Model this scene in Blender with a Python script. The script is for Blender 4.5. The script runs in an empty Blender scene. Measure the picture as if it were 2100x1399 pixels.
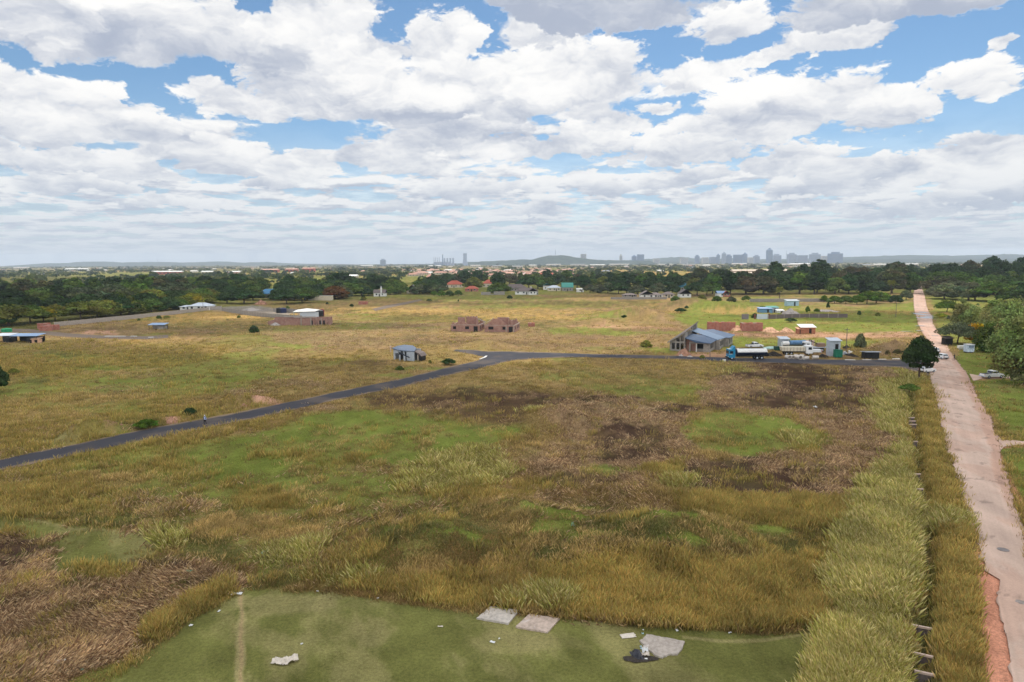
import bpy, bmesh, math, random
import numpy as np
from mathutils import Vector, Matrix
R = math.radians
scene = bpy.context.scene
COL = scene.collection
# ---------------------------------------------------------------- camera
CAMH = 27.0
PITCH = R(6.62)      # below the horizon
ROLL = R(-0.30)
FPX = 1400.0         # focal length in pixels of the 2100-wide photograph
cam_d = bpy.data.cameras.new("camera")
cam = bpy.data.objects.new("camera", cam_d)
COL.objects.link(cam)
cam_d.sensor_width = 36.0
cam_d.lens = 36.0 * FPX / 2100.0
cam_d.clip_start = 0.5
cam_d.clip_end = 60000.0
cam.location = (0, 0, CAMH)
CM = Matrix.Rotation(math.pi / 2 - PITCH, 3, 'X') @ Matrix.Rotation(ROLL, 3, 'Z')
cam.rotation_euler = CM.to_euler()
scene.camera = cam
CMN = np.array(CM)


def ray(px, py):
    d = CM @ Vector(((px - 1050) / FPX, -(py - 699.5) / FPX, -1.0))
    return d.normalized()


def at(px, py, z=0.0):
    """ground point seen at pixel px, py of the photograph"""
    d = ray(px, py)
    t = (z - CAMH) / d.z
    return Vector((d.x * t, d.y * t, z))


def at_y(px, Y):
    """ground point in the column px at depth Y"""
    d = ray(px, 560)
    return Vector((d.x / d.y * Y, Y, 0))


def to_px(x, y, z=0.0):
    """arrays of world points -> photograph pixels, depth"""
    P = np.stack([np.asarray(x, float), np.asarray(y, float), np.asarray(z, float) + np.zeros_like(np.asarray(x, float)) - CAMH], -1)
    c = P @ CMN
    dz = np.where(c[..., 2] > -0.1, -0.1, c[..., 2])
    return 1050 + FPX * c[..., 0] / -dz, 699.5 - FPX * c[..., 1] / -dz, -c[..., 2]


# ---------------------------------------------------------------- node expressions
class Sk:
    """socket wrapper with arithmetic"""
    def __init__(s, nt, sock): s.nt = nt; s.s = sock
    def _m(s, op, *o, clamp=False):
        n = s.nt.nodes.new('ShaderNodeMath'); n.operation = op; n.use_clamp = clamp
        for i, a in enumerate((s,) + o):
            if isinstance(a, Sk): s.nt.links.new(a.s, n.inputs[i])
            else: n.inputs[i].default_value = a
        return Sk(s.nt, n.outputs[0])
    def __add__(s, o): return s._m('ADD', o)
    __radd__ = __add__
    def __mul__(s, o): return s._m('MULTIPLY', o)
    __rmul__ = __mul__
    def __sub__(s, o): return s._m('SUBTRACT', o)
    def __rsub__(s, o): return (s * -1.0) + o
    def __truediv__(s, o): return s._m('DIVIDE', o)
    def pow(s, o): return s._m('POWER', o)
    def max(s, o): return s._m('MAXIMUM', o)
    def min(s, o): return s._m('MINIMUM', o)
    def clamp(s): return s._m('ADD', 0.0, clamp=True)
    def sqrt(s): return s._m('SQRT')
    def f(s, op, *o): return s._m(op, *o)
    def ramp(s, a, b, c=0.0, d=1.0, smooth=True):
        n = s.nt.nodes.new('ShaderNodeMapRange'); n.interpolation_type = 'SMOOTHSTEP' if smooth else 'LINEAR'
        s.nt.links.new(s.s, n.inputs[0])
        for i, v in ((1, a), (2, b), (3, c), (4, d)): n.inputs[i].default_value = v
        return Sk(s.nt, n.outputs[0])


def vec(nt, x, y, z):
    n = nt.nodes.new('ShaderNodeCombineXYZ')
    for i, a in enumerate((x, y, z)):
        if isinstance(a, Sk): nt.links.new(a.s, n.inputs[i])
        else: n.inputs[i].default_value = a
    return Sk(nt, n.outputs[0])


def sep(nt, v):
    n = nt.nodes.new('ShaderNodeSeparateXYZ'); nt.links.new(v.s, n.inputs[0])
    return [Sk(nt, o) for o in n.outputs]


def noise(nt, v, scale=1.0, detail=4.0, rough=0.5, dist=0.0, dims='3D', lac=2.0, out=0):
    n = nt.nodes.new('ShaderNodeTexNoise'); n.noise_dimensions = dims
    if v is not None: nt.links.new(v.s, n.inputs['Vector'])
    n.inputs['Scale'].default_value = scale; n.inputs['Detail'].default_value = detail
    n.inputs['Roughness'].default_value = rough; n.inputs['Distortion'].default_value = dist
    n.inputs['Lacunarity'].default_value = lac
    return Sk(nt, n.outputs[out])


def mix(nt, f, a, b, mode='MIX'):
    n = nt.nodes.new('ShaderNodeMix'); n.data_type = 'RGBA'; n.blend_type = mode
    for i, v in ((0, f), (6, a), (7, b)):
        if isinstance(v, Sk): nt.links.new(v.s, n.inputs[i])
        elif i == 0: n.inputs[0].default_value = v
        else: n.inputs[i].default_value = (*v, 1.0)[:4]
    return Sk(nt, n.outputs[2])
# ---------------------------------------------------------------- sun, sky, clouds
SUN_EL, SUN_AZ = R(60), R(18)      # azimuth measured from +Y towards +X
SUNV = Vector((math.sin(SUN_AZ) * math.cos(SUN_EL), math.cos(SUN_AZ) * math.cos(SUN_EL), math.sin(SUN_EL)))
sun_d = bpy.data.lights.new("sun", 'SUN'); sun = bpy.data.objects.new("sun", sun_d); COL.objects.link(sun)
sun_d.energy = 2.9; sun_d.angle = R(0.53); sun_d.color = (1.0, 0.95, 0.87)
sun.rotation_euler = SUNV.to_track_quat('Z', 'Y').to_euler()

world = bpy.data.worlds.new("World"); scene.world = world; world.use_nodes = True
nt = world.node_tree; nt.nodes.clear()
tc = nt.nodes.new('ShaderNodeTexCoord')
D = Sk(nt, tc.outputs['Generated'])
dx, dy, dz = sep(nt, D)
sk = nt.nodes.new('ShaderNodeTexSky'); sk.sky_type = 'NISHITA'; sk.sun_disc = False
sk.sun_elevation = SUN_EL; sk.sun_rotation = SUN_AZ; sk.altitude = 1400; sk.air_density = 1.0; sk.dust_density = 0.6; sk.ozone_density = 2.0
az = dx.f('ARCTAN2', dy); el = dz.f('ARCSINE')


def dirof(px, py):
    d = ray(px, py); return math.atan2(d.x, d.y), math.asin(d.z)


wn = nt.nodes.new('ShaderNodeTexWhiteNoise'); wn.noise_dimensions = '3D'
scl = nt.nodes.new('ShaderNodeVectorMath'); scl.operation = 'SCALE'; nt.links.new(D.s, scl.inputs[0]); scl.inputs['Scale'].default_value = 7919.0
nt.links.new(scl.outputs[0], wn.inputs['Vector'])
jit = Sk(nt, wn.outputs['Value'])
# coverage: wobbling direction coordinates so that no outline is an ellipse
wob = noise(nt, vec(nt, az * 9.0, el * 14.0, 3.7), 1.0, 5.0, 0.6, out=1)
wx, wy, wz = sep(nt, wob)
azw = az + (wx - 0.5) * 0.16
elw = el + (wy - 0.5) * 0.085
BLOBS = [  # px, py, half width, half height (photo pixels), strength
    # blue gaps
    (520, -5, 60, 34, -.40), (860, 30, 80, 62, -.50), (400, 190, 210, 38, -.30), (240, 175, 120, 32, -.15),
    (600, 275, 70, 26, -.30), (1850, 105, 180, 95, -.42), (2020, 255, 120, 60, -.42), (1680, 140, 90, 26, -.25), (1370, 232, 85, 42, -.36),
    (1570, 30, 60, 40, -.34), (1010, 90, 45, 60, -.22), (2085, 70, 70, 60, -.3), (985, 10, 60, 40, -.26), (1800, 200, 130, 30, -.22),
    (60, 215, 60, 22, -.2), (330, 150, 120, 16, -.1), (1900, 190, 60, 90, -.2), (540, 330, 60, 14, -.14), (1950, 300, 160, 26, -.22),
]
cov = None
for bx, by, bw, bh, st in BLOBS:
    a0, e0 = dirof(bx, by)
    u = (azw - a0) * (FPX * 0.93 / bw); v = (elw - e0) * (FPX * 0.97 / bh)
    g0 = (u * u + v * v).f('MULTIPLY_ADD', -0.9, 0.0).f('EXPONENT')
    g = g0 * (st * (0.5 if st > 0 else 0.7))
    cov = g if cov is None else cov + g
front = dy.ramp(0.0, 0.3)
cov = cov * front
zc = dz.max(0.012)
def puff(px_, py_, sc, det):
    n = nt.nodes.new('ShaderNodeTexVoronoi'); n.voronoi_dimensions = '2D'; n.feature = 'F1'; n.normalize = True
    nt.links.new(vec(nt, px_, py_, 0.0).s, n.inputs['Vector'])
    n.inputs['Scale'].default_value = sc; n.inputs['Detail'].default_value = det; n.inputs['Roughness'].default_value = 0.62
    n.inputs['Lacunarity'].default_value = 2.3
    return Sk(nt, n.outputs['Distance'])


pz = zc + 0.25
PX = dx / pz + (wx - 0.5) * 0.22; PY = dy / pz + (wy - 0.5) * 0.30
pA = puff(PX, PY, 4.6, 4.0)
pz2 = zc + 0.272
pB = puff(dx / pz2 + (wx - 0.5) * 0.22, dy / pz2 + (wy - 0.5) * 0.30, 4.6, 3.0)
bil = (pA * -1.0 + 0.42) * 0.16
rel = (pB - pA)
def plane(c, sc, det, off=0.0, seed=0.0):
    q = zc + (c + off)
    return noise(nt, vec(nt, dx / q + (wx - .5) * .35, dy / q + (wy - .5) * .5, seed), sc, det, .56)


lo = plane(.085, 2.3, 7.0); lo2 = plane(.085, 2.3, 4.0, .008)
up = plane(.12, 1.5, 6.0, 0, 4.0); up2 = plane(.12, 1.5, 4.0, .012, 4.0)
pL = puff(dx / (zc + .10) + (wx - .5) * .3, dy / (zc + .10) + (wy - .5) * .4, 4.2, 3.0); pL2 = puff(dx / (zc + .109) + (wx - .5) * .3, dy / (zc + .109) + (wy - .5) * .4, 4.2, 2.0)
lowf = el.ramp(R(5), R(10.5), 1.0, 0.0)
nA = up + (lo - up) * lowf; rA = (up - up2) + ((lo - lo2) - (up - up2)) * lowf
d0 = nA + cov + bil * .6 + (pL * -1.0 + .42) * lowf * .14 - .475
alpha = d0.ramp(0.0, .07)
b = (rA * 5.5 + (pL2 - pL) * lowf * 1.9 + .66 - d0.max(0.0) * 1.2).ramp(-.35, 1.3)
# single cumulus clouds, far ones first: px, py, half width, half height, tone (0 = grey base seen from below, 1 = sunlit)
CUMULUS = [
    (1470, 415, 90, 16, .5), (1660, 425, 110, 18, .5), (1880, 430, 120, 20, .5), (820, 430, 90, 16, .6), (1100, 425, 90, 15, .6), (380, 420, 110, 18, .6),
    (950, 392, 80, 26, .7), (1100, 385, 75, 24, .7), (1240, 375, 90, 26, .7), (180, 385, 130, 22, .6), (560, 375, 120, 26, .7), (1420, 375, 110, 24, .6),
    (1700, 385, 140, 24, .5), (2060, 390, 110, 26, .5), (70, 335, 130, 36, .65), (300, 345, 90, 28, .7), (450, 315, 120, 46, .75), (620, 345, 85, 44, .8),
    (780, 330, 120, 40, .35), (1960, 350, 160, 52, .8), (2100, 330, 70, 50, .8), (1790, 350, 90, 42, .7), (1620, 335, 130, 42, .6), (1440, 310, 130, 50, .7),
    (1180, 300, 130, 44, .6), (960, 290, 210, 46, .55), (1290, 260, 90, 34, .5),
    (60, 235, 140, 84, .75), (225, 250, 100, 56, .8), (1820, 235, 100, 50, .85), (1620, 235, 190, 80, .85), (1480, 250, 90, 40, .8), (1350, 222, 46, 18, .9),
    (480, 215, 110, 46, .75), (1010, 190, 210, 90, .75), (1190, 170, 170, 90, .85), (1450, 150, 120, 50, .8), (780, 205, 240, 78, .6), (620, 165, 110, 90, .85),
    (900, 110, 75, 84, .95), (960, 70, 50, 60, .95), (700, 110, 130, 60, .9), (660, 20, 115, 90, .95), (480, 70, 120, 55, .7),
    (1990, 172, 88, 50, .95), (2030, 100, 26, 16, .8), (1590, 112, 50, 22, .85), (1690, 72, 95, 52, .95), (1480, 45, 105, 48, .85),
    (1230, 22, 230, 60, -.15), (230, 60, 330, 92, .40), (40, 20, 130, 60, .8), (1850, 0, 220, 50, .05),
]
fb1 = noise(nt, vec(nt, PX, PY, 0.3), 3.2, 7.0, 0.58)
fb2 = noise(nt, vec(nt, dx / (zc + 0.285) + (wx - 0.5) * 0.22, dy / (zc + 0.285) + (wy - 0.5) * 0.30, 0.3), 3.2, 4.0, 0.58)
edge = (pA * -1.0 + 0.17) * 1.7 + (fb1 - 0.5) * 1.8
relief = rel * 1.35 + (fb1 - fb2) * 2.9
b = (b + relief * 0.25 + .06).clamp()
for cx, cy, cw, ch, tone in CUMULUS:
    a0, e0 = dirof(cx, cy)
    u = (azw - a0) * (FPX * 0.9 / cw); v = (elw - e0) * (FPX * 0.95 / ch)
    vb = v.min(0.0) * 1.45 + v.max(0.0)
    r = u * u + vb * vb
    dd = r * -1.0 + 1.0 + edge
    af = dd.ramp(0.0, 0.24 if ch > 40 else 0.34) * front
    lc = (relief + v * 0.40 + (tone * 0.70 + 0.14) - dd.max(0.0) * 0.10).ramp(-0.45, 1.35)
    b = b + (lc - b) * af
    alpha = alpha + (af * (alpha * -1.0 + 1.0))
base = mix(nt, b, (0.49, 0.55, 0.68), (1.14, 1.13, 1.11))
# distance haze towards the horizon
hz = el.ramp(R(0.0), R(15.0), 1.0, 0.0, smooth=False).clamp().pow(2.3)
base = mix(nt, hz * 0.92, base, (0.66, 0.735, 0.83))
skyc = nt.nodes.new('ShaderNodeMix'); skyc.data_type = 'RGBA'; skyc.blend_type = 'MULTIPLY'
skyc.inputs[0].default_value = 1.0; nt.links.new(sk.outputs[0], skyc.inputs[6]); skyc.inputs[7].default_value = (0.74, 0.87, 0.88, 1)
bg1 = nt.nodes.new('ShaderNodeBackground'); nt.links.new(skyc.outputs[2], bg1.inputs[0]); bg1.inputs[1].default_value = 0.13
bg2 = nt.nodes.new('ShaderNodeBackground'); nt.links.new(base.s, bg2.inputs[0]); bg2.inputs[1].default_value = 0.92
ms = nt.nodes.new('ShaderNodeMixShader')
fac = (alpha + hz * 0.9 + lowf * 0.2).min(1.0)
nt.links.new(fac.s, ms.inputs[0]); nt.links.new(bg1.outputs[0], ms.inputs[1]); nt.links.new(bg2.outputs[0], ms.inputs[2])
# the rest of the sky (overhead, beside and behind the view): broken cloud, cheap
cq = Sk(nt, dz.s).max(0.05) + 0.12
nn = noise(nt, vec(nt, dx / cq, dy / cq, 5.0), 1.1, 5.0, 0.55)
ca = nn.ramp(0.44, 0.56)
cb = mix(nt, nn.ramp(0.5, 0.72), (0.95, 0.95, 0.95), (0.50, 0.54, 0.62))
bg3 = nt.nodes.new('ShaderNodeBackground'); nt.links.new(skyc.outputs[2], bg3.inputs[0]); bg3.inputs[1].default_value = 0.13
bg4 = nt.nodes.new('ShaderNodeBackground'); nt.links.new(cb.s, bg4.inputs[0]); bg4.inputs[1].default_value = 2.1
ms2 = nt.nodes.new('ShaderNodeMixShader')
low = dz.ramp(0.02, 0.16, 1.0, 0.0)
nt.links.new(ca.max(low * 0.85).s, ms2.inputs[0]); nt.links.new(bg3.outputs[0], ms2.inputs[1]); nt.links.new(bg4.outputs[0], ms2.inputs[2])
inview = az.f('ABSOLUTE').ramp(R(50), R(58), 1.0, 0.0) * dz.ramp(-0.03, -0.01) * dz.ramp(0.44, 0.52, 1.0, 0.0)
ms3 = nt.nodes.new('ShaderNodeMixShader')
nt.links.new(inview.s, ms3.inputs[0]); nt.links.new(ms2.outputs[0], ms3.inputs[1]); nt.links.new(ms.outputs[0], ms3.inputs[2])
wo = nt.nodes.new('ShaderNodeOutputWorld'); nt.links.new(ms3.outputs[0], wo.inputs[0])
world.cycles.sampling_method = 'MANUAL'; world.cycles.sample_map_resolution = 512

vs = scene.view_settings
vs.view_transform = 'Standard'; vs.look = 'None'; vs.exposure = 0.0; vs.gamma = 1.0; vs.use_curve_mapping = False
# ---------------------------------------------------------------- numpy noise
def _h(ix, iy, s):
    n = (ix * 374761393 + iy * 668265263 + s * 974711) & 0x7fffffff
    n = ((n ^ (n >> 13)) * 1274126177) & 0x7fffffff
    return ((n ^ (n >> 16)) & 0xffff) / 65535.0


def vno(x, y, s=0):
    ix = np.floor(x).astype(np.int64); iy = np.floor(y).astype(np.int64)
    fx = x - ix; fy = y - iy
    fx = fx * fx * (3 - 2 * fx); fy = fy * fy * (3 - 2 * fy)
    a = _h(ix, iy, s); b = _h(ix + 1, iy, s); c = _h(ix, iy + 1, s); d = _h(ix + 1, iy + 1, s)
    return (a + (b - a) * fx) * (1 - fy) + (c + (d - c) * fx) * fy


def fbm(x, y, s=0, o=5, g=0.5):
    t = 0; a = 1.0; n = 0
    for i in range(o):
        t = t + a * vno(x, y, s + i * 17); n += a; a *= g; x = x * 2.03 + 11.3; y = y * 2.03 + 5.7
    return t / n


def sst(v, a, b):
    t = np.clip((v - a) / (b - a), 0, 1); return t * t * (3 - 2 * t)


def lin(c, g=1.0):
    return tuple((v / 255 / 12.92 if v <= 10 else ((v / 255 + 0.055) / 1.055) ** 2.4) * g for v in c)


# ---------------------------------------------------------------- what grows where (photo pixels, carried onto the ground)
TYPES = ['field', 'lawn', 'green', 'tan', 'rust', 'burnt', 'dead', 'tall', 'dirt', 'gold', 'weed', 'red', 'pale', 'gravel']
TI = {t: i for i, t in enumerate(TYPES)}
GC = dict(field=(126, 106, 68), lawn=(100, 100, 54), green=(106, 114, 52), tan=(138, 114, 76), rust=(132, 110, 60), burnt=(66, 50, 40), dead=(130, 106, 80),
          tall=(116, 112, 58), dirt=(170, 130, 108), gold=(160, 130, 80), weed=(82, 82, 44), red=(188, 132, 106), pale=(138, 128, 86), gravel=(128, 122, 116))
P, E_ = 'P', 'E'
LAY = []


def poly(t, pts, f=6, w=8, s=1.0): LAY.append((P, t, np.array(pts, float), f, w, s))
def ell(t, cx, cy, hw, hh, s=1.0, w=8): LAY.append((E_, t, (cx, cy, hw, hh), 0, w, s))


# far ground
poly('weed', [(-300, 548), (2400, 530), (2400, 566), (-300, 580)], 3, 3, .35)
poly('green', [(-200, 610), (-200, 560), (2300, 545), (2300, 600), (1900, 600), (1200, 602), (700, 615), (450, 640), (-200, 690)], 3, 3, .6)
for e in [(1330, 561, 110, 5), (1250, 556, 80, 3), (1450, 557, 80, 3), (720, 562, 130, 4), (560, 563, 60, 3), (1100, 566, 80, 3), (1990, 546, 60, 3), (300, 556, 80, 2)]: ell('gold', *e, s=.9, w=2)
# field beyond the tar road, far part
ell('weed', 1150, 622, 250, 7, .55); ell('burnt', 1200, 624, 150, 3, .35); ell('green', 1000, 612, 160, 5, .7); ell('green', 1080, 630, 200, 5, .5)
ell('gold', 850, 640, 160, 6, .75, 5); ell('gold', 1080, 650, 130, 6, .8, 5); ell('gold', 760, 632, 90, 4, .6, 5); ell('tan', 600, 625, 120, 6, .8)
ell('gold', 440, 648, 160, 11, 1, 5); ell('gold', 350, 660, 90, 5, .8, 4); ell('tan', 520, 662, 60, 5, 1)
ell('green', 740, 645, 40, 3, .9, 3); ell('green', 745, 668, 60, 5, .8, 3); ell('green', 610, 680, 60, 5, .6, 3); ell('weed', 810, 643, 40, 3, .5, 3)
ell('gold', 1150, 640, 120, 5, .6); ell('green', 1290, 645, 110, 7, .8, 4); ell('green', 1240, 655, 60, 4, .8, 4); ell('gold', 1370, 640, 120, 4, .7, 4)
poly('green', [(1440, 622), (1560, 612), (1700, 640), (1885, 618), (1882, 684), (1700, 684), (1500, 678), (1400, 668), (1370, 650)], 5, 6, .95)
ell('gold', 1500, 640, 60, 4, .8, 3); ell('gold', 1590, 645, 90, 2, .5, 3); ell('tan', 1690, 662, 70, 3, .5, 3); ell('gold', 1830, 640, 40, 4, .6, 3); ell('tan', 1720, 640, 60, 5, .6, 4)
ell('dirt', 1600, 636, 60, 4, .4); ell('weed', 1450, 622, 90, 6, .5, 4)
poly('dirt', [(1470, 681), (1850, 682), (1885, 684), (1885, 692), (1700, 694), (1560, 690), (1470, 687)], 2, 2, .8)
poly('dirt', [(1240, 665), (1400, 672), (1400, 677), (1200, 673), (1120, 668)], 3, 3, .45)
ell('burnt', 1560, 684, 70, 3, .6, 2)
# middle strip between brick houses and the tar road
poly('dead', [(540, 680), (700, 676), (920, 668), (1100, 672), (1260, 690), (1350, 705), (1350, 722), (1050, 718), (900, 712), (850, 705), (650, 720), (560, 700)], 6, 10, .75)
ell('burnt', 1000, 706, 120, 5, .4); ell('burnt', 830, 695, 90, 4, .35); ell('tan', 900, 685, 160, 4, .6); ell('tan', 1230, 700, 130, 5, .6); ell('green', 1210, 678, 90, 7, .9, 4); ell('green', 1300, 684, 130, 5, .7, 4)
ell('green', 1250, 716, 60, 4, .5, 4); ell('green', 1370, 718, 60, 8, .9, 3); ell('green', 1500, 700, 40, 9, .9, 3)
poly('green', [(1480, 696), (1600, 695), (1850, 698), (1850, 712), (1600, 712), (1480, 716)], 3, 3, .95)
poly('dirt', [(1440, 722), (1500, 722), (1500, 734), (1400, 736), (1380, 728)], 2, 3, .8)
poly('field', [(1500, 712), (1850, 712), (1850, 738), (1500, 738)], 3, 4, .8); ell('dirt', 1650, 728, 120, 5, .5, 3); ell('burnt', 1640, 734, 110, 2, .6, 2)
ell('dead', 1820, 715, 45, 16, .9, 4); ell('tan', 1835, 705, 25, 8, .7, 3)
ell('pale', 610, 650, 60, 4, .3)
ell('dirt', 180, 682, 60, 5, .9, 3); ell('tan', 100, 685, 80, 4, .7); ell('tan', 230, 695, 200, 6, .9); ell('gold', 270, 700, 18, 4, .7, 2)
poly('gravel', [(410, 632), (520, 626), (570, 632), (600, 642), (580, 650), (470, 640)], 2, 2, .8)
# left field
poly('rust', [(-50, 700), (300, 702), (480, 706), (470, 745), (200, 760), (-50, 760)], 8, 12, .45)
ell('green', 150, 730, 90, 7, .7); ell('weed', 90, 728, 70, 5, .4); ell('green', 230, 757, 110, 12, .85); ell('weed', 350, 735, 100, 8, .35); ell('green', 330, 785, 190, 12, .9, 6); ell('green', 430, 800, 120, 9, .7, 6)
ell('rust', 110, 765, 70, 12, .7, 6); ell('weed', 80, 782, 28, 5, .7, 4); ell('tan', 240, 765, 60, 4, .9, 5); ell('tan', 300, 757, 40, 3, .9, 3); ell('green', 620, 712, 50, 9, .8, 4); ell('rust', 690, 738, 50, 10, .7, 4)
ell('green', 700, 740, 30, 8, .4); ell('green', 560, 775, 70, 8, .8, 5); ell('tan', 620, 770, 90, 6, .6, 5); ell('dead', 640, 785, 80, 12, .6, 8); ell('burnt', 760, 745, 70, 4, .6, 5); ell('burnt', 600, 790, 50, 3, .5, 4)
ell('green', 545, 768, 40, 7, .6); ell('tan', 690, 775, 100, 10, .7, 6); ell('dead', 500, 805, 50, 8, .6); ell('tan', 860, 745, 60, 5, .6); ell('green', 870, 757, 70, 4, .8, 3); ell('green', 800, 770, 50, 3, .7, 3)
ell('tan', 230, 812, 130, 6, .7, 8); ell('tan', 60, 830, 90, 12, .6, 8); ell('tan', 150, 850, 130, 8, .5, 8); ell('green', 200, 835, 160, 8, .5, 8); ell('gold', 350, 830, 80, 10, .45, 6)
ell('rust', 350, 850, 110, 13, .7, 6); ell('gold', 190, 865, 60, 5, .4, 5); ell('weed', 240, 870, 110, 8, .5, 5); ell('rust', 40, 905, 60, 14, .7, 5); ell('green', 280, 885, 50, 6, .8, 4); ell('pale', 120, 905, 50, 8, .6, 5)
for e in [(148, 893, 12, 9), (170, 884, 20, 7), (215, 880, 26, 9), (345, 862, 20, 6), (480, 828, 26, 5), (530, 822, 40, 5), (560, 826, 30, 3)]: ell('dirt', *e, s=1.1, w=4)
# big field in front of the tar road
ell('rust', 300, 945, 240, 10, .5, 8); ell('dead', 480, 885, 200, 6, .5, 6); ell('dead', 640, 838, 80, 8, .8, 5); ell('pale', 250, 945, 50, 7, .5, 5)
poly('green', [(730, 838), (850, 850), (940, 868), (1050, 868), (1085, 885), (1000, 915), (860, 950), (640, 965), (420, 975), (330, 930), (430, 900), (560, 880), (640, 852)], 8, 12, 1.0)
poly('green', [(200, 930), (430, 930), (700, 960), (860, 990), (840, 1040), (600, 1060), (300, 1010), (150, 970)], 20, 20, .75)
ell('rust', 640, 935, 90, 10, .5, 10); ell('rust', 700, 950, 60, 8, .4, 8); ell('rust', 330, 960, 110, 12, .4, 10)
poly('green', [(60, 960), (400, 940), (900, 960), (1000, 1010), (960, 1120), (800, 1180), (560, 1190), (500, 1160), (380, 1130), (340, 1080), (100, 1030)], 20, 20, .6)
ell('rust', 530, 1030, 62, 20, .9, 8); ell('tan', 200, 985, 90, 18, .8, 10); ell('rust', 110, 1000, 90, 18, .5, 8); ell('tan', 450, 1085, 62, 24, .9, 8); ell('tan', 600, 1105, 70, 26, .8, 8); ell('dead', 330, 1035, 120, 20, .5, 8)
ell('tall', 590, 1130, 60, 22, .4, 8); ell('tall', 335, 1100, 32, 20, .4, 6); ell('weed', 150, 1062, 170, 7, .7, 4); ell('weed', 230, 1074, 110, 6, .8, 3); ell('weed', 430, 1130, 60, 25, .6, 8)
poly('lawn', [(-50, 1045), (60, 1062), (200, 1085), (330, 1098), (330, 1130), (260, 1165), (180, 1190), (90, 1185), (60, 1150), (90, 1120), (60, 1095), (-50, 1100)], 6, 8, .95)
ell('rust', 210, 1172, 70, 16, .5, 8)
poly('burnt', [(720, 806), (860, 792), (1060, 800), (1190, 818), (1110, 832), (1085, 864), (960, 866), (880, 852), (770, 832)], 5, 16, .85)
ell('dead', 900, 835, 120, 12, .5, 14); ell('burnt', 1030, 822, 140, 12, .9, 8); ell('tan', 860, 800, 110, 7, .5, 8)
poly('tan', [(980, 742), (1100, 738), (1500, 738), (1560, 745), (1500, 775), (1400, 790), (1180, 800), (1060, 785), (960, 765)], 6, 12, .5)
poly('green', [(1060, 760), (1200, 755), (1400, 775), (1520, 775), (1560, 800), (1440, 830), (1300, 826), (1200, 800)], 6, 14, .65)
ell('tan', 1300, 764, 100, 9, .8, 6); ell('tan', 1240, 780, 90, 8, .6, 6); ell('weed', 1330, 768, 60, 5, .5, 5); ell('tall', 1510, 762, 45, 15, .4, 5); ell('tan', 1420, 785, 60, 7, .7, 5); ell('rust', 1130, 748, 120, 6, .5, 5)
poly('dead', [(1090, 862), (1190, 808), (1290, 815), (1360, 838), (1440, 845), (1395, 885), (1420, 925), (1370, 950), (1300, 960), (1180, 1000), (1090, 940), (1140, 890)], 6, 16, .95)
poly('dead', [(1490, 762), (1560, 745), (1860, 755), (1862, 960), (1800, 990), (1730, 1015), (1640, 1022), (1480, 1000), (1400, 975), (1180, 1000), (1250, 960), (1400, 930), (1500, 935), (1640, 925), (1700, 900), (1640, 855), (1540, 845), (1440, 845), (1440, 810)], 6, 16, .95)
ell('tan', 1130, 852, 50, 12, .8, 6); ell('tall', 1110, 848, 34, 9, .4, 5)
for e in [(1310, 905, 75, 26), (1290, 930, 60, 12), (1400, 842, 60, 6), (1240, 818, 60, 5), (1470, 955, 110, 26), (1590, 990, 130, 24), (1530, 975, 80, 20), (1640, 765, 150, 14), (1700, 785, 90, 18), (1590, 820, 60, 16), (1620, 832, 70, 9),
          (1440, 845, 60, 6), (1260, 870, 50, 8), (1180, 990, 90, 10), (1750, 830, 60, 14)]: ell('burnt', *e, s=1.0, w=16)
poly('green', [(1395, 885), (1440, 855), (1560, 845), (1615, 855), (1700, 885), (1700, 915), (1600, 925), (1530, 930), (1430, 915)], 5, 12, 1.0)
ell('weed', 1510, 900, 50, 9, .6, 6); ell('tall', 1640, 900, 26, 20, .4, 5); ell('gold', 1720, 775, 14, 6, .6, 3)
ell('green', 1270, 965, 60, 10, .9, 6); ell('rust', 1365, 968, 52, 22, 1, 5); ell('tall', 1390, 985, 30, 14, .4, 5)
# bushy rough in the middle foreground
poly('tall', [(830, 970), (900, 930), (1010, 920), (1060, 960), (1000, 990), (900, 1000), (830, 1000)], 12, 16, .42)
ell('rust', 950, 1010, 90, 14, .5, 8); ell('tan', 1120, 925, 90, 20, .4, 8); ell('rust', 1050, 1000, 120, 18, .4, 8)
poly('weed', [(870, 1060), (1000, 1030), (1200, 1035), (1500, 1060), (1720, 1090), (1720, 1160), (1400, 1180), (1150, 1170), (900, 1140), (780, 1110)], 14, 20, .4)
poly('rust', [(1380, 1010), (1560, 1010), (1700, 1020), (1745, 1040), (1730, 1080), (1560, 1070), (1420, 1062)], 8, 10, .85)
for e in [(1060, 1043, 70, 8), (1085, 1062, 36, 9), (1160, 1075, 50, 12), (1110, 1100, 60, 12), (1230, 1120, 60, 12), (1340, 1100, 60, 14), (1400, 1105, 60, 14), (1390, 1140, 70, 9), (900, 1115, 60, 12), (830, 1100, 70, 12), (1300, 1065, 150, 5), (1440, 1090, 70, 10), (980, 1125, 60, 8), (1500, 1110, 90, 10), (1550, 1085, 80, 8), (1180, 1045, 60, 7)]: ell('green', *e, s=1.0, w=5)
for e in [(1000, 1100, 50, 8), (1260, 1095, 50, 14), (1330, 1130, 60, 8), (850, 1118, 50, 6), (1420, 1062, 120, 6), (1120, 1140, 50, 8), (1650, 1120, 60, 16)]: ell('weed', *e, s=1, w=6)
poly('rust', [(980, 1175), (1150, 1160), (1500, 1165), (1700, 1130), (1715, 1280), (1560, 1290), (1400, 1282), (1200, 1262), (1060, 1245), (900, 1235), (860, 1200)], 10, 14, .75)
poly('rust', [(520, 1192), (700, 1180), (880, 1190), (900, 1235), (700, 1210)], 8, 12, .45)
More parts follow.
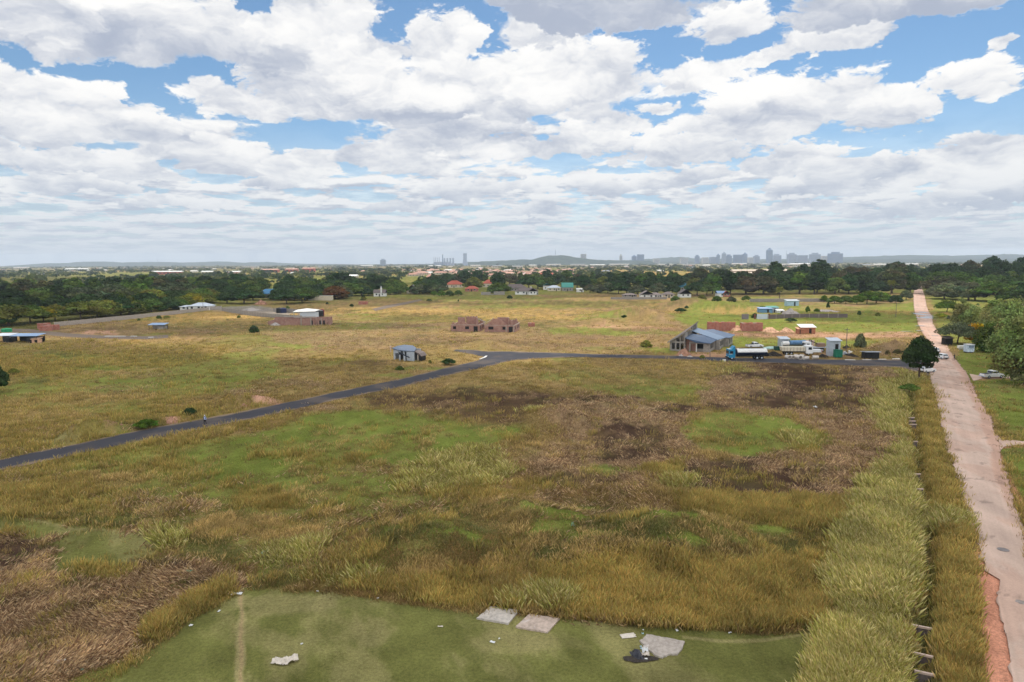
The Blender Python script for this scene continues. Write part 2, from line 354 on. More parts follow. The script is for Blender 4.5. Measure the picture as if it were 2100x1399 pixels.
ell('tan', 1040, 1175, 50, 26, .8, 8); ell('tan', 1070, 1130, 40, 18, .5, 8); ell('tall', 1130, 1225, 60, 20, .4, 8); ell('gold', 1600, 1190, 60, 30, .3, 6); ell('weed', 560, 1190, 60, 14, .6, 6); ell('tall', 720, 1190, 70, 14, .4, 6); ell('green', 560, 1150, 60, 30, .4)
# bottom left: flattened straw
poly('dead', [(-60, 1095), (60, 1105), (115, 1130), (100, 1185), (200, 1195), (280, 1165), (350, 1140), (440, 1160), (495, 1190), (470, 1215), (390, 1245), (310, 1300), (250, 1345), (130, 1399), (60, 1440), (-60, 1440)], 5, 10, 1.0)
for e in [(40, 1130, 60, 20), (30, 1165, 40, 14), (250, 1215, 50, 18), (330, 1155, 60, 10), (60, 1310, 70, 14), (110, 1200, 40, 12), (190, 1240, 40, 14), (215, 1300, 40, 10), (20, 1240, 30, 14), (290, 1330, 30, 8), (400, 1190, 40, 10)]: ell('burnt', *e, s=1, w=12)
poly('rust', [(470, 1188), (480, 1215), (400, 1262), (320, 1318), (300, 1305), (310, 1270), (390, 1225)], 4, 5, .95)
poly('green', [(130, 1399), (240, 1350), (310, 1330), (240, 1399), (160, 1440), (60, 1440)], 4, 5, .9)
# mown grass in front
poly('lawn', [(225, 1399), (320, 1326), (400, 1268), (482, 1218), (498, 1196), (560, 1212), (700, 1222), (850, 1240), (960, 1256), (1150, 1266), (1250, 1276), (1400, 1287), (1560, 1300), (1680, 1288), (1690, 1320), (1655, 1399), (1600, 1700), (100, 1700)], 4, 4, 1.0)
ell('pale', 590, 1245, 110, 20, .6, 14); ell('pale', 760, 1300, 70, 30, .45, 16); ell('pale', 1050, 1320, 120, 22, .4, 16)
poly('pale', [(489, 1196), (499, 1196), (497, 1230), (505, 1270), (501, 1310), (510, 1350), (507, 1400), (518, 1450), (490, 1450), (487, 1400), (490, 1350), (484, 1300), (491, 1260), (486, 1230)], 5, 7, 1.0)
poly('dirt', [(493, 1205), (497, 1205), (495, 1235), (500, 1272), (497, 1310), (503, 1350), (501, 1400), (508, 1450), (499, 1450), (494, 1400), (496, 1350), (490, 1305), (495, 1265), (490, 1235)], 3, 4, .3)
poly('pale', [(1400, 1303), (1480, 1312), (1560, 1310), (1680, 1294), (1680, 1299), (1570, 1316), (1480, 1318), (1400, 1308)], 2, 3, .8)
poly('pale', [(8, 1040), (40, 1066), (150, 1088), (330, 1100), (330, 1097), (150, 1083), (45, 1060), (12, 1036)], 1.5, 2, .7)
# strip along the road: tall pale grass, ditch, rust grass, red soil
poly('tall', [(1835, 750), (1872, 770), (1862, 880), (1874, 960), (1862, 1000), (1830, 980), (1845, 900), (1800, 830)], 8, 12, .55)
poly('tall', [(1800, 965), (1868, 985), (1884, 1050), (1884, 1150), (1872, 1230), (1838, 1262), (1752, 1250), (1716, 1180), (1742, 1120), (1766, 1050), (1782, 1000)], 14, 12, .95)
poly('tall', [(1720, 1290), (1790, 1255), (1850, 1300), (1845, 1360), (1820, 1440), (1672, 1440), (1690, 1360)], 12, 12, .95)
poly('rust', [(1878, 780), (1906, 780), (1936, 900), (1960, 1000), (1992, 1100), (2003, 1200), (2006, 1440), (1920, 1440), (1925, 1200), (1915, 1100), (1905, 1000), (1892, 900)], 4, 5, .8)
ell('tall', 1950, 1065, 40, 26, .4, 6); ell('green', 1960, 1290, 40, 50, .45, 6)
poly('red', [(1988, 1050), (2100, 1050), (2120, 1440), (2004, 1440), (2000, 1200), (2002, 1110)], 3, 4, 1.0)
poly('weed', [(1864, 800), (1872, 800), (1880, 900), (1893, 980), (1903, 1080), (1916, 1200), (1920, 1270), (1935, 1330), (1945, 1440), (1850, 1440), (1855, 1310), (1862, 1262), (1905, 1230), (1899, 1100), (1888, 1000), (1874, 900)], 3, 4, 1.0)
# right verge
poly('green', [(1968, 715), (2300, 715), (2300, 905), (2100, 905), (2062, 892), (2040, 855), (2005, 800), (1984, 772), (1960, 745)], 3, 4, 1.0)
poly('green', [(2048, 918), (2300, 912), (2300, 1200), (2110, 1045), (2070, 965)], 3, 4, 1.0)
ell('weed', 2080, 930, 40, 10, .3); ell('weed', 2060, 735, 50, 10, .5); ell('pale', 2060, 790, 50, 6, .3)
poly('red', [(1995, 770), (2100, 768), (2300, 766), (2300, 775), (2100, 777), (2000, 779)], 2, 2, .6)
poly('red', [(2040, 905), (2060, 906), (2300, 903), (2300, 912), (2100, 914), (2050, 918), (2060, 960), (2100, 1030), (2100, 1060), (2080, 1010)], 2, 2, .9)
poly('green', [(1905, 600), (2300, 590), (2300, 716), (1960, 716), (1935, 690), (1915, 655)], 3, 4, .8); ell('gold', 1935, 642, 30, 4, .8, 3); ell('dirt', 2080, 630, 50, 5, .8)
poly('weed', [(-300, 690), (-300, 560), (440, 570), (440, 628), (300, 640), (120, 664), (70, 680)], 2, 2, .9)

# the roads, as pairs of edge points
TAR = [((-260, 1003), (-260, 1034)), ((-120, 971), (-120, 996)), ((0, 943), (0, 965)), ((150, 912), (150, 934)), ((300, 880), (300, 903)), ((430, 857), (430, 877)), ((560, 832), (560, 850)), ((700, 802), (700, 818)), ((825, 777), (830, 792)), ((925, 752), (935, 766)),
       ((975, 741), (1000, 752)), ((996, 733), (1030, 744)), ((1004, 726), (1052, 739))]
TARR = [((1000, 721), (1005, 735)), ((1050, 721), (1052, 739)), ((1120, 723), (1120, 734)), ((1200, 726), (1200, 733)), ((1380, 730), (1380, 736)), ((1500, 734), (1500, 742)), ((1650, 737), (1650, 746)), ((1750, 738), (1750, 750)), ((1850, 737), (1850, 754)), ((1905, 740), (1905, 771))]
TARL = [((935, 717), (930, 720)), ((970, 718), (970, 727)), ((1000, 721), (1005, 735))]
FARL = [((-60, 674), (-60, 682)), ((60, 675), (60, 681)), ((90, 679), (80, 685)), ((140, 684), (120, 690)), ((200, 688), (190, 694)), ((300, 690), (300, 696)), ((345, 687), (345, 693))]
FARM = [((762, 634), (770, 638)), ((790, 627), (800, 631)), ((830, 620), (838, 623)), ((860, 614), (866, 616))]
MAIN = [((2110, 1560), (2300, 1560)), ((2076, 1399), (2235, 1399)), ((2063, 1313), (2190, 1313)), ((2046, 1228), (2150, 1228)), ((2049, 1190), (2136, 1190)), ((2022, 1172), (2130, 1172)), ((2013, 1142), (2118, 1142)), ((2000, 1100), (2104, 1100)), ((1989, 1057), (2088, 1057)),
        ((1973, 1010), (2074, 1010)), ((1961, 971), (2062, 971)), ((1947, 935), (2053, 935)), ((1937, 905), (2048, 905)), ((1933, 885), (2040, 885)), ((1928, 850), (2028, 850)), ((1919, 815), (2004, 815)), ((1913, 795), (1996, 795)), ((1906, 771), (1987, 771)), ((1905, 758), (1976, 758)), ((1905, 745), (1966, 745)), ((1909, 735), (1958, 735)), ((1914, 723), (1950, 723)), ((1911, 706), (1940, 706)),
        ((1893, 685), (1927, 685)), ((1882, 663), (1912, 663)), ((1880, 650), (1912, 650)), ((1876, 640), (1905, 640)), ((1874, 626), (1900, 626)), ((1873, 605), (1896, 605)), ((1876, 592), (1891, 592)), ((1878, 582), (1889, 582))]
SIDE = [((2046, 893), (2052, 925)), ((2054, 903), (2060, 916)), ((2100, 906), (2100, 913)), ((2300, 902), (2300, 909))]
SIDE2 = [((1988, 767), (1996, 782)), ((2010, 771), (2014, 777)), ((2100, 770), (2100, 776)), ((2300, 768), (2300, 774))]
ROADS = [TAR, TARR, TARL, FARL, FARM, MAIN, SIDE, SIDE2]


def road_poly(r): return np.array([a for a, b in r] + [b for a, b in reversed(r)], float)


def pdist(X, Y, pg):
    """signed distance (positive inside) of points to a polygon, vectorised"""
    d2 = np.full(X.shape, 1e18); ins = np.zeros(X.shape, bool)
    n = len(pg)
    for i in range(n):
        x1, y1 = pg[i]; x2, y2 = pg[(i + 1) % n]
        ex, ey = x2 - x1, y2 - y1
        t = np.clip(((X - x1) * ex + (Y - y1) * ey) / (ex * ex + ey * ey + 1e-9), 0, 1)
        d2 = np.minimum(d2, (X - x1 - t * ex) ** 2 + (Y - y1 - t * ey) ** 2)
        c = (y1 > Y) != (y2 > Y)
        ins ^= c & (X < (x2 - x1) * (Y - y1) / (y2 - y1 + 1e-12) + x1)
    return np.where(ins, np.sqrt(d2), -np.sqrt(d2))


def road_mask(px, py, grow=0.0):
    m = np.full(px.shape, -1e9)
    for r in ROADS:
        pg = road_poly(r); lo = pg.min(0) - 30; hi = pg.max(0) + 30
        s = (px > lo[0]) & (px < hi[0]) & (py > lo[1]) & (py < hi[1])
        if s.any(): m[s] = np.maximum(m[s], pdist(px[s], py[s], pg))
    return m


def classify(x, y, jit=None):
    """world points -> weights of the ground types, photo pixels, pixel distance into a road"""
    px, py, dep = to_px(x, y)
    front = dep > 5
    px = np.where(front, px, -9999.0); py = np.where(front, py, 9999.0)
    n = len(x)
    W = np.zeros((n, len(TYPES)), np.float32)
    # default mixture
    b1 = fbm(x / 38, y / 55, 1, 6, .6); b2 = fbm(x / 16, y / 26, 2, 6, .62); b3 = fbm(x / 55, y / 90, 7, 5, .55)
    W[:, TI['field']] = 1
    def over(t, m):
        i = TI[t]; W[:] = W * (1 - m[:, None]); W[:, i] += m
    over('green', sst(b1, .50, .62) * .75)
    over('tan', sst(b2, .52, .66) * .7)
    over('rust', sst(b3, .53, .64) * .5)
    over('dead', sst(fbm(x / 30, y / 40, 9, 6, .6), .58, .68) * .3)
    w1 = fbm(x / 9, y / 14, 3, 6, .62) - .5; w2 = fbm(x / 9, y / 14, 4, 6, .62) - .5
    brk = fbm(x / 5, y / 8, 5, 5, .65) - .5; brk2 = fbm(x / 1.7, y / 3.2, 6, 4, .6) - .5
    if jit is not None: px = px + jit[0]; py = py + jit[1]
    farw = sst(y, 190, 260)
    for t, sd, th_, am in (('dead', 76, .45, .8), ('weed', 77, .51, .65), ('green', 78, .54, .6), ('tan', 79, .52, .6), ('burnt', 80, .60, .5)):
        m = sst(fbm(x / 45, y / 30, sd, 6, .6), th_, th_ + .1) * am * farw; over(t, m)
    for kind, t, g, f, w, s in LAY:
        wx_ = px + w1 * w * 7; wy_ = py + w2 * w * 2.6
        if kind == 'P':
            lo = g.min(0) - f - 5; hi = g.max(0) + f + 5
            sel = (wx_ > lo[0]) & (wx_ < hi[0]) & (wy_ > lo[1]) & (wy_ < hi[1])
            if not sel.any(): continue
            d = pdist(wx_[sel], wy_[sel], g)
            m = sst(d + (brk[sel] * 1.5 + brk2[sel] * 1.3) * f, -f, f) * s
        else:
            cx, cy, hw, hh = g
            sel = (np.abs(wx_ - cx) < hw * 1.6) & (np.abs(wy_ - cy) < hh * 1.6)
            if not sel.any(): continue
            r = np.sqrt(((wx_[sel] - cx) / hw) ** 2 + ((wy_[sel] - cy) / hh) ** 2)
            m = sst((1.5 if t == 'burnt' else 1.2) - r + brk[sel] * 1.9 + brk2[sel] * 1.5, 0, .7) * min(s, 1.0)
        m = np.clip(m, 0, 1).astype(np.float32)
        i = TI[t]; W[sel] *= (1 - m[:, None]); Ws = W[:, i]; Ws[sel] += m
    # everything intermingles a little, at the scale of single tussocks
    soft = 1 - (W[:, TI['lawn']] + W[:, TI['red']] + W[:, TI['gravel']] + W[:, TI['pale']] + W[:, TI['burnt']] * .5 + W[:, TI['dead']] * .35).clip(0, 1)
    for t, sd, th_ in (('tan', 71, .52), ('green', 72, .54), ('rust', 73, .56), ('weed', 74, .60), ('field', 75, .50)):
        k = sst(fbm(x / 3.2, y / 5.5, sd, 5, .62), th_, th_ + .12) * .20 * soft; W *= (1 - k[:, None]); W[:, TI[t]] += k
    # inside burnt ground straw is left standing here and there; worn streaks in the mown grass
    bt = W[:, TI['burnt']].copy(); k = sst(brk + brk2 * .9, .10, .26) * .35; W[:, TI['burnt']] -= bt * k; W[:, TI['dead']] += bt * k
    lw = W[:, TI['lawn']].copy(); k = sst(fbm((x * .8 + y * .35) / 3.2, (y * .9 - x * .3) / 9, 12, 6, .6), .47, .66) * .5; W[:, TI['lawn']] -= lw * k; W[:, TI['pale']] += lw * k
    return W, px, py, road_mask(px, py)


MOUNDS = [(1060, 1050, 3.2, .7), (1085, 1068, 2.2, .6), (1160, 1080, 3.0, .9), (1110, 1108, 3.0, .6), (1230, 1128, 3.2, .8), (1340, 1108, 3.2, 1.0), (1400, 1112, 3.2, 1.0), (1390, 1146, 3.6, .8), (900, 1122, 3.0, .8), (830, 1106, 3.6, .8),
          (980, 1130, 3.2, .5), (1450, 1096, 3.0, .8), (1135, 862, 4.5, 1.5), (1170, 870, 3.5, 1.0), (1255, 880, 4.0, .8), (215, 888, 3.0, 1.3), (170, 892, 2.4, .9), (148, 900, 1.6, 1.0), (350, 868, 3.0, 1.0), (520, 828, 4.0, 1.0), (480, 832, 2.5, 1.0), (280, 886, 2.8, 1.3),
          (1290, 650, 14, 3.0), (1330, 655, 12, 2.5), (1230, 662, 9, 1.5), (1480, 632, 16, 3), (1420, 625, 16, 3), (1835, 716, 5, 2.0), (1815, 722, 4, 1.6), (1850, 722, 4, 1.4), (990, 708, 8, 1.2), (1010, 712, 5, .8), (930, 1100, 3, .5), (1280, 1090, 2.4, .6)]
_MW = [(at(a, b), r, h) for a, b, r, h in MOUNDS]


def height(x, y, rm=None):
    if rm is None:
        px, py, dep = to_px(x, y); px = np.where(dep > 5, px, -9999.0); rm = road_mask(px, py)
    else:
        px, py, dep = to_px(x, y)
    d = np.hypot(x, y)
    z = (fbm(x / 14, y / 14, 21, 4) - .5) * .7 + (fbm(x / 3, y / 3, 22, 3) - .5) * .28
    lawn = sst(py, 1215, 1290) * (px < 1690)
    z *= (1 - .9 * lawn)
    for p, r, h in _MW:
        q = ((x - p.x) ** 2 + (y - p.y) ** 2) / (r * r)
        z += 1.35 * h * np.exp(-q) * (0.75 + .5 * fbm(x / 1.3, y / 1.3, 5, 3))
    # the ditch beside the road
    pg = DITCH
    s = np.abs(x - np.interp(y, pg[:, 1], pg[:, 0]))
    z -= .8 * np.exp(-(s / .75) ** 2) * (y > 30) * (y < 150)
    z *= sst(-rm, 3, 14) * sst(1100 - d, 0, 300)
    return z - .05 * (rm > -6)


DITCH = np.array([(at(a, b).x, at(a, b).y) for a, b in [(1895, 1500), (1893, 1399), (1893, 1290), (1912, 1200), (1905, 1100), (1892, 1000), (1878, 900), (1868, 800)]])

radii = [0, 4, 9, 15, 21, 26, 30, 33] + [CAMH * FPX / (p - 537.0) for p in np.arange(1510, 562, -2.1)]
while radii[-1] < 10800: radii.append(radii[-1] * 1.045)
radii = np.array(radii)
th = np.concatenate([np.arange(-180, -48, 4.0), np.arange(-48, -41, .5), np.arange(-41, 41, .088), np.arange(41, 48, .5), np.arange(48, 180, 4.0)])
th = np.radians(th)
RR, TT = np.meshgrid(radii, th, indexing='ij')
GX = (RR * np.sin(TT)).ravel(); GY = (RR * np.cos(TT)).ravel()
W, GPX, GPY, RM = classify(GX, GY)
GZ = height(GX, GY, RM)
gcol = np.array([lin(GC[t], 1.2) for t in TYPES], np.float32)
C = W @ gcol
v1 = fbm(GX / 2.2, GY / 3.2, 31, 4, .6); v2 = fbm(GX / 20, GY / 34, 32, 5, .6)
C *= (0.42 + .68 * v1 + .48 * v2)[:, None]
# exposed mineral soil showing through dead and burnt patches
nr, nc = len(radii), len(th)
idx = np.arange(nr * nc).reshape(nr, nc)
a = idx[:-1, :]; b = idx[1:, :]
a2 = np.roll(a, -1, 1); b2 = np.roll(b, -1, 1)
F = np.stack([a, a2, b2, b], -1).reshape(-1, 4)


def np_mesh(name, V, F, col=None, cname='Col', smooth=False):
    me = bpy.data.meshes.new(name)
    V = np.ascontiguousarray(V, np.float32); F = np.ascontiguousarray(F, np.int32)
    k = F.shape[1]
    me.vertices.add(len(V)); me.vertices.foreach_set('co', V.ravel())
    me.loops.add(F.size); me.loops.foreach_set('vertex_index', F.ravel())
    me.polygons.add(len(F)); me.polygons.foreach_set('loop_start', np.arange(0, F.size, k, dtype=np.int32))
    me.update(calc_edges=True)
    if smooth: me.polygons.foreach_set('use_smooth', np.ones(len(F), bool))
    if col is not None:
        at_ = me.color_attributes.new(cname, 'FLOAT_COLOR', 'POINT')
        c4 = np.ones((len(V), 4), np.float32); c4[:, :3] = col
        at_.data.foreach_set('color', c4.ravel())
    return me


def mk(name, me, parent=None, kind=None, loc=None):
    o = bpy.data.objects.new(name, me); COL.objects.link(o)
    if parent is not None: o.parent = parent
    if kind: o['kind'] = kind
    if loc is not None: o.location = loc
    return o


def new_mat(name):
    m = bpy.data.materials.new(name); m.use_nodes = True
    nt = m.node_tree; nt.nodes.clear()
    out = nt.nodes.new('ShaderNodeOutputMaterial'); bs = nt.nodes.new('ShaderNodeBsdfPrincipled')
    nt.links.new(bs.outputs[0], out.inputs[0])
    bs.inputs['Roughness'].default_value = 0.85; bs.inputs['Specular IOR Level'].default_value = 0.25
    return m, nt, bs


def attr(nt, name, kind='GEOMETRY'):
    n = nt.nodes.new('ShaderNodeAttribute'); n.attribute_name = name; n.attribute_type = kind
    return Sk(nt, n.outputs['Color'])


def objco(nt, which='Object'):
    n = nt.nodes.new('ShaderNodeTexCoord'); return Sk(nt, n.outputs[which])


def ground_mat():
    m, nt, bs = new_mat('ground')
    c = attr(nt, 'Col'); P_ = objco(nt)
    n1 = noise(nt, P_, 4.0, 5, .65); n2 = noise(nt, P_, .35, 6, .6); n3 = noise(nt, P_, 13.0, 3, .6)
    k = (n1 - .5) * 1.4 + (n2 - .5) * .7 + (n3 - .5) * 1.1 + 1.0
    col = mix(nt, 1.0, c, (1, 1, 1), 'MULTIPLY')
    vm = nt.nodes.new('ShaderNodeVectorMath'); vm.operation = 'SCALE'; nt.links.new(c.s, vm.inputs[0]); nt.links.new(k.s, vm.inputs['Scale'])
    nt.links.new(vm.outputs[0], bs.inputs['Base Color'])
    bs.inputs['Roughness'].default_value = 1.0; bs.inputs['Specular IOR Level'].default_value = 0.0
    bp = nt.nodes.new('ShaderNodeBump'); bp.inputs['Strength'].default_value = .6; bp.inputs['Distance'].default_value = .25
    nt.links.new(n1.s, bp.inputs['Height']); nt.links.new(bp.outputs[0], bs.inputs['Normal'])
    return m


g = mk('ground', np_mesh('ground', np.stack([GX, GY, GZ], -1), F, C, smooth=True), kind='structure')
g.data.materials.append(ground_mat())


def road_mesh(name, pairs, z, colf, n_across=14, step=0.9, jag=0.0):
    L = [at(*a) for a, b in pairs]; Rr = [at(*b) for a, b in pairs]
    ls = [0]
    for i in range(1, len(L)): ls.append(ls[-1] + ((L[i] + Rr[i]) / 2 - (L[i - 1] + Rr[i - 1]) / 2).length)
    n = max(8, int(ls[-1] / step)); s = np.linspace(0, ls[-1], n)
    def sm(arr):
        return np.interp(s, ls, arr)
    lx, ly, rx, ry = sm([p.x for p in L]), sm([p.y for p in L]), sm([p.x for p in Rr]), sm([p.y for p in Rr])
    t = np.linspace(0, 1, n_across)
    T_ = np.broadcast_to(t[None], (n, n_across)).copy()
    if jag:
        wdt = np.hypot(rx - lx, ry - ly)
        T_[:, 0] += (fbm(s / 1.4, s * 0, 41, 5, .6) - .5) * jag / wdt * 2; T_[:, -1] += (fbm(s / 1.4, s * 0, 43, 5, .6) - .5) * jag / wdt * 2
    X = lx[:, None] * (1 - T_) + rx[:, None] * T_; Y = ly[:, None] * (1 - T_) + ry[:, None] * T_
    Z = np.full(X.shape, z) + .02 * np.sin(np.pi * T_.clip(0, 1))
    idx = np.arange(n * n_across).reshape(n, n_across)
    F = np.stack([idx[:-1, :-1], idx[:-1, 1:], idx[1:, 1:], idx[1:, :-1]], -1).reshape(-1, 4)
    col = colf(X.ravel(), Y.ravel(), T_.ravel())
    me = np_mesh(name, np.stack([X.ravel(), Y.ravel(), Z.ravel()], -1), F, col)
    o = mk(name, me, kind='structure'); return o


def road_material(name, sc, bump=.02):
    m, nt, bs = new_mat(name)
    c = attr(nt, 'Col'); P_ = objco(nt)
    n1 = noise(nt, P_, sc, 6, .7); k = (n1 - .5) * .5 + 1.0
    vm = nt.nodes.new('ShaderNodeVectorMath'); vm.operation = 'SCALE'; nt.links.new(c.s, vm.inputs[0]); nt.links.new(k.s, vm.inputs['Scale'])
    nt.links.new(vm.outputs[0], bs.inputs['Base Color'])
    return m


def tarcol(x, y, t):
    c = np.array(lin((54, 53, 59))); k = .85 + .3 * fbm(x / 6, y / 6, 51, 5, .6)
    # wheel tracks worn slightly paler
    k *= 1 + .10 * np.exp(-((t - .3) / .07) ** 2) + .10 * np.exp(-((t - .7) / .07) ** 2)
    col = c[None] * k[:, None]
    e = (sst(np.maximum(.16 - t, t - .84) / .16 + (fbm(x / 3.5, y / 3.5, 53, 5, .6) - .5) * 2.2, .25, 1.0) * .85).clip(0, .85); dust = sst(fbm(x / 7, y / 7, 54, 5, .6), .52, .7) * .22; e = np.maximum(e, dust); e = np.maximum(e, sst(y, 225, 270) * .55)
    return col * (1 - e[:, None]) + np.array(lin((140, 118, 92)))[None] * e[:, None]


def maincol(x, y, t):
    grey = np.array(lin((204, 176, 157))); red = np.array(lin((194, 156, 134)))
    far = sst(y, 150, 260)
    edge = sst(t + (fbm(x / 3, y / 6, 61, 5, .6) - .5) * .3, .74, .84) * (1 - far * .3)
    n = sst(fbm(x / 5, y / 9, 62, 6, .65), .52, .62) * .5
    m = np.clip(np.maximum(edge * sst(y, 60, 80), n + far * .55), 0, 1)
    col = grey[None] * (1 - m[:, None]) + red[None] * m[:, None]
    st = .92 + .10 * (fbm(t * 14 + 3, y / 40, 67, 4) - .5) * 2
    pot = sst(fbm(x / 1.6, y / 1.6, 63, 4, .6), .66, .74) * .35
    col = col * (st * (1 - pot) * (.74 + .5 * fbm(x / 2.2, y / 9, 64, 6, .62)))[:, None]
    ed = np.clip(np.maximum(.015 - t, t - .985) / .015, 0, 1)
    return col * (1 - .45 * ed[:, None])


def sidecol(x, y, t):
    c = np.array(lin((196, 166, 146)))[None] * (.75 + .5 * fbm(x / 1.5, y / 1.5, 68, 5, .6))[:, None]
    return c


rm_tar = road_material('asphalt', 9.0)
rm_main = road_material('worn_road', 6.0)
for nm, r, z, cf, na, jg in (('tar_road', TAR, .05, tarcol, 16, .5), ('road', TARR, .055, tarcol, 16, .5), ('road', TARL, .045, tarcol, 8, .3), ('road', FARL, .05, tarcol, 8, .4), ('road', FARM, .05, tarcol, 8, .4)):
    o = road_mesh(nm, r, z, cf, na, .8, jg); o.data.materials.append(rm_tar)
for r_ in (SIDE, SIDE2):
    o = road_mesh('dirt_track', r_, .04, sidecol, 10, .4, .7); o.data.materials.append(rm_main)
o = road_mesh('dirt_road', MAIN, .06, maincol, 60, .45, .7); o.data.materials.append(rm_main)
# ---------------------------------------------------------------- standing grass
rng = np.random.default_rng(7)
#            height  spread lean   blades  base colour      tip colours
GT = dict(
    field=(.38, .36, .55, 10, (92, 82, 46), [(162, 136, 86), (134, 118, 66), (150, 116, 78), (122, 100, 64)]),
    lawn=(.06, .30, 1.0, 7, (84, 86, 42), [(112, 110, 62), (94, 98, 48), (126, 118, 76)]),
    green=(.14, .38, .8, 8, (88, 98, 42), [(134, 138, 66), (120, 128, 56), (146, 142, 80)]),
    tan=(.62, .40, .50, 9, (118, 100, 56), [(190, 164, 112), (178, 150, 98), (168, 148, 92)]),
    rust=(.78, .38, .36, 12, (104, 100, 42), [(178, 144, 84), (158, 132, 74), (172, 152, 92), (150, 142, 78)]),
    burnt=(.14, .40, 1.15, 1, (62, 46, 38), [(104, 82, 64), (74, 56, 46)]),
    dead=(.55, .60, 1.05, 9, (92, 70, 56), [(196, 168, 126), (170, 142, 104), (140, 112, 84), (210, 184, 144), (118, 94, 72)]),
    tall=(1.0, .75, .66, 20, (112, 112, 46), [(184, 174, 110), (164, 160, 88), (198, 184, 132), (176, 152, 104), (148, 138, 76), (128, 122, 64)]),
    dirt=(.25, .3, .8, 1, (120, 110, 70), [(150, 130, 90)]),
    gold=(.50, .36, .45, 6, (146, 120, 62), [(190, 158, 100), (176, 144, 84)]),
    weed=(.42, .42, .70, 8, (84, 86, 44), [(126, 122, 72), (108, 110, 60), (134, 122, 82)]),
    red=(.2, .3, .8, 0, (120, 110, 70), [(150, 130, 90)]),
    pale=(.06, .3, 1.0, 5, (110, 104, 62), [(150, 140, 92)]),
    gravel=(.2, .3, .8, 0, (120, 110, 70), [(150, 130, 90)]))
NT = 300000
gx = rng.uniform(-260, 2360, NT); gy = rng.power(1.25, NT) * (1490 - 632) + 632
dirs = np.stack([(gx - 1050) / FPX, -(gy - 699.5) / FPX, -np.ones(NT)], -1) @ CMN.T
tt = -CAMH / dirs[:, 2]; px_ = dirs[:, 0] * tt; py_ = dirs[:, 1] * tt
Wg, qx, qy, rmg = classify(px_, py_, (rng.normal(0, 7, NT), rng.normal(0, 2.4, NT)))
keepout = np.zeros(NT, bool)
KEEP = [(978, 1270, 1006, 1244, 1067, 1253, 1043, 1283), (1055, 1289, 1085, 1260, 1151, 1270, 1123, 1301), (1310, 1316, 1325, 1300, 1407, 1317, 1390, 1345, 1343, 1352)]
for k in KEEP:
    pg = np.array(k, float).reshape(-1, 2); keepout |= pdist(qx, qy, pg) > -1
cw = np.cumsum(Wg, 1); r_ = rng.random(NT) * cw[:, -1]
ty = (r_[:, None] > cw).sum(1).clip(0, len(TYPES) - 1)
ditch_ = np.abs(px_ - np.interp(py_, DITCH[:, 1], DITCH[:, 0])) < np.interp(py_, [45, 150], [.75, .5])
ty[ditch_ & (py_ < 150)] = TI['weed']
ok = (rmg < -2) & ~keepout & ~(ditch_ & (py_ < 150) & (rng.random(NT) < .6))
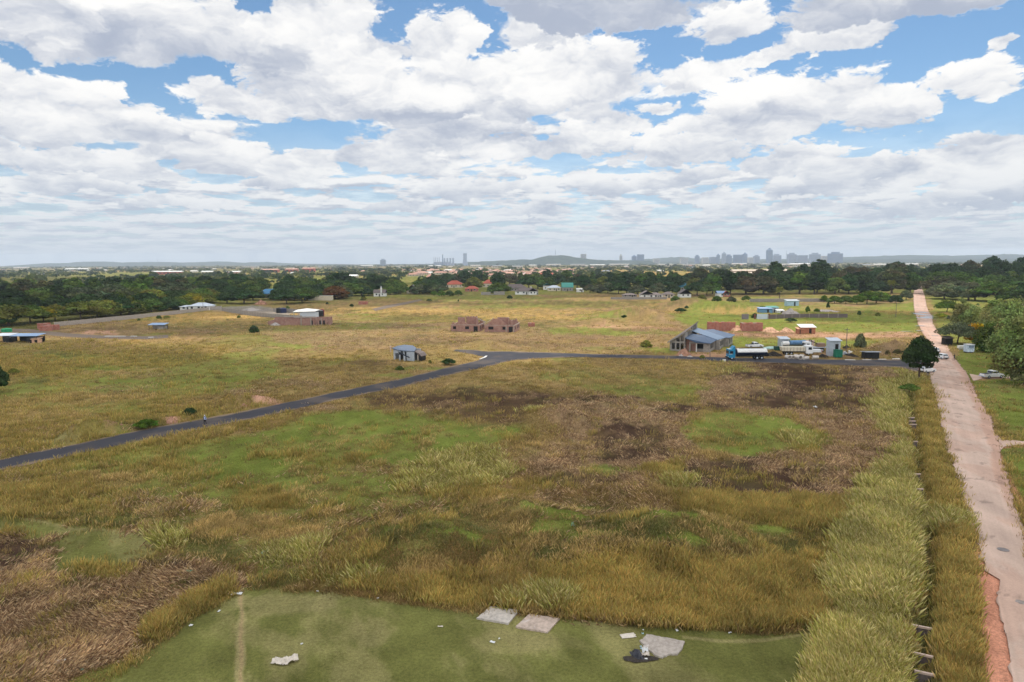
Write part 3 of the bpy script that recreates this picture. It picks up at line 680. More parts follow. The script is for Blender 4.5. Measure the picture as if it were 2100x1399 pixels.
# grass on the edges of roads is shorter; bare types thin out
dist = np.hypot(px_, py_)
clumpy = fbm(px_ / 2.4, py_ / 2.4, 81, 4, .6); big = fbm(px_ / 12, py_ / 18, 82, 4, .6)
flow = fbm(px_ / 7, py_ / 7, 83, 3) * 14
Vs, Fs, Cs = [], [], []; nv = 0
for t, (H, SP, LN, NB, bc, tips) in GT.items():
    if NB == 0: continue
    s = ok & (ty == TI[t])
    if t == 'dead': s &= (fbm(px_ / 1.8, py_ / 2.6, 87, 4, .6) + rng.random(NT) * .25) > .54
    if t in ('field', 'green', 'rust', 'tan'): s &= (clumpy + rng.random(NT) * .5) > .55
    ids = np.nonzero(s)[0]
    if len(ids) == 0: continue
    ids = np.repeat(ids, NB); n = len(ids)
    d = dist[ids]
    hh = H * (.25 + 1.3 * clumpy[ids] + .6 * (big[ids] - .5)).clip(.15, 1.6) * rng.uniform(.6, 1.25, n)
    a = rng.uniform(0, 2 * math.pi, n); r = SP * np.sqrt(rng.random(n)) * (1 + d / 160)
    bx = px_[ids] + np.cos(a) * r; by = py_[ids] + np.sin(a) * r
    ln = np.abs(rng.normal(LN * .6, LN * .45, n)).clip(0, 1.45)
    az_ = a + rng.normal(0, .9, n)
    if t in ('dead', 'burnt'): az_ = flow[ids] + rng.normal(0, .9, n); ln = rng.normal(LN, .3, n).clip(.2, 1.5); nr = d < 78; hh = np.where(nr, hh * 1.1, hh); az_ = np.where(nr, flow[ids] + rng.normal(0, .65, n), az_); ln = np.where(nr, rng.normal(1.22, .2, n).clip(.4, 1.5), ln)
    if t == 'tall': az_ = np.where(rng.random(n) < .5, a, 2.6 + rng.normal(0, .5, n))
    hd = np.sin(ln) * hh; hv = np.cos(ln) * hh
    if t == 'dead': hv += rng.uniform(0, .22, n)
    wd = np.maximum(.010 if t != 'lawn' else .015, d * .00042) * rng.uniform(.7, 1.5, n)
    if t == 'tall': wd *= .8
    if t in ('dead', 'burnt'): wd *= .75
    wa = az_ + math.pi / 2 + rng.normal(0, .7, n)
    # a bent blade: base quad narrowing, then a tip
    bz = np.zeros(n)
    p0 = np.stack([bx - np.cos(wa) * wd / 2, by - np.sin(wa) * wd / 2, bz], -1)
    p1 = np.stack([bx + np.cos(wa) * wd / 2, by + np.sin(wa) * wd / 2, bz], -1)
    mx = bx + np.cos(az_) * hd * .35; my = by + np.sin(az_) * hd * .35
    p2 = np.stack([mx + np.cos(wa) * wd * .45, my + np.sin(wa) * wd * .45, hv * .62], -1)
    p3 = np.stack([bx + np.cos(az_) * hd, by + np.sin(az_) * hd, hv], -1)
    gz = height(bx, by)[:, None] - .03
    tipc = np.array([lin(c, 1.55) for c in tips])[rng.integers(0, len(tips), n)]
    basc = np.array(lin(bc, 1.4))[None] + 0 * tipc
    var = (rng.uniform(.72, 1.25, n) * (.45 + 1.15 * fbm(px_ / 1.6, py_ / 2.4, 85, 4, .6)[ids]))[:, None]
    tipc = tipc * var; basc = basc * var; midc = basc * .4 + tipc * .6
    V = np.stack([p0, p1, p2, p3], 1); V[:, :, 2] += gz
    Vs.append(V.reshape(-1, 3)); Cs.append(np.stack([basc, basc, midc, tipc], 1).reshape(-1, 3))
    f = np.array([0, 1, 2, 3])[None] + (np.arange(n) * 4 + nv)[:, None]; nv += 4 * n
    Fs.append(f)
gm = np_mesh('grass', np.concatenate(Vs), np.concatenate(Fs), np.concatenate(Cs))


def leaf_mat(name, base=None, trans=.35, vari=0.0, hue=0.0):
    m = bpy.data.materials.new(name); m.use_nodes = True; nt = m.node_tree; nt.nodes.clear()
    out = nt.nodes.new('ShaderNodeOutputMaterial'); di = nt.nodes.new('ShaderNodeBsdfDiffuse'); tr = nt.nodes.new('ShaderNodeBsdfTranslucent'); mx = nt.nodes.new('ShaderNodeMixShader')
    mx.inputs[0].default_value = trans
    if base is None: c = attr(nt, 'Col')
    else:
        oi = nt.nodes.new('ShaderNodeObjectInfo'); ge = nt.nodes.new('ShaderNodeNewGeometry')
        rnd = Sk(nt, oi.outputs['Random']); isl = Sk(nt, ge.outputs['Random Per Island'])
        nn = noise(nt, objco(nt), .55, 3, .6)
        hs = nt.nodes.new('ShaderNodeHueSaturation'); nt.links.new(attr(nt, 'Col').s, hs.inputs['Color'])
        nt.links.new((rnd * (-hue) + (hue * .5 + .5)).s, hs.inputs['Hue'])
        nt.links.new(((isl - .5) * .7 + (nn - .5) * 1.1 + (rnd - .5) * vari + 1.0).s, hs.inputs['Value'])
        hs.inputs['Saturation'].default_value = 1.0
        vm = nt.nodes.new('ShaderNodeVectorMath'); vm.operation = 'MULTIPLY'; nt.links.new(hs.outputs[0], vm.inputs[0]); vm.inputs[1].default_value = base
        c = Sk(nt, vm.outputs[0])
    nt.links.new(c.s, di.inputs[0]); nt.links.new(c.s, tr.inputs[0])
    nt.links.new(di.outputs[0], mx.inputs[1]); nt.links.new(tr.outputs[0], mx.inputs[2]); nt.links.new(mx.outputs[0], out.inputs[0])
    return m


gm.materials.append(leaf_mat('grass', trans=.4))
grass = mk('grass', gm, kind='stuff')

# ---------------------------------------------------------------- unseen cloud meshes added overhead to shade the foreground and the woods
def shade_cloud_mesh(name, blobs, z0):
    bm = bmesh.new()
    for cx, cy, r, sx, sy in blobs:
        q = bmesh.ops.create_icosphere(bm, subdivisions=4, radius=1)
        for v in q['verts']:
            p = v.co.copy(); k = 1 + .35 * (math.sin(p.x * 5 + cx) * math.sin(p.y * 4 + cy) + .5 * math.sin(p.x * 11 + p.z * 9 + cy))
            v.co = Vector((cx + p.x * r * sx * k, cy + p.y * r * sy * k, z0 + max(p.z, -.25) * r * .5 * k))
    me = bpy.data.meshes.new(name); bm.to_mesh(me); bm.free()
    return me


shift = Vector((SUNV.x, SUNV.y, 0)) / SUNV.z * 900
mc = leaf_mat('shade_cloud', trans=.5); mc.node_tree.nodes.clear()
_nt = mc.node_tree; _o = _nt.nodes.new('ShaderNodeOutputMaterial'); _d = _nt.nodes.new('ShaderNodeBsdfDiffuse'); _t = _nt.nodes.new('ShaderNodeBsdfTranslucent'); _m = _nt.nodes.new('ShaderNodeMixShader')
_d.inputs[0].default_value = _t.inputs[0].default_value = (.96, .96, .96, 1); _m.inputs[0].default_value = .74
_nt.links.new(_d.outputs[0], _m.inputs[1]); _nt.links.new(_t.outputs[0], _m.inputs[2]); _nt.links.new(_m.outputs[0], _o.inputs[0])
for blobs in ([(-130, 40, 150, 1, 1), (60, 20, 170, 1, .9), (200, 60, 130, 1, 1), (-60, 130, 90, 1.4, .6), (120, 140, 80, 1.5, .6), (0, -100, 160, 1.3, 1)],
              [(-420, 560, 190, 1.2, .9), (-250, 480, 150, 1.2, .9), (-60, 700, 190, 1.6, .9), (120, 600, 110, 1.6, .6), (-170, 300, 60, 1.6, .5), (230, 330, 60, 1.6, .4), (300, 830, 180, 1.6, .9), (560, 720, 170, 1.2, 1.2), (450, 520, 90, 1.3, .8)]):
    o = mk('shade_cloud', shade_cloud_mesh('shade_cloud', [(a + shift.x, b + shift.y, r, sx, sy) for a, b, r, sx, sy in blobs], 900), kind='structure')
    o.data.materials.append(mc); o.data.polygons.foreach_set('use_smooth', np.ones(len(o.data.polygons), bool))
# ---------------------------------------------------------------- helpers for things
def thing(name, label, cat, loc=(0, 0, 0), rz=0.0, group=None):
    o = bpy.data.objects.new(name, None); COL.objects.link(o)
    o.location = loc; o.rotation_euler = (0, 0, rz); o.empty_display_size = .3
    o['label'] = label; o['category'] = cat
    if group: o['group'] = group
    return o


def tag(o, label, cat, group=None):
    o['label'] = label; o['category'] = cat
    if group: o['group'] = group
    return o


def copy_thing(root, loc, rz=None, sc=None, label=None, group=None):
    r = root.copy(); COL.objects.link(r); r.location = loc
    if rz is not None: r.rotation_euler = (0, 0, rz)
    if sc is not None: r.scale = sc if not isinstance(sc, (int, float)) else (sc, sc, sc)
    if label: r['label'] = label
    if group: r['group'] = group
    for ch in list(root.children):
        c = ch.copy(); COL.objects.link(c); c.parent = r
        for g2 in list(ch.children):
            d = g2.copy(); COL.objects.link(d); d.parent = c
    return r


# ---------------------------------------------------------------- trees
def crown_mesh(name, blobs, nleaf, size, seed, droop=0.0, core=.72, loose=.05):
    """leaf clusters over many lobes; blobs are (x, y, z, r, squash)"""
    rg = np.random.default_rng(seed)
    B = np.array(blobs, float); wts = B[:, 3] ** 2; wts /= wts.sum()
    k = rg.choice(len(B), nleaf, p=wts)
    v = rg.normal(size=(nleaf, 3)); v /= np.linalg.norm(v, axis=1)[:, None]
    v[:, 2] = np.where(v[:, 2] < -.35, -v[:, 2] * .6, v[:, 2])
    lump = .80 + .34 * fbm(v[:, 0] * 2.2 + k * 7.1 + 20, v[:, 1] * 2.2 + v[:, 2] * 2.5 + 20, seed, 3)
    rad = (rg.uniform(.80, 1.05, nleaf) * lump)
    stray = rg.random(nleaf) < loose; rad[stray] *= rg.uniform(1.05, 1.3, stray.sum())
    c = B[k, :3] + v * (B[k, 3] * rad)[:, None] * np.stack([np.ones(nleaf), np.ones(nleaf), B[k, 4]], -1)
    c[:, 2] -= droop * rg.random(nleaf) ** 2
    nrm = v + rg.normal(0, .55, (nleaf, 3)); nrm /= np.linalg.norm(nrm, axis=1)[:, None]
    t1 = np.cross(nrm, rg.normal(size=(nleaf, 3))); t1 /= np.linalg.norm(t1, axis=1)[:, None]; t2 = np.cross(nrm, t1)
    s = (size * rg.uniform(.55, 1.35, nleaf))[:, None]
    q = [c + t1 * s, c + t2 * s * .75 - nrm * s * .25, c - t1 * s * .9, c - t2 * s * .8 - nrm * s * .2]
    V = np.stack(q, 1).reshape(-1, 3); F = np.arange(nleaf * 4).reshape(-1, 4)
    tint = rg.uniform(.85, 1.15, (len(B), 3)) * rg.uniform(.75, 1.3, len(B))[:, None]
    col = np.repeat(tint[k] * rg.uniform(.75, 1.25, nleaf)[:, None], 4, 0)
    # inner foliage so that the crown is not hollow
    Vl, Fl, Cl = [V], [F], [col]; nv = len(V)
    bm = bmesh.new(); bmesh.ops.create_icosphere(bm, subdivisions=2, radius=1)
    sv = np.array([x.co[:] for x in bm.verts]); sf = np.array([[x.index for x in f.verts] for f in bm.faces]); bm.free()
    for i, (x, y, z, r, sq) in enumerate(B):
        n = .9 + .3 * (fbm(sv[:, 0] * 3 + i + 9, sv[:, 1] * 3 + sv[:, 2] * 2 + 9, 5, 3) - .5)[:, None]
        Vl.append(sv * n * r * core * np.array([1, 1, sq]) + [x, y, z - .05 * r]); Cl.append(np.tile(tint[i] * .9, (len(sv), 1)))
        f4 = np.concatenate([sf, sf[:, 2:3]], 1) + nv; nv += len(sv); Fl.append(f4)
    V = np.concatenate(Vl); C = np.concatenate(Cl)
    F4 = Fl[0]; F3 = np.concatenate([f[:, :3] for f in Fl[1:]])
    me = bpy.data.meshes.new(name)
    me.vertices.add(len(V)); me.vertices.foreach_set('co', V.astype(np.float32).ravel())
    lv = np.concatenate([F4.ravel(), F3.ravel()]).astype(np.int32)
    me.loops.add(len(lv)); me.loops.foreach_set('vertex_index', lv)
    me.polygons.add(len(F4) + len(F3))
    me.polygons.foreach_set('loop_start', np.concatenate([np.arange(len(F4)) * 4, len(F4) * 4 + np.arange(len(F3)) * 3]).astype(np.int32))
    me.update(calc_edges=True)
    a = me.color_attributes.new('Col', 'FLOAT_COLOR', 'POINT'); c4 = np.ones((len(V), 4), np.float32); c4[:, :3] = C; a.data.foreach_set('color', c4.ravel())
    return me


def limb(bm, a, b, r0, r1, n=7):
    a = Vector(a); b = Vector(b); z = (b - a).normalized()
    x = z.orthogonal().normalized(); y = z.cross(x)
    ra = [bm.verts.new(a + (x * math.cos(t) + y * math.sin(t)) * r0) for t in [i * 2 * math.pi / n for i in range(n)]]
    rb = [bm.verts.new(b + (x * math.cos(t) + y * math.sin(t)) * r1) for t in [i * 2 * math.pi / n for i in range(n)]]
    for i in range(n): bm.faces.new((ra[i], ra[(i + 1) % n], rb[(i + 1) % n], rb[i]))
    bm.faces.new(rb)


def trunk_mesh(name, h, r, blobs, seed, fork=.45, lean=.0):
    rg = random.Random(seed); bm = bmesh.new()
    p = Vector((0, 0, -.3)); top = Vector((lean + rg.uniform(-.2, .2), rg.uniform(-.2, .2), h * fork))
    mid = (p + top) / 2 + Vector((rg.uniform(-.15, .15), rg.uniform(-.15, .15), 0))
    limb(bm, p, mid, r * 1.25, r * .9); limb(bm, mid, top, r * .9, r * .72)
    for x, y, z, rr, sq in sorted(blobs, key=lambda b: -b[3])[:7]:
        e = Vector((x, y, z)); m = top.lerp(e, .5) + Vector((rg.uniform(-.3, .3), rg.uniform(-.3, .3), rg.uniform(0, .4)))
        limb(bm, top, m, r * .55, r * .35); limb(bm, m, e, r * .35, r * .12)
    me = bpy.data.meshes.new(name); bm.to_mesh(me); bm.free(); return me


def blobs_dome(rad, h, n, seed, z0=.45, sq=.8, rb=.42):
    """lobes arranged as a broad dome of height h"""
    rg = random.Random(seed); out = [(0, 0, h * (z0 + 1) / 2, rad * .62, sq)]
    for i in range(n):
        a = i * 2.4 + rg.uniform(-.4, .4); q = math.sqrt((i + .5) / n)
        r = rad * rb * rg.uniform(.7, 1.2)
        x, y = math.cos(a) * q * (rad - r * .6), math.sin(a) * q * (rad - r * .6)
        zt = h - r * sq - (h * (1 - z0)) * .62 * q * q - rg.uniform(0, .06) * h
        out.append((x, y, zt, r, sq * rg.uniform(.8, 1.1)))
    return out


def blobs_tall(rad, h, n, seed, z0=.25):
    rg = random.Random(seed); out = []
    for i in range(n):
        f = i / (n - 1); z = h * (z0 + (1 - z0) * f * .93)
        w = math.sin(math.pi * (.18 + .72 * f)) ** .7
        a = i * 2.2 + rg.uniform(-.5, .5); r = rad * rg.uniform(.42, .62) * w
        out.append((math.cos(a) * rad * .5 * w, math.sin(a) * rad * .5 * w, z - r * .3, r, 1.05))
    return out


def bark():
    m, nt, bs = new_mat('bark'); n = noise(nt, objco(nt), 5, 4, .6)
    nt.links.new(mix(nt, n, lin((58, 46, 38)), lin((112, 94, 78))).s, bs.inputs['Base Color']); return m


BARK = bark()
LEAF = dict(
    dark=leaf_mat('dark_foliage', (*lin((64, 82, 48)),), .25, .5, .04),
    mid=leaf_mat('green_foliage', (*lin((92, 110, 52)),), .3, .5, .04),
    olive=leaf_mat('olive_foliage', (*lin((118, 120, 56)),), .3, .4, .04),
    grey=leaf_mat('grey_foliage', (*lin((98, 104, 74)),), .25, .4, .03),
    yellow=leaf_mat('yellow_foliage', (*lin((140, 142, 50)),), .3, .3, .03),
    gold=leaf_mat('golden_foliage', (*lin((190, 148, 40)),), .3, .3, .02),
    brown=leaf_mat('brown_foliage', (*lin((92, 88, 60)),), .25, .3, .01),
    euc=leaf_mat('eucalyptus_foliage', (*lin((132, 138, 82)),), .3, .4, .03),
    bright=leaf_mat('bright_foliage', (*lin((92, 116, 44)),), .3, .4, .03),
    flame=leaf_mat('orange_foliage', (*lin((120, 84, 50)),), .3, .2, .005))
PROTO = {}
_shapes = [('dome', 5.0, 9.0, 16, .24, .85), ('dome', 5.6, 9.0, 20, .20, .9), ('dome', 4.4, 9.0, 14, .16, .95), ('flat', 6.4, 8.0, 16, .52, .6), ('tall', 3.4, 12.0, 14, 0, 0), ('tall', 4.2, 12.0, 16, 0, 0), ('dome', 5.2, 9.0, 24, .12, .85), ('cone', 2.2, 12.0, 12, 0, 0)]
for i, (k, rad, h, n, z0, sq) in enumerate(_shapes):
    bl = blobs_tall(rad, h, n, 30 + i) if k in ('tall', 'cone') else blobs_dome(rad, h, n, 30 + i, z0, sq)
    if k == 'cone': bl = [(x * .6, y * .6, z, r * (1.5 - z / h), 1.2) for x, y, z, r, q in bl]
    cm = crown_mesh('crown', bl, 2800, .40 if k != 'cone' else .3, 50 + i)
    tm = trunk_mesh('trunk', h, .26, bl, 70 + i, fork=.32); tm.materials.append(BARK)
    PROTO.setdefault(k, []).append((cm, tm, h, rad))
CR = {}


def crown_for(cm, leaf):
    key = (cm.name, leaf)
    if key not in CR:
        m = cm.copy(); m.materials.clear(); m.materials.append(LEAF[leaf]); CR[key] = m
    return CR[key]


trng = random.Random(11)
ALLT = []


def tree(x, y, h, leaf='dark', kind='dome', wide=1.0, label=None, group=None, z=0.0, variant=None, cat='tree', name='tree'):
    pr = PROTO[kind]; cm, tm, ph, pr_ = pr[(variant if variant is not None else trng.randrange(len(pr))) % len(pr)]
    s = h / ph
    t = thing(name, label or '', cat, (x, y, z), trng.uniform(0, 6.28), group)
    t.scale = (s * wide * trng.uniform(.92, 1.1), s * wide * trng.uniform(.92, 1.1), s)
    mk('crown', crown_for(cm, leaf), t); mk('trunk', tm, t)
    ALLT.append((t, leaf, kind, h)); return t


LM = [(30, 'the black-sided sheds'), (95, 'the red brick stacks'), (200, 'the grey boundary wall'), (320, 'the low blue shelter'), (438, 'the small blue roof'), (510, 'the grey walled yard'), (565, 'the long blue roof'),
      (655, 'the low white wall'), (778, 'the white gabled chapel'), (845, 'the cream gabled house'), (930, 'the first red-roofed house'), (1000, 'the second red-roofed house'), (1080, 'the chimneyed house'), (1165, 'the green-roofed house'),
      (1325, 'the white gabled house'), (1405, 'the cyan-roofed house'), (1484, 'the small white house'), (1550, 'the rubble yard'), (1625, 'the white shed'), (1730, 'the low block wall'), (1826, 'the tall palm'), (1885, 'the dirt road end'), (1960, 'the thorn tree'), (2060, 'the beige perimeter wall')]
TONE = dict(dark='dark green', mid='mid green', olive='olive green', grey='grey-green', yellow='yellow-green', gold='golden yellow', brown='brownish', euc='pale green', bright='bright green', flame='orange-tinged')
SHP = dict(dome='round-crowned', flat='flat-topped', tall='tall upright', cone='narrow pointed')
ORD = ['first', 'second', 'third', 'fourth', 'fifth', 'sixth', 'seventh', 'eighth', 'ninth', 'tenth', 'eleventh', 'twelfth', 'thirteenth', 'fourteenth']
WOOD = []
OPEN = [(660, 612, 18), (548, 600, 27), (438, 596, 7), (778, 600, 19), (845, 596, 13), (931, 588, 24), (1000, 588, 19), (966, 596, 18), (1080, 598, 36), (1055, 590, 16), (1165, 590, 16), (1140, 593, 9), (1327, 602, 13), (1405, 592, 19), (1405, 602, 13), (1484, 602, 11), (1190, 597, 7), (1840, 590, 0)]


def row(pts, spacing, hr, leaves, kinds, where, jd=6.0, wide=(1.35, 1.8), grp='trees of the wooded belt'):
    """pts: (px, base py) control points of a row of trees"""
    A = [at(a, b) for a, b in pts]; ls = [0]
    for i in range(1, len(A)): ls.append(ls[-1] + (A[i] - A[i - 1]).length)
    s = trng.uniform(0, spacing)
    while s < ls[-1]:
        i = max(j for j in range(len(ls)) if ls[j] <= s); i = min(i, len(A) - 2)
        p = A[i].lerp(A[i + 1], (s - ls[i]) / max(1e-6, ls[i + 1] - ls[i]))
        x = p.x + trng.uniform(-2, 2); y = p.y + trng.uniform(-jd, jd)
        s += spacing * trng.uniform(.75, 1.3)
        px = float(to_px(np.array([x]), np.array([y]))[0][0]); by = float(to_px(np.array([x]), np.array([y]))[1][0])
        h = trng.uniform(*hr)
        if any(abs(px - a) < w and by > b - 2 for a, b, w in OPEN): continue
        if not (-40 < px < 2140): continue
        leaf = trng.choice(leaves); kd = trng.choice(kinds)
        t = tree(x, y, h * (1.25 if kd in ('tall', 'cone') else 1), leaf, kd, trng.uniform(*wide), group=grp)
        lm = min(LM, key=lambda q: abs(q[0] - px))
        side = 'left of' if px < lm[0] - 14 else 'right of' if px > lm[0] + 14 else 'behind'
        WOOD.append((px, t, f"{TONE[leaf]} {SHP[kd]} tree {side} {lm[1]}, {where}"))


# left wood behind the boundary wall
row([(-30, 672), (120, 658), (300, 641), (452, 626)], 8.5, (7.5, 9.5), ['olive', 'mid', 'olive', 'mid', 'dark', 'yellow'], ['dome', 'dome', 'flat'], 'front row', 2)
row([(-30, 655), (150, 645), (300, 632), (440, 620)], 10, (9.5, 12), ['dark', 'mid', 'dark', 'olive'], ['dome'], 'second row')
row([(-30, 638), (200, 626), (450, 612)], 13, (11.5, 14.5), ['dark', 'dark', 'mid', 'dark', 'grey'], ['dome', 'dome', 'flat'], 'mid wood')
row([(-30, 620), (200, 612), (480, 603)], 15, (12, 15), ['dark', 'dark', 'brown', 'mid'], ['dome', 'dome', 'tall'], 'fourth row')
row([(-30, 604), (200, 600), (480, 596)], 18, (12.5, 16), ['dark', 'dark', 'mid'], ['dome', 'dome'], 'far edge row', wide=(1.3, 1.7))
# middle
row([(452, 622), (540, 625), (640, 621), (700, 611)], 11, (8, 10.5), ['dark', 'dark', 'mid', 'grey', 'flame'], ['dome', 'dome', 'flat'], 'front row')
row([(440, 609), (600, 609), (760, 606)], 9, (9.5, 12), ['dark', 'dark', 'mid'], ['dome'], 'second row')
row([(460, 599), (700, 597), (900, 596)], 10, (12, 14.5), ['dark', 'dark', 'mid'], ['dome', 'dome', 'tall'], 'back row')
row([(700, 608), (800, 604), (900, 603), (1050, 601), (1200, 600), (1340, 604), (1470, 606)], 9, (7.5, 10), ['dark', 'mid', 'dark', 'grey'], ['dome', 'dome', 'flat'], 'front row', 4)
row([(880, 594), (1100, 593), (1300, 595), (1480, 597)], 8.5, (11, 14), ['dark', 'dark', 'mid', 'olive'], ['dome', 'dome', 'tall', 'flat'], 'second row')
row([(880, 583), (1200, 583), (1460, 585)], 12, (12, 14.5), ['dark', 'dark', 'mid', 'brown'], ['dome', 'dome', 'cone', 'tall'], 'back row', 10, (1.3, 1.7))
row([(442, 614), (560, 617), (645, 616)], 9, (8.5, 11), ['dark', 'dark', 'mid'], ['dome'], 'between front and second row', 3)
row([(640, 608), (760, 605), (900, 602)], 9, (7.5, 10), ['dark', 'dark', 'mid'], ['dome'], 'between front and second row', 3)
row([(440, 603), (700, 601), (900, 599)], 10, (11.5, 14), ['dark', 'dark', 'mid'], ['dome'], 'third row', 3)
# right belt
row([(1455, 603), (1650, 603), (1860, 601)], 13, (12, 16), ['dark', 'dark', 'brown', 'mid'], ['dome', 'dome', 'tall'], 'front row', 4)
row([(1440, 593), (1650, 593), (1866, 590)], 15, (16, 20), ['dark', 'dark', 'brown', 'dark'], ['dome', 'dome', 'tall'], 'second row', wide=(1.2, 1.6))
row([(1560, 583), (1700, 583), (1870, 580)], 17, (18, 23), ['dark', 'dark', 'brown'], ['dome', 'tall'], 'back row', wide=(1.1, 1.4))
row([(1905, 612), (1990, 616), (2130, 622)], 12, (9, 12.5), ['mid', 'dark', 'olive', 'grey'], ['dome', 'flat', 'dome'], 'front row', 3)
row([(1902, 603), (2000, 604), (2130, 606)], 13, (13, 17), ['dark', 'dark', 'mid', 'brown'], ['dome', 'flat'], 'second row')
row([(1900, 592), (2000, 592), (2130, 592)], 15, (17, 22), ['dark', 'dark', 'mid'], ['dome', 'dome'], 'third row')
row([(1898, 582), (2000, 580), (2130, 580)], 20, (21, 27), ['dark', 'dark', 'brown'], ['dome', 'tall'], 'back row', wide=(1.1, 1.4))
row([(1660, 571), (1800, 570), (1905, 570)], 16, (12, 15.5), ['yellow', 'bright', 'yellow'], ['dome'], 'sunlit far row', 6, (1.1, 1.4))
_by = {}
for px, t, l in sorted(WOOD, key=lambda q: q[0]): _by.setdefault(l, []).append(t)
for l, ts in _by.items():
    for i, t in enumerate(ts): t['label'] = l if len(ts) == 1 else (f"{ORD[min(i, 13)]} " + l)
print('wood trees', len(WOOD))

# ---- trees that stand alone
def lone(px, py, h, leaf, kind, wide, label, **k):
    p = at(px, py); return tree(p.x, p.y, h, leaf, kind, wide, label, **k)


def fine_tree(px, py, blobs, nleaf, size, leaf, h, label, r=.3, fork=.35, seed=1, droop=0.0, group=None, core=.42, name='tree', cat='tree', lean=0):
    p = at(px, py); t = thing(name, label, cat, p, 0, group)
    cm = crown_mesh('crown', blobs, int(nleaf * 1.25), size, seed, droop, core, .14); cm.materials.append(LEAF[leaf]); mk('crown', cm, t)
    tm = trunk_mesh('trunk', h, r, blobs, seed + 1, fork, lean); tm.materials.append(BARK); mk('trunk', tm, t); return t


LEAF['shade'] = leaf_mat('glossy_dark_foliage', lin((52, 64, 36)), .2, .2, .02)
bl = [(0, 0, 6.6, 2.6, .95), (-1.8, .3, 6.0, 1.7, .9), (1.9, -.2, 6.2, 1.7, .9), (-2.4, 0, 4.4, 1.5, .8), (2.5, .2, 4.5, 1.6, .8), (.2, -1.6, 5.0, 2.0, .9), (0, 1.5, 5.2, 2.0, .9), (-.8, 0, 8.4, 1.3, .9), (.9, 0, 8.2, 1.25, .9), (0, 0, 9.2, .8, 1), (-1.3, -.4, 3.2, 1.2, .6), (1.5, -.4, 3.3, 1.3, .6), (-3, .2, 5.4, .9, .8), (3.1, 0, 5.7, .9, .8)]
fine_tree(1884, 779, bl, 5200, .24, 'shade', 9, 'single dark round-crowned tree at the corner of the tar road and dirt road', .26, .3, 5)
# big eucalyptus group on the right, over the pickup
def euc_blobs(h, rad, n, seed): return blobs_tall(rad * 1.5, h, n, seed, .12)
fine_tree(2102, 790, euc_blobs(15.5, 4.2, 26, 4), 6000, .30, 'euc', 15, 'largest pale green leafy tree overhanging the parked pickup, at the frame edge', .35, .3, 14, .6)
fine_tree(2068, 752, blobs_tall(5.2, 12, 22, 6, .34), 4600, .30, 'euc', 12, 'tall pale green tree growing just behind the parked pickup', .3, .3, 16, .6)
fine_tree(2072, 716, euc_blobs(15.5, 4.8, 24, 8), 4600, .34, 'euc', 15, 'broad pale green tree behind the white kiosk, its top highest of the clump', .3, .3, 18, .6)
fine_tree(2030, 722, euc_blobs(8.5, 3.4, 14, 9), 2600, .3, 'mid', 8, 'low mid green tree shading the white kiosk from the right', .25, .3, 19, .4)
fine_tree(2036, 700, euc_blobs(14.5, 3.2, 18, 10), 3400, .34, 'euc', 14, 'narrow green tree rising left of the broad tree behind the kiosk', .28, .3, 20, .5)
fine_tree(1964, 706, [(x, y, z, r, q) for x, y, z, r, q in blobs_dome(6.6, 6.4, 18, 33, .55, .55, .36)], 4200, .26, 'grey', 6.4, 'grey flat-topped thorn tree spreading over the road edge by the dark hut', .24, .4, 21)
fine_tree(1999, 706, blobs_dome(3.6, 7.2, 12, 35, .2, .95, .45), 2400, .28, 'gold', 7, 'golden yellow flowering tree between the thorn tree and the kiosk', .22, .3, 22)
fine_tree(1972, 676, euc_blobs(12.5, 2.6, 14, 11), 2600, .32, 'euc', 12, 'slender upright green tree rising behind the thorn tree', .22, .3, 23, .4)
fine_tree(1997, 680, euc_blobs(11.0, 2.2, 12, 12), 2200, .32, 'euc', 11, 'second slender upright tree, right of the first one behind the thorn tree', .2, .3, 24, .4)
fine_tree(1942, 640, blobs_dome(6, 6, 14, 36, .35, .7, .4), 1800, .36, 'bright', 6, 'low bright green spreading tree beside the dirt road before the right wood', .22, .3, 25)
# tall trees over the horizon on the right
for a, b, h, w in ((2052, 590, 27, 1.0), (2085, 588, 25, 1.1), (2018, 590, 22, 1.0), (1960, 588, 22, 1.1)):
    lone(a, b, h, 'dark', 'dome', w * .75, {2052: 'highest dark tree of the right-hand wood, breaking the skyline', 2085: 'dark broad tree just right of the highest skyline tree', 2018: 'dark tree just left of the highest skyline tree', 1960: 'dark domed tree on the skyline right of the dirt road end'}[a])
lone(1675, 601, 24, 'dark', 'dome', .8, 'tallest dark domed tree above the belt, left of the yellow-green row')
lone(1720, 600, 19, 'brown', 'dome', .85, 'brownish domed tree right of the tallest domed tree in the belt')
lone(-6, 806, 6.2, 'dark', 'dome', .8, 'dark green tree cut by the left edge of the picture beside the field')
lone(28, 768, 1.6, 'olive', 'dome', 1.2, 'low olive shrub right of the tree at the left edge', name='bush', cat='bush')
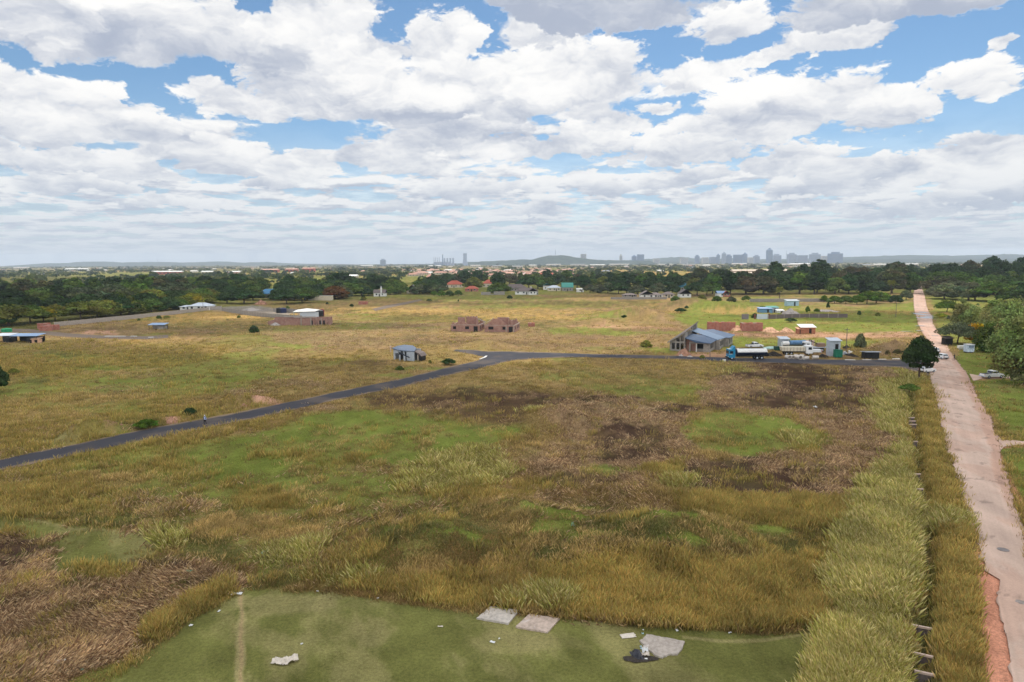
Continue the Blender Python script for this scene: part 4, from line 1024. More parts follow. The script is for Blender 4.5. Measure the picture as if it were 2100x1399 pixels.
# bushes and lone trees in the field
BUSH = [(521, 681, 3.4, 'dark', 'single dark bush in the dry grass left of the unfinished brick building'), (1280, 657, 3.2, 'dark', 'tallest dark bush on the green hummocks mid-field'), (1257, 664, 1.8, 'mid', 'small green bush left of the tallest hummock bush'),
        (1297, 641, 1.8, 'dark', 'small dark bush far behind the hummocks'), (1396, 641, 2.8, 'dark', 'dark rounded bush on the green rise, left one of two'), (1408, 634, 2.6, 'dark', 'dark bush just right of the rounded bush on the green rise'),
        (1548, 652, 3.0, 'mid', 'upright green bush at the left end of the low block wall'), (1622, 661, 2.2, 'dark', 'dark low bush in front of the low block wall'), (1656, 640, 4.0, 'bright', 'big dark green bush right of the rubble heap'), (1675, 639, 2.2, 'bright', 'low green bush touching the big one by the rubble heap'),
        (1698, 631, 4.2, 'dark', 'dark tree-like bush behind the sunlit grass, right of the rubble heap'), (1762, 646, 2.8, 'dark', 'dark bush alone in the bright green grass'), (1800, 648, 2.2, 'olive', 'olive bush right of the lone dark bush in the bright grass'),
        (1563, 634, 2.0, 'mid', 'small green bush before the blue shack'), (745, 612, 3.6, 'dark', 'dark bush left of the chapel at the field edge'), (721, 629, 2.2, 'dark', 'dark low bush by the brick pile in the dry field'), (746, 616, 3.2, 'olive', 'slim olive bush near the field edge left of the chapel'), (590, 635, 3.0, 'mid', 'green bush behind the black water tanks'),
        (671, 624, 1.8, 'dark', 'small dark bush in front of the white wall'), (880, 618, 2.0, 'dark', 'small dark bush on the open field below the cream house'), (940, 618, 1.6, 'mid', 'tiny bush on the open field below the red-roofed house'), (326, 653, 2.0, 'mid', 'green bush against the grey boundary wall'), (342, 653, 1.6, 'olive', 'smaller bush right of the green one against the boundary wall'),
        (285, 658, 1.6, 'mid', 'low bush at the foot of the boundary wall'), (490, 652, 1.6, 'mid', 'small green bush in the golden grass by the yard'), (920, 748, 1.9, 'dark', 'spiky dark shrub on the verge of the tar road before the junction'), (882, 745, 1.2, 'olive', 'small shrub left of the spiky one on the verge'), (820, 760, 1.6, 'mid', 'low green shrub beside the tar road below the blue-roofed hut'),
        (1865, 803, 1.9, 'mid', 'green shrub beside the ditch just below the corner tree'), (1764, 712, 5.6, 'grey', 'thin grey-green sapling in the work yard'), (390, 852, 1.8, 'dark', 'dark weedy shrub beside the tar road behind the walker'), (300, 878, 1.7, 'bright', 'green shrub on the soil heaps by the tar road'), (480, 822, 1.6, 'olive', 'olive shrub on the road verge above the walker'),
        (205, 886, 1.3, 'mid', 'small shrub growing on the soil heaps'), (1930, 652, 2.6, 'yellow', 'yellow-green bush beside the puddled road'), (1945, 655, 2.4, 'grey', 'grey bush just right of the yellow one by the puddles'), (1440, 735, 1.3, 'olive', 'low shrub at the road in front of the grey house'), (1325, 712, 3.0, 'olive', 'small thorn tree in the green grass left of the grey house'), (1820, 728, 1.8, 'brown', 'brown dry bush left of the corner tree'),
        (1840, 727, 2.0, 'brown', 'taller brown dry bush nearest the corner tree'), (2092, 705, 5.5, 'mid', 'green bush under the broad tree behind the kiosk'), (1100, 604, 2.8, 'dark', 'dark shrub in front of the white-walled house'), (1045, 612, 3.0, 'dark', 'leaning dark shrub left of the white-walled house')]
for i_, (a, b, h, lf, lab) in enumerate(BUSH):
    o_ = lone(a, b, h, lf, 'flat' if i_ % 3 == 1 and h < 3 else 'dome', (1.15 + .4 * math.sin(i_ * 2.1)) if h < 4 else .6, lab, name='bush', cat='bush', z=-.18 * h)
    o_.scale.y *= .8
# hedges of green shrubs
k = 0
for a, b, h, lf in [(1690, 619, 4.5, 'bright'), (1712, 622, 5, 'bright'), (1735, 623, 5.5, 'mid'), (1757, 624, 6, 'bright'), (1778, 624, 8.5, 'bright'), (1797, 622, 8, 'mid'), (1812, 618, 6, 'bright'), (1836, 622, 5.5, 'dark'), (1858, 615, 7, 'grey'),
                    (890, 607, 4.5, 'bright'), (905, 608, 5, 'bright'), (922, 608, 5, 'mid'), (940, 607, 5, 'bright'), (1385, 622, 5, 'mid'), (1440, 617, 4.5, 'olive'), (1470, 620, 4.5, 'mid'), (1500, 622, 4.5, 'grey'), (1530, 618, 4, 'mid')]:
    w = ['the shrubs around the tall palm', 'the hedge below the first red-roofed house', 'the shrubs on the far rise'][0 if a > 1600 else 1 if a < 1000 else 2]
    idx = [0, 1, 2, 3, 4, 5, 6, 7, 8, 0, 1, 2, 3, 0, 1, 2, 3, 4][k]
    lone(a, b, h, lf, 'dome', 1.3, f"{TONE[lf]} bush, {ORD[idx]} from left in {w}", name='bush', cat='bush', group=w); k += 1


# palms
def palm(px, py, h, label):
    t = thing('palm_tree', label, 'palm', at(px, py))
    bm = bmesh.new(); limb(bm, (0, 0, -.2), (.1, 0, h * .5), .3, .24); limb(bm, (.1, 0, h * .5), (0, 0, h), .24, .2)
    me = bpy.data.meshes.new('trunk'); bm.to_mesh(me); bm.free(); me.materials.append(BARK); mk('trunk', me, t)
    rg = random.Random(px); V = []; F = []
    for i in range(34):
        a = i * 2.4; up = 1.2 - 1.7 * (i / 34); L = rg.uniform(2.6, 3.4); prev = None
        for j in range(7):
            s = j / 6; r = L * s; z = h + math.sin(up) * r - 1.3 * s * s * L * .45; w = .55 * math.sin(math.pi * (.12 + .85 * s))
            c = Vector((math.cos(a) * r * math.cos(up * .7), math.sin(a) * r * math.cos(up * .7), z)); n = Vector((-math.sin(a), math.cos(a), 0)) * w
            V += [c - n - Vector((0, 0, w * .5)), c, c + n - Vector((0, 0, w * .5))]
            if j:
                q = len(V) - 6; F += [(q, q + 1, q + 4, q + 3), (q + 1, q + 2, q + 5, q + 4)]
    me = np_mesh('crown', np.array([v[:] for v in V]), np.array(F), np.ones((len(V), 3))); me.materials.append(LEAF['olive']); mk('crown', me, t)


palm(1826, 616, 12.5, 'tall slender palm rising in front of the dark right belt')
palm(1598, 618, 8.5, 'shorter palm with drooping fronds near the white shed')
# ---------------------------------------------------------------- mesh builder for built things
class MB:
    def __init__(s): s.bm = bmesh.new()
    def box(s, x, y, z, sx, sy, sz, rz=0.0, rx=0.0, ry=0.0):
        """centre x, y, bottom z"""
        m = Matrix.Translation((x, y, z + sz / 2)) @ Matrix.Rotation(rz, 4, 'Z') @ Matrix.Rotation(ry, 4, 'Y') @ Matrix.Rotation(rx, 4, 'X') @ Matrix.Diagonal((sx, sy, sz, 1))
        bmesh.ops.create_cube(s.bm, size=1, matrix=m); return s
    def cyl(s, x, y, z, r, h, n=12, r2=None, axis='Z', rz=0.0):
        rot = {'Z': Matrix.Identity(4), 'X': Matrix.Rotation(math.pi / 2, 4, 'Y'), 'Y': Matrix.Rotation(math.pi / 2, 4, 'X')}[axis]
        m = Matrix.Translation((x, y, z + (h / 2 if axis == 'Z' else 0))) @ Matrix.Rotation(rz, 4, 'Z') @ rot
        bmesh.ops.create_cone(s.bm, cap_ends=True, segments=n, radius1=r, radius2=r if r2 is None else r2, depth=h, matrix=m); return s
    def face(s, *pts):
        s.bm.faces.new([s.bm.verts.new(p) for p in pts]); return s
    def slab(s, pts, t=.08):
        """polygon sheet with thickness t downwards"""
        a = [s.bm.verts.new(p) for p in pts]; b = [s.bm.verts.new((p[0], p[1], p[2] - t)) for p in pts]; n = len(a)
        s.bm.faces.new(a); s.bm.faces.new(b[::-1])
        for i in range(n): s.bm.faces.new((a[i], b[i], b[(i + 1) % n], a[(i + 1) % n]))
        return s
    def prism(s, prof, y0, y1, sx=1):
        """profile in x, z extruded along y"""
        a = [s.bm.verts.new((x, y0, z)) for x, z in prof]; b = [s.bm.verts.new((x, y1, z)) for x, z in prof]; n = len(a)
        s.bm.faces.new(a[::-1]); s.bm.faces.new(b)
        for i in range(n): s.bm.faces.new((a[i], a[(i + 1) % n], b[(i + 1) % n], b[i]))
        return s
    def tube(s, a, b, r, n=6): limb(s.bm, a, b, r, r, n); return s
    def build(s, name, mat, parent=None, bevel=0.0):
        bmesh.ops.recalc_face_normals(s.bm, faces=s.bm.faces)
        if bevel: bmesh.ops.bevel(s.bm, geom=s.bm.edges[:], offset=bevel, segments=2, affect='EDGES', profile=.6)
        me = bpy.data.meshes.new(name); s.bm.to_mesh(me); s.bm.free(); me.materials.append(mat); return mk(name, me, parent)


MT = {}


def mat(name, c, rough=.8, spec=.3, sc=2.0, var=.35, metal=0.0):
    """weathered flat colour, c in display RGB"""
    if name in MT: return MT[name]
    m, nt, bs = new_mat(name); a = lin(c)
    n = noise(nt, objco(nt), sc, 5, .65)
    col = mix(nt, n.ramp(.25, .75), tuple(v * (1 - var) for v in a), tuple(min(1, v * (1 + var * .6)) for v in a))
    nt.links.new(col.s, bs.inputs['Base Color']); bs.inputs['Roughness'].default_value = rough; bs.inputs['Specular IOR Level'].default_value = spec
    bs.inputs['Metallic'].default_value = metal
    MT[name] = m; return m


def wall_lines(name, c1, c2, bw=.24, bh=.09, mortar=.012):
    if name in MT: return MT[name]
    m, nt, bs = new_mat(name)
    b = nt.nodes.new('ShaderNodeTexBrick'); x, y, z = sep(nt, objco(nt))
    nt.links.new(vec(nt, x + y, z, 0.0).s, b.inputs['Vector']); b.inputs['Scale'].default_value = 1.0
    b.inputs['Brick Width'].default_value = bw; b.inputs['Row Height'].default_value = bh; b.inputs['Mortar Size'].default_value = mortar
    b.inputs['Color1'].default_value = (*lin(c1), 1); b.inputs['Color2'].default_value = (*lin(c2), 1); b.inputs['Mortar'].default_value = (*lin((170, 160, 150)), 1)
    n = noise(nt, objco(nt), .9, 5, .6); c = mix(nt, n.ramp(.3, .75) * .5, Sk(nt, b.outputs[0]), tuple(v * .5 for v in lin(c1)))
    nt.links.new(c.s, bs.inputs['Base Color']); MT[name] = m; return m


def rib_roof(name, c, pitch=.35, rough=.45, spec=.4):
    if name in MT: return MT[name]
    m, nt, bs = new_mat(name); a = lin(c); x, y, z = sep(nt, objco(nt))
    w = (x * (2 * math.pi / pitch)).f('SINE') * .5 + .5
    n = noise(nt, objco(nt), .8, 5, .6)
    nt.links.new(mix(nt, (w * .35 + n * .6).clamp(), tuple(v * .72 for v in a), tuple(v * 1.12 for v in a)).s, bs.inputs['Base Color'])
    bp = nt.nodes.new('ShaderNodeBump'); bp.inputs['Distance'].default_value = .04; nt.links.new(w.s, bp.inputs['Height']); nt.links.new(bp.outputs[0], bs.inputs['Normal'])
    bs.inputs['Roughness'].default_value = rough; bs.inputs['Specular IOR Level'].default_value = spec; MT[name] = m; return m


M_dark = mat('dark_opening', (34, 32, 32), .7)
M_glass = mat('window_glass', (40, 48, 56), .15, .6)
M_white = mat('white_paint', (226, 224, 218), .6, var=.15)
M_cream = mat('cream_plaster', (205, 192, 168), var=.2)
M_grey = mat('grey_render', (150, 143, 134), var=.25)
M_conc = mat('concrete', (172, 160, 148), var=.3)
M_steel = mat('galvanised_steel', (178, 184, 190), .45, .5, var=.2)
M_black = mat('black_plastic', (30, 31, 34), .5)
M_tyre = mat('tyre_rubber', (28, 27, 27), .9)
M_brick = wall_lines('red_brick', (168, 84, 60), (184, 102, 76))
M_pinkbrick = wall_lines('pinkish_brick', (158, 106, 90), (172, 122, 104))
M_tile = mat('red_tile', (178, 92, 72), sc=6, var=.3)

# ---------------------------------------------------------------- hills
m_h, nt_, bs_ = new_mat('wooded_hill')
_n = noise(nt_, objco(nt_), .02, 8, .7); nt_.links.new(mix(nt_, _n.ramp(.3, .7), lin((40, 54, 50)), lin((76, 86, 74))).s, bs_.inputs['Base Color']); bs_.inputs['Specular IOR Level'].default_value = 0


def hill(pts, Y, depth, name='hill'):
    """ridge whose skyline passes through the photo points at depth Y"""
    pts = sorted(pts); n = 260; xs = np.linspace(pts[0][0], pts[-1][0], n)
    yt = np.interp(xs, [p[0] for p in pts], [p[1] for p in pts])
    V = []; m = 26
    X0 = []; H0 = []
    for a, b in zip(xs, yt):
        d = ray(a, b); X0.append(d.x / d.y * Y); H0.append(max(0, CAMH + d.z / d.y * Y))
    X0 = np.array(X0); H0 = np.array(H0) + (fbm(X0 / 45, X0 * 0 + Y, 91, 5, .7) - .5) * 10 * Y / 9000
    t = np.linspace(-1, 1, m); prof = np.cos(t * math.pi / 2) ** 1.3
    XX = np.repeat(X0[:, None], m, 1); YY = Y + t[None] * depth + np.zeros((n, 1)); ZZ = H0[:, None] * prof[None] * (1 + .25 * (fbm(XX / 90, YY / 90, 92, 5, .6) - .5)) * 1.02 - 6
    V = np.stack([XX.ravel(), YY.ravel(), ZZ.ravel()], -1); idx = np.arange(n * m).reshape(n, m)
    F = np.stack([idx[:-1, :-1], idx[1:, :-1], idx[1:, 1:], idx[:-1, 1:]], -1).reshape(-1, 4)
    o = mk(name, np_mesh(name, V, F, smooth=True), kind='structure'); o.data.materials.append(m_h); return o


hill([(-300, 547), (-60, 548), (50, 544), (110, 539.5), (150, 539), (180, 536.5), (215, 536), (250, 538), (285, 537), (330, 536.8), (370, 538), (420, 537), (455, 535.6), (490, 538.5), (540, 537), (600, 540), (700, 541)], 9000, 900)
hill([(-300, 549), (100, 546), (250, 545), (400, 545), (700, 542), (900, 540), (1000, 538), (1200, 537), (1500, 535), (1800, 531), (2400, 527)], 7000, 700)
hill([(960, 536), (1020, 534), (1060, 532), (1090, 531), (1108, 527), (1125, 523.5), (1150, 522), (1168, 524), (1185, 528), (1210, 531), (1260, 533), (1330, 534)], 5600, 420)
hill([(1180, 534), (1290, 533), (1340, 530), (1365, 528), (1395, 526.5), (1420, 529), (1450, 530), (1500, 529.5), (1560, 531), (1700, 529), (1800, 526)], 8600, 700)
hill([(1640, 532), (1730, 527), (1780, 525.5), (1850, 523), (1900, 523.5), (1960, 524.5), (2010, 522), (2060, 521), (2110, 522), (2200, 520), (2500, 521)], 8200, 900)


# ---------------------------------------------------------------- skyline
def skypt(px, py, Y):
    d = ray(px, py); return d.x / d.y * Y, CAMH + d.z / d.y * Y


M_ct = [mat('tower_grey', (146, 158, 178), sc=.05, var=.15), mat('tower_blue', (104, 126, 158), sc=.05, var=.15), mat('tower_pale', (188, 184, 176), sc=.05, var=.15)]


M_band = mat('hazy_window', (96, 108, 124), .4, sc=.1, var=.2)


def tower(x0, x1, ytop, Y, k, label, cap=None, cat='building'):
    xa, h = skypt(x0, ytop, Y); xb, _ = skypt(x1, ytop, Y); w = xb - xa
    t = thing('tower_block', label, cat, ((xa + xb) / 2, Y, 0), 0, 'city skyline towers')
    hb = h * (.86 if cap else 1.0)
    b = MB().box(0, 0, 0, w, w * .8 if w < 60 else 40, hb)
    b.build('wall', M_ct[k], t)
    d = w * .8 if w < 60 else 40
    if cap == 'dome': MB().cyl(0, 0, hb, w * .45, h * .14, 16, w * .12).build('roof', M_ct[k], t)
    elif cap == 'step': MB().box(0, 0, hb, w * .55, d * .6, h * .14).build('roof', M_ct[k], t)
    wb = MB(); nfl = max(3, int(hb / 8))
    for i in range(nfl): wb.box(0, -d / 2 - .3, 4 + i * (hb - 6) / nfl, w * .92, .6, (hb - 6) / nfl * .45)
    wb.build('window_band', M_band, t)


for i, (a, b, c, Y, k, cap, lab) in enumerate([
    (1425.6, 1434, 523, 6100, 1, 'step', 'narrow blue-grey tower standing alone left of the main skyline'), (1470, 1476, 520.5, 6000, 1, 'dome', 'slim round-topped tower at the left end of the main skyline'), (1481, 1488.7, 516.5, 6000, 0, 'dome', 'tower with a pointed dome, second highest of the left skyline group'),
    (1489, 1500, 522, 6050, 1, 'step', 'stepped block just right of the pointed-dome tower'), (1505, 1523.5, 522.5, 6100, 1, None, 'long flat slab left of the round blue tower'), (1524, 1532, 518, 6000, 1, 'dome', 'round blue-grey tower at the right end of the long flat slab'),
    (1546, 1557, 523, 6100, 0, 'step', 'small block between the round tower and the tallest tower'), (1573, 1583.5, 508.4, 5900, 1, 'dome', 'tallest tower of the skyline, slim and blue-grey with curved top'), (1584, 1601, 521, 6100, 0, 'step', 'wide low block touching the tallest tower on its right'),
    (1616, 1632, 518.5, 6000, 0, 'step', 'lilac-grey block beside the thin city mast'), (1633, 1655, 523.5, 6050, 0, None, 'long low slab attached right of the block by the mast'), (1661, 1681.5, 518.5, 6000, 0, 'step', 'broad grey block in the right part of the skyline'),
    (1684, 1697, 525, 6100, 2, None, 'pale low block before the rightmost large block'), (1699.5, 1727, 516.8, 5900, 1, 'step', 'rightmost and widest blue-grey block of the skyline'), (1191, 1202, 521, 5700, 2, None, 'pale square block on the right shoulder of the wooded hill'),
    (1270.5, 1276, 522, 5900, 2, 'step', 'white slim tower between the hill and the twin blocks'), (1296, 1305, 523, 5900, 1, 'dome', 'dome-topped grey block, left of the twin blocks'), (1307, 1320, 522, 5900, 1, None, 'dark square block, right of the twin blocks'), (780, 791, 531, 5200, 0, 'step', 'lone grey block far left of the power station'),
    (1534, 1544, 528, 5900, 2, None, 'low pale block between the round tower and small block'), (1440, 1452, 528, 6000, 2, None, 'low pale block right of the lone narrow tower'), (1456, 1468, 527, 6050, 0, None, 'low grey block left of the slim round-topped tower'), (1395, 1410, 529, 5800, 2, None, 'low white block on the rise left of the skyline'), (1340, 1352, 531, 5700, 2, None, 'low white block right of the twin blocks')]):
    tower(a, b, c, Y, k, lab, cap)


def mast(px, ytop, ybase, Y, label, r=1.2):
    x, h = skypt(px, ytop, Y); _, z = skypt(px, ybase, Y); z = max(0, z)
    t = thing('radio_mast', label, 'mast', (x, Y, 0)); MB().cyl(0, 0, z - 3, r * 1.6, h - z + 3, 8, r * .6).build('pole', M_ct[0], t)
    b = MB()
    for i in range(3): b.box(0, 0, z + (h - z) * (.4 + .2 * i), r * 5, r * 5, 2)
    b.build('platform', M_ct[0], t)


mast(1139, 511, 523, 5600, 'thin radio mast on top of the wooded hill'); mast(1613, 513, 530, 6000, 'thin city mast beside the lilac-grey block', 1.5); mast(323, 531, 538, 9000, 'tiny mast on the far left hills', 1.5)


def lathe(prof, n=24):
    bm = bmesh.new(); rings = []
    for r, z in prof: rings.append([bm.verts.new((math.cos(i * 2 * math.pi / n) * r, math.sin(i * 2 * math.pi / n) * r, z)) for i in range(n)])
    for a, b in zip(rings, rings[1:]):
        for i in range(n): bm.faces.new((a[i], a[(i + 1) % n], b[(i + 1) % n], b[i]))
    return bm


def cooling(px, wpx, ytop, Y, label, group=None):
    x, h = skypt(px, ytop, Y); R_ = wpx / 2 * Y / FPX
    t = thing('cooling_tower', label, 'cooling tower', (x, Y, 0), 0, group)
    bm = lathe([(R_ * (1 - .42 * math.sin(min(1, f * 1.25) * math.pi / 2) + (.07 * max(0, f - .8) / .2)), f * h) for f in [i / 12 for i in range(13)]] + [(R_ * .52, h), (R_ * .5, h * .8)])
    me = bpy.data.meshes.new('shell'); bm.to_mesh(me); bm.free(); me.materials.append(M_ct[0]); mk('shell', me, t)
    MB().cyl(0, 0, -2, R_ * 1.04, 8, 24).build('base', M_ct[0], t)


cooling(953.5, 12, 519.8, 5200, 'large hyperbolic cooling tower standing apart right of the power station')
for i, a in enumerate((911.5, 917.4, 923.4, 929.3)): cooling(a, 5.6, 529.6, 5200, ('leftmost', 'second from left', 'third from left', 'rightmost')[i] + ' of the four small squat cooling towers', 'small cooling towers of the power station')
for i, (a, tp) in enumerate(((890, 528), (893.4, 528), (896.9, 528.2), (900.7, 527.8), (907.7, 521.8))):
    x, h = skypt(a, tp, 5250); t = thing('chimney_stack', ('tallest chimney, left of the squat cooling towers' if i == 4 else ('leftmost', 'second', 'third', 'rightmost')[i] + ' of the four thin power station chimneys'), 'chimney', (x, 5250, 0), 0, 'power station chimneys')
    MB().cyl(0, 0, 0, 5 if i == 4 else 2.6, h, 10, 3.4 if i == 4 else 1.8).build('shaft', M_ct[1] if i == 4 else M_ct[0], t); MB().cyl(0, 0, h - 3, 3.9 if i == 4 else 2.2, 3, 10).build('rim', M_ct[2], t)
x, _ = skypt(905, 535, 5230); t = thing('turbine_hall', 'long low power station hall under the chimneys', 'building', (x, 5300, 0)); MB().box(0, 0, 0, 130, 40, 26).build('wall', M_ct[0], t); MB().box(0, 0, 26, 120, 30, 3).build('roof', M_ct[2], t)


# ---------------------------------------------------------------- distant suburb
def far_house(w, d, h, roof, name='distant_house'):
    b = bmesh.new(); me = bpy.data.meshes.new(name)
    def quad(*p): return b.faces.new([b.verts.new(q) for q in p])
    x, y = w / 2, d / 2
    for f in ((-x, -y, x, -y), (x, -y, x, y), (x, y, -x, y), (-x, y, -x, -y)): quad((f[0], f[1], 0), (f[2], f[3], 0), (f[2], f[3], h), (f[0], f[1], h))
    ov = .5; X, Y_ = x + ov, y + ov; rz = h + d * .26; hip = min(x * .6, d * .3)
    for pts in (((-X, -Y_, h), (X, -Y_, h), (x - hip, 0, rz), (-x + hip, 0, rz)), ((X, Y_, h), (-X, Y_, h), (-x + hip, 0, rz), (x - hip, 0, rz)), ((X, -Y_, h), (X, Y_, h), (x - hip, 0, rz)), ((-X, Y_, h), (-X, -Y_, h), (-x + hip, 0, rz))):
        f = quad(*pts); f.material_index = 1
    for wx in (-w * .3, 0, w * .3):
        f = quad((wx - .6, -y - .03, h * .35), (wx + .6, -y - .03, h * .35), (wx + .6, -y - .03, h * .75), (wx - .6, -y - .03, h * .75)); f.material_index = 2
    b.to_mesh(me); b.free()
    for m in (M_cream, roof, M_glass): me.materials.append(m)
    return me


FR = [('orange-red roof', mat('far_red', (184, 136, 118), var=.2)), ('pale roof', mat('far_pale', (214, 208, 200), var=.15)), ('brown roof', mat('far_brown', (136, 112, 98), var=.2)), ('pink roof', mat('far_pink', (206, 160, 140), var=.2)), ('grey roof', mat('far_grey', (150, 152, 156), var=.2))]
FH = [[far_house(w, 9, 3, m) for w in (12, 17)] for _, m in FR]
hr = random.Random(5); FHL = []
LM2 = [(30, 'the far left hills'), (150, 'the long white sheds'), (340, 'the long white-and-red school'), (600, 'the brick warehouses'), (786, 'the lone grey block'), (910, 'the power station'), (953, 'the large cooling tower'), (1140, 'the wooded hill'), (1272, 'the white slim tower'), (1310, 'the twin blocks'), (1430, 'the lone narrow tower'), (1550, 'the long beige building'), (1713, 'the widest skyline block'), (1850, 'the yellow-green tree row'), (2050, 'the right-hand hills')]
for i in range(250):
    if i < 150: px = hr.uniform(835, 1175); Y = hr.uniform(1100, 2300); ci = hr.choice([0, 0, 0, 3, 3, 2, 1])
    else: px = hr.uniform(0, 2100); Y = hr.uniform(1500, 4200); ci = hr.choice([0, 1, 1, 3, 2, 4])
    o = mk('distant_house', hr.choice(FH[ci]), loc=at_y(px, Y)); o.rotation_euler = (0, 0, hr.uniform(-.5, .5)); s = hr.uniform(.9, 1.4); o.scale = (s, s, s)
    lm = min(LM2, key=lambda q: abs(q[0] - px)); rowl = 'near row' if Y < 1500 else 'middle row' if Y < 2200 else 'far row' if Y < 3000 else 'farthest row'
    FHL.append((px, o, f"small house with {FR[ci][0]} below {lm[1]}, {rowl}")); o['category'] = 'house'; o['group'] = 'small houses of the distant suburb'
_by = {}
for px, t, l in sorted(FHL, key=lambda q: q[0]): _by.setdefault(l, []).append(t)
for l, ts in _by.items():
    for i, t in enumerate(ts): t['label'] = l if len(ts) == 1 else f"{ORD[min(i, 13)]} " + l


def shed_far(px0, px1, Y, h, roofm, wallm, label, name='long_building', gr=None):
    a = at_y(px0, Y); b = at_y(px1, Y); w = b.x - a.x
    t = thing(name, label, 'building', ((a.x + b.x) / 2, Y, 0), 0, gr)
    MB().box(0, 0, 0, w, 16, h).build('wall', wallm, t)
    MB().prism([(-9, h - .1), (0, h + 2.2), (9, h - .1), (9, h - .5), (-9, h - .5)], -w / 2 - .5, w / 2 + .5).build('roof', roofm, t).rotation_euler = (0, 0, math.pi / 2)
    wb = MB(); n = max(3, int(w / 9))
    for i in range(n): wb.box(-w / 2 + (i + .5) * w / n, -8.05, h * .35, w / n * .5, .12, h * .35)
    wb.build('window_row', M_glass, t)


M_pink = mat('pink_wall', (204, 176, 160), var=.15)
shed_far(1483, 1620, 1150, 6, mat('beige_roof', (214, 196, 176), var=.12), M_cream, 'long beige building with pale roof beyond the dark tree belt')
shed_far(1500, 1612, 1240, 9, mat('beige_roof', (0, 0, 0)), M_pink, 'second long beige block rising right behind the first long building')
shed_far(313, 375, 1700, 7, M_white, M_tile, 'long white-and-red school building above the left wood'); shed_far(415, 438, 1750, 6, M_white, M_cream, 'short white-roofed building right of the white-and-red school'); shed_far(465, 497, 1700, 6, M_white, M_tile, 'white roofed brick building left of the brick warehouses')
shed_far(136, 158, 2600, 9, M_white, M_white, 'left one of the two long white sheds on the far left'); shed_far(160, 183, 2600, 9, M_white, M_white, 'right one of the two long white sheds on the far left')
shed_far(537, 572, 2000, 8, mat('far_pink', (0, 0, 0)), M_tile, 'leftmost of the three pinkish brick warehouses'); shed_far(587, 611, 2000, 9, mat('far_pink', (0, 0, 0)), M_tile, 'middle of the three pinkish brick warehouses'); shed_far(622, 646, 2000, 11, mat('far_pink', (0, 0, 0)), M_tile, 'rightmost and highest of the three pinkish brick warehouses')
shed_far(712, 733, 1150, 5, M_white, M_cream, 'white roofed hall at the left end of the red-roofed suburb'); shed_far(1108, 1134, 1150, 6, M_tile, M_cream, 'large red-roofed hall at the right end of the suburb')
for i, (a, b, Y) in enumerate([(880, 905, 3300), (965, 985, 3500), (1010, 1030, 3000), (1085, 1100, 3400), (1120, 1150, 4200), (1170, 1200, 4000), (1210, 1240, 3400), (1350, 1380, 3600), (1400, 1425, 3300), (1440, 1455, 2600), (1500, 1530, 3900), (1560, 1600, 3600), (1620, 1660, 3400), (1590, 1655, 3000), (1760, 1785, 2400), (1790, 1815, 2600), (30, 60, 3600), (500, 530, 3800), (740, 765, 3900), (1250, 1290, 3900), (1050, 1072, 2600), (1855, 1880, 2700)]):
    shed_far(a, b, Y, 10, (M_white, FR[1][1], FR[4][1])[i % 3], M_cream, f"pale industrial shed roof below {min(LM2, key=lambda q: abs(q[0] - a))[1]}, {ORD[i % 14]} from left there", gr='industrial sheds in the far town')

# distant trees: one mass
drg = np.random.default_rng(3)
n = 15000
dpx = drg.uniform(-250, 2350, n); dY = 780 * (6600 / 780) ** drg.power(1.25, n)
ux = np.array([ray(a, 560).x / ray(a, 560).y for a in np.linspace(-260, 2360, 200)]); dX = np.interp(dpx, np.linspace(-260, 2360, 200), ux) * dY
den = fbm(dX / 160, dY / 420, 95, 4, .6)
far_y = 1.0
k = den + drg.uniform(-.12, .12, n) > np.where((dpx > 830) & (dpx < 1180) & (dY < 2300), .60, np.where((dpx > 1180) & (dpx < 1500) & (dY < 1600), .62, .50))
k &= (dY > 1150) | (drg.random(n) < .35)
k &= ~((dpx > 1470) & (dpx < 1635) & (dY < 1235)); k &= ~((dpx > 300) & (dpx < 500) & (dY < 1700) & (dY > 1500))
dX, dY, dpx = dX[k], dY[k], dpx[k]; n = len(dX)
hh = drg.uniform(4, 9, n) * np.where(drg.random(n) < .08, 1.6, 1)
nl = 16
c = np.repeat(np.stack([dX, dY, hh * .55], -1), nl, 0); v = drg.normal(size=(n * nl, 3)); v /= np.linalg.norm(v, axis=1)[:, None]; v[:, 2] = np.abs(v[:, 2]) * 1.0 - .3
hr_ = np.repeat(hh, nl)[:, None]; c += v * hr_ * np.array([.75, .75, .45]); 
nr_ = drg.normal(size=(n * nl, 3)) * .6 + v; nr_ /= np.linalg.norm(nr_, axis=1)[:, None]
t1 = np.cross(nr_, drg.normal(size=(n * nl, 3))); t1 /= np.linalg.norm(t1, axis=1)[:, None]; t2 = np.cross(nr_, t1); s_ = hr_ * .30
V = np.stack([c + t1 * s_, c + t2 * s_, c - t1 * s_, c - t2 * s_], 1).reshape(-1, 3)
pal = np.array([lin(q) for q in ((52, 68, 42), (66, 82, 46), (82, 92, 50), (104, 108, 58), (60, 70, 50))])[drg.integers(0, 5, n)]
me = np_mesh('distant_trees', V, np.arange(len(V)).reshape(-1, 4), np.repeat(pal, nl * 4, 0)); me.materials.append(leaf_mat('distant_foliage', trans=.25))
mk('distant_trees', me, kind='stuff')

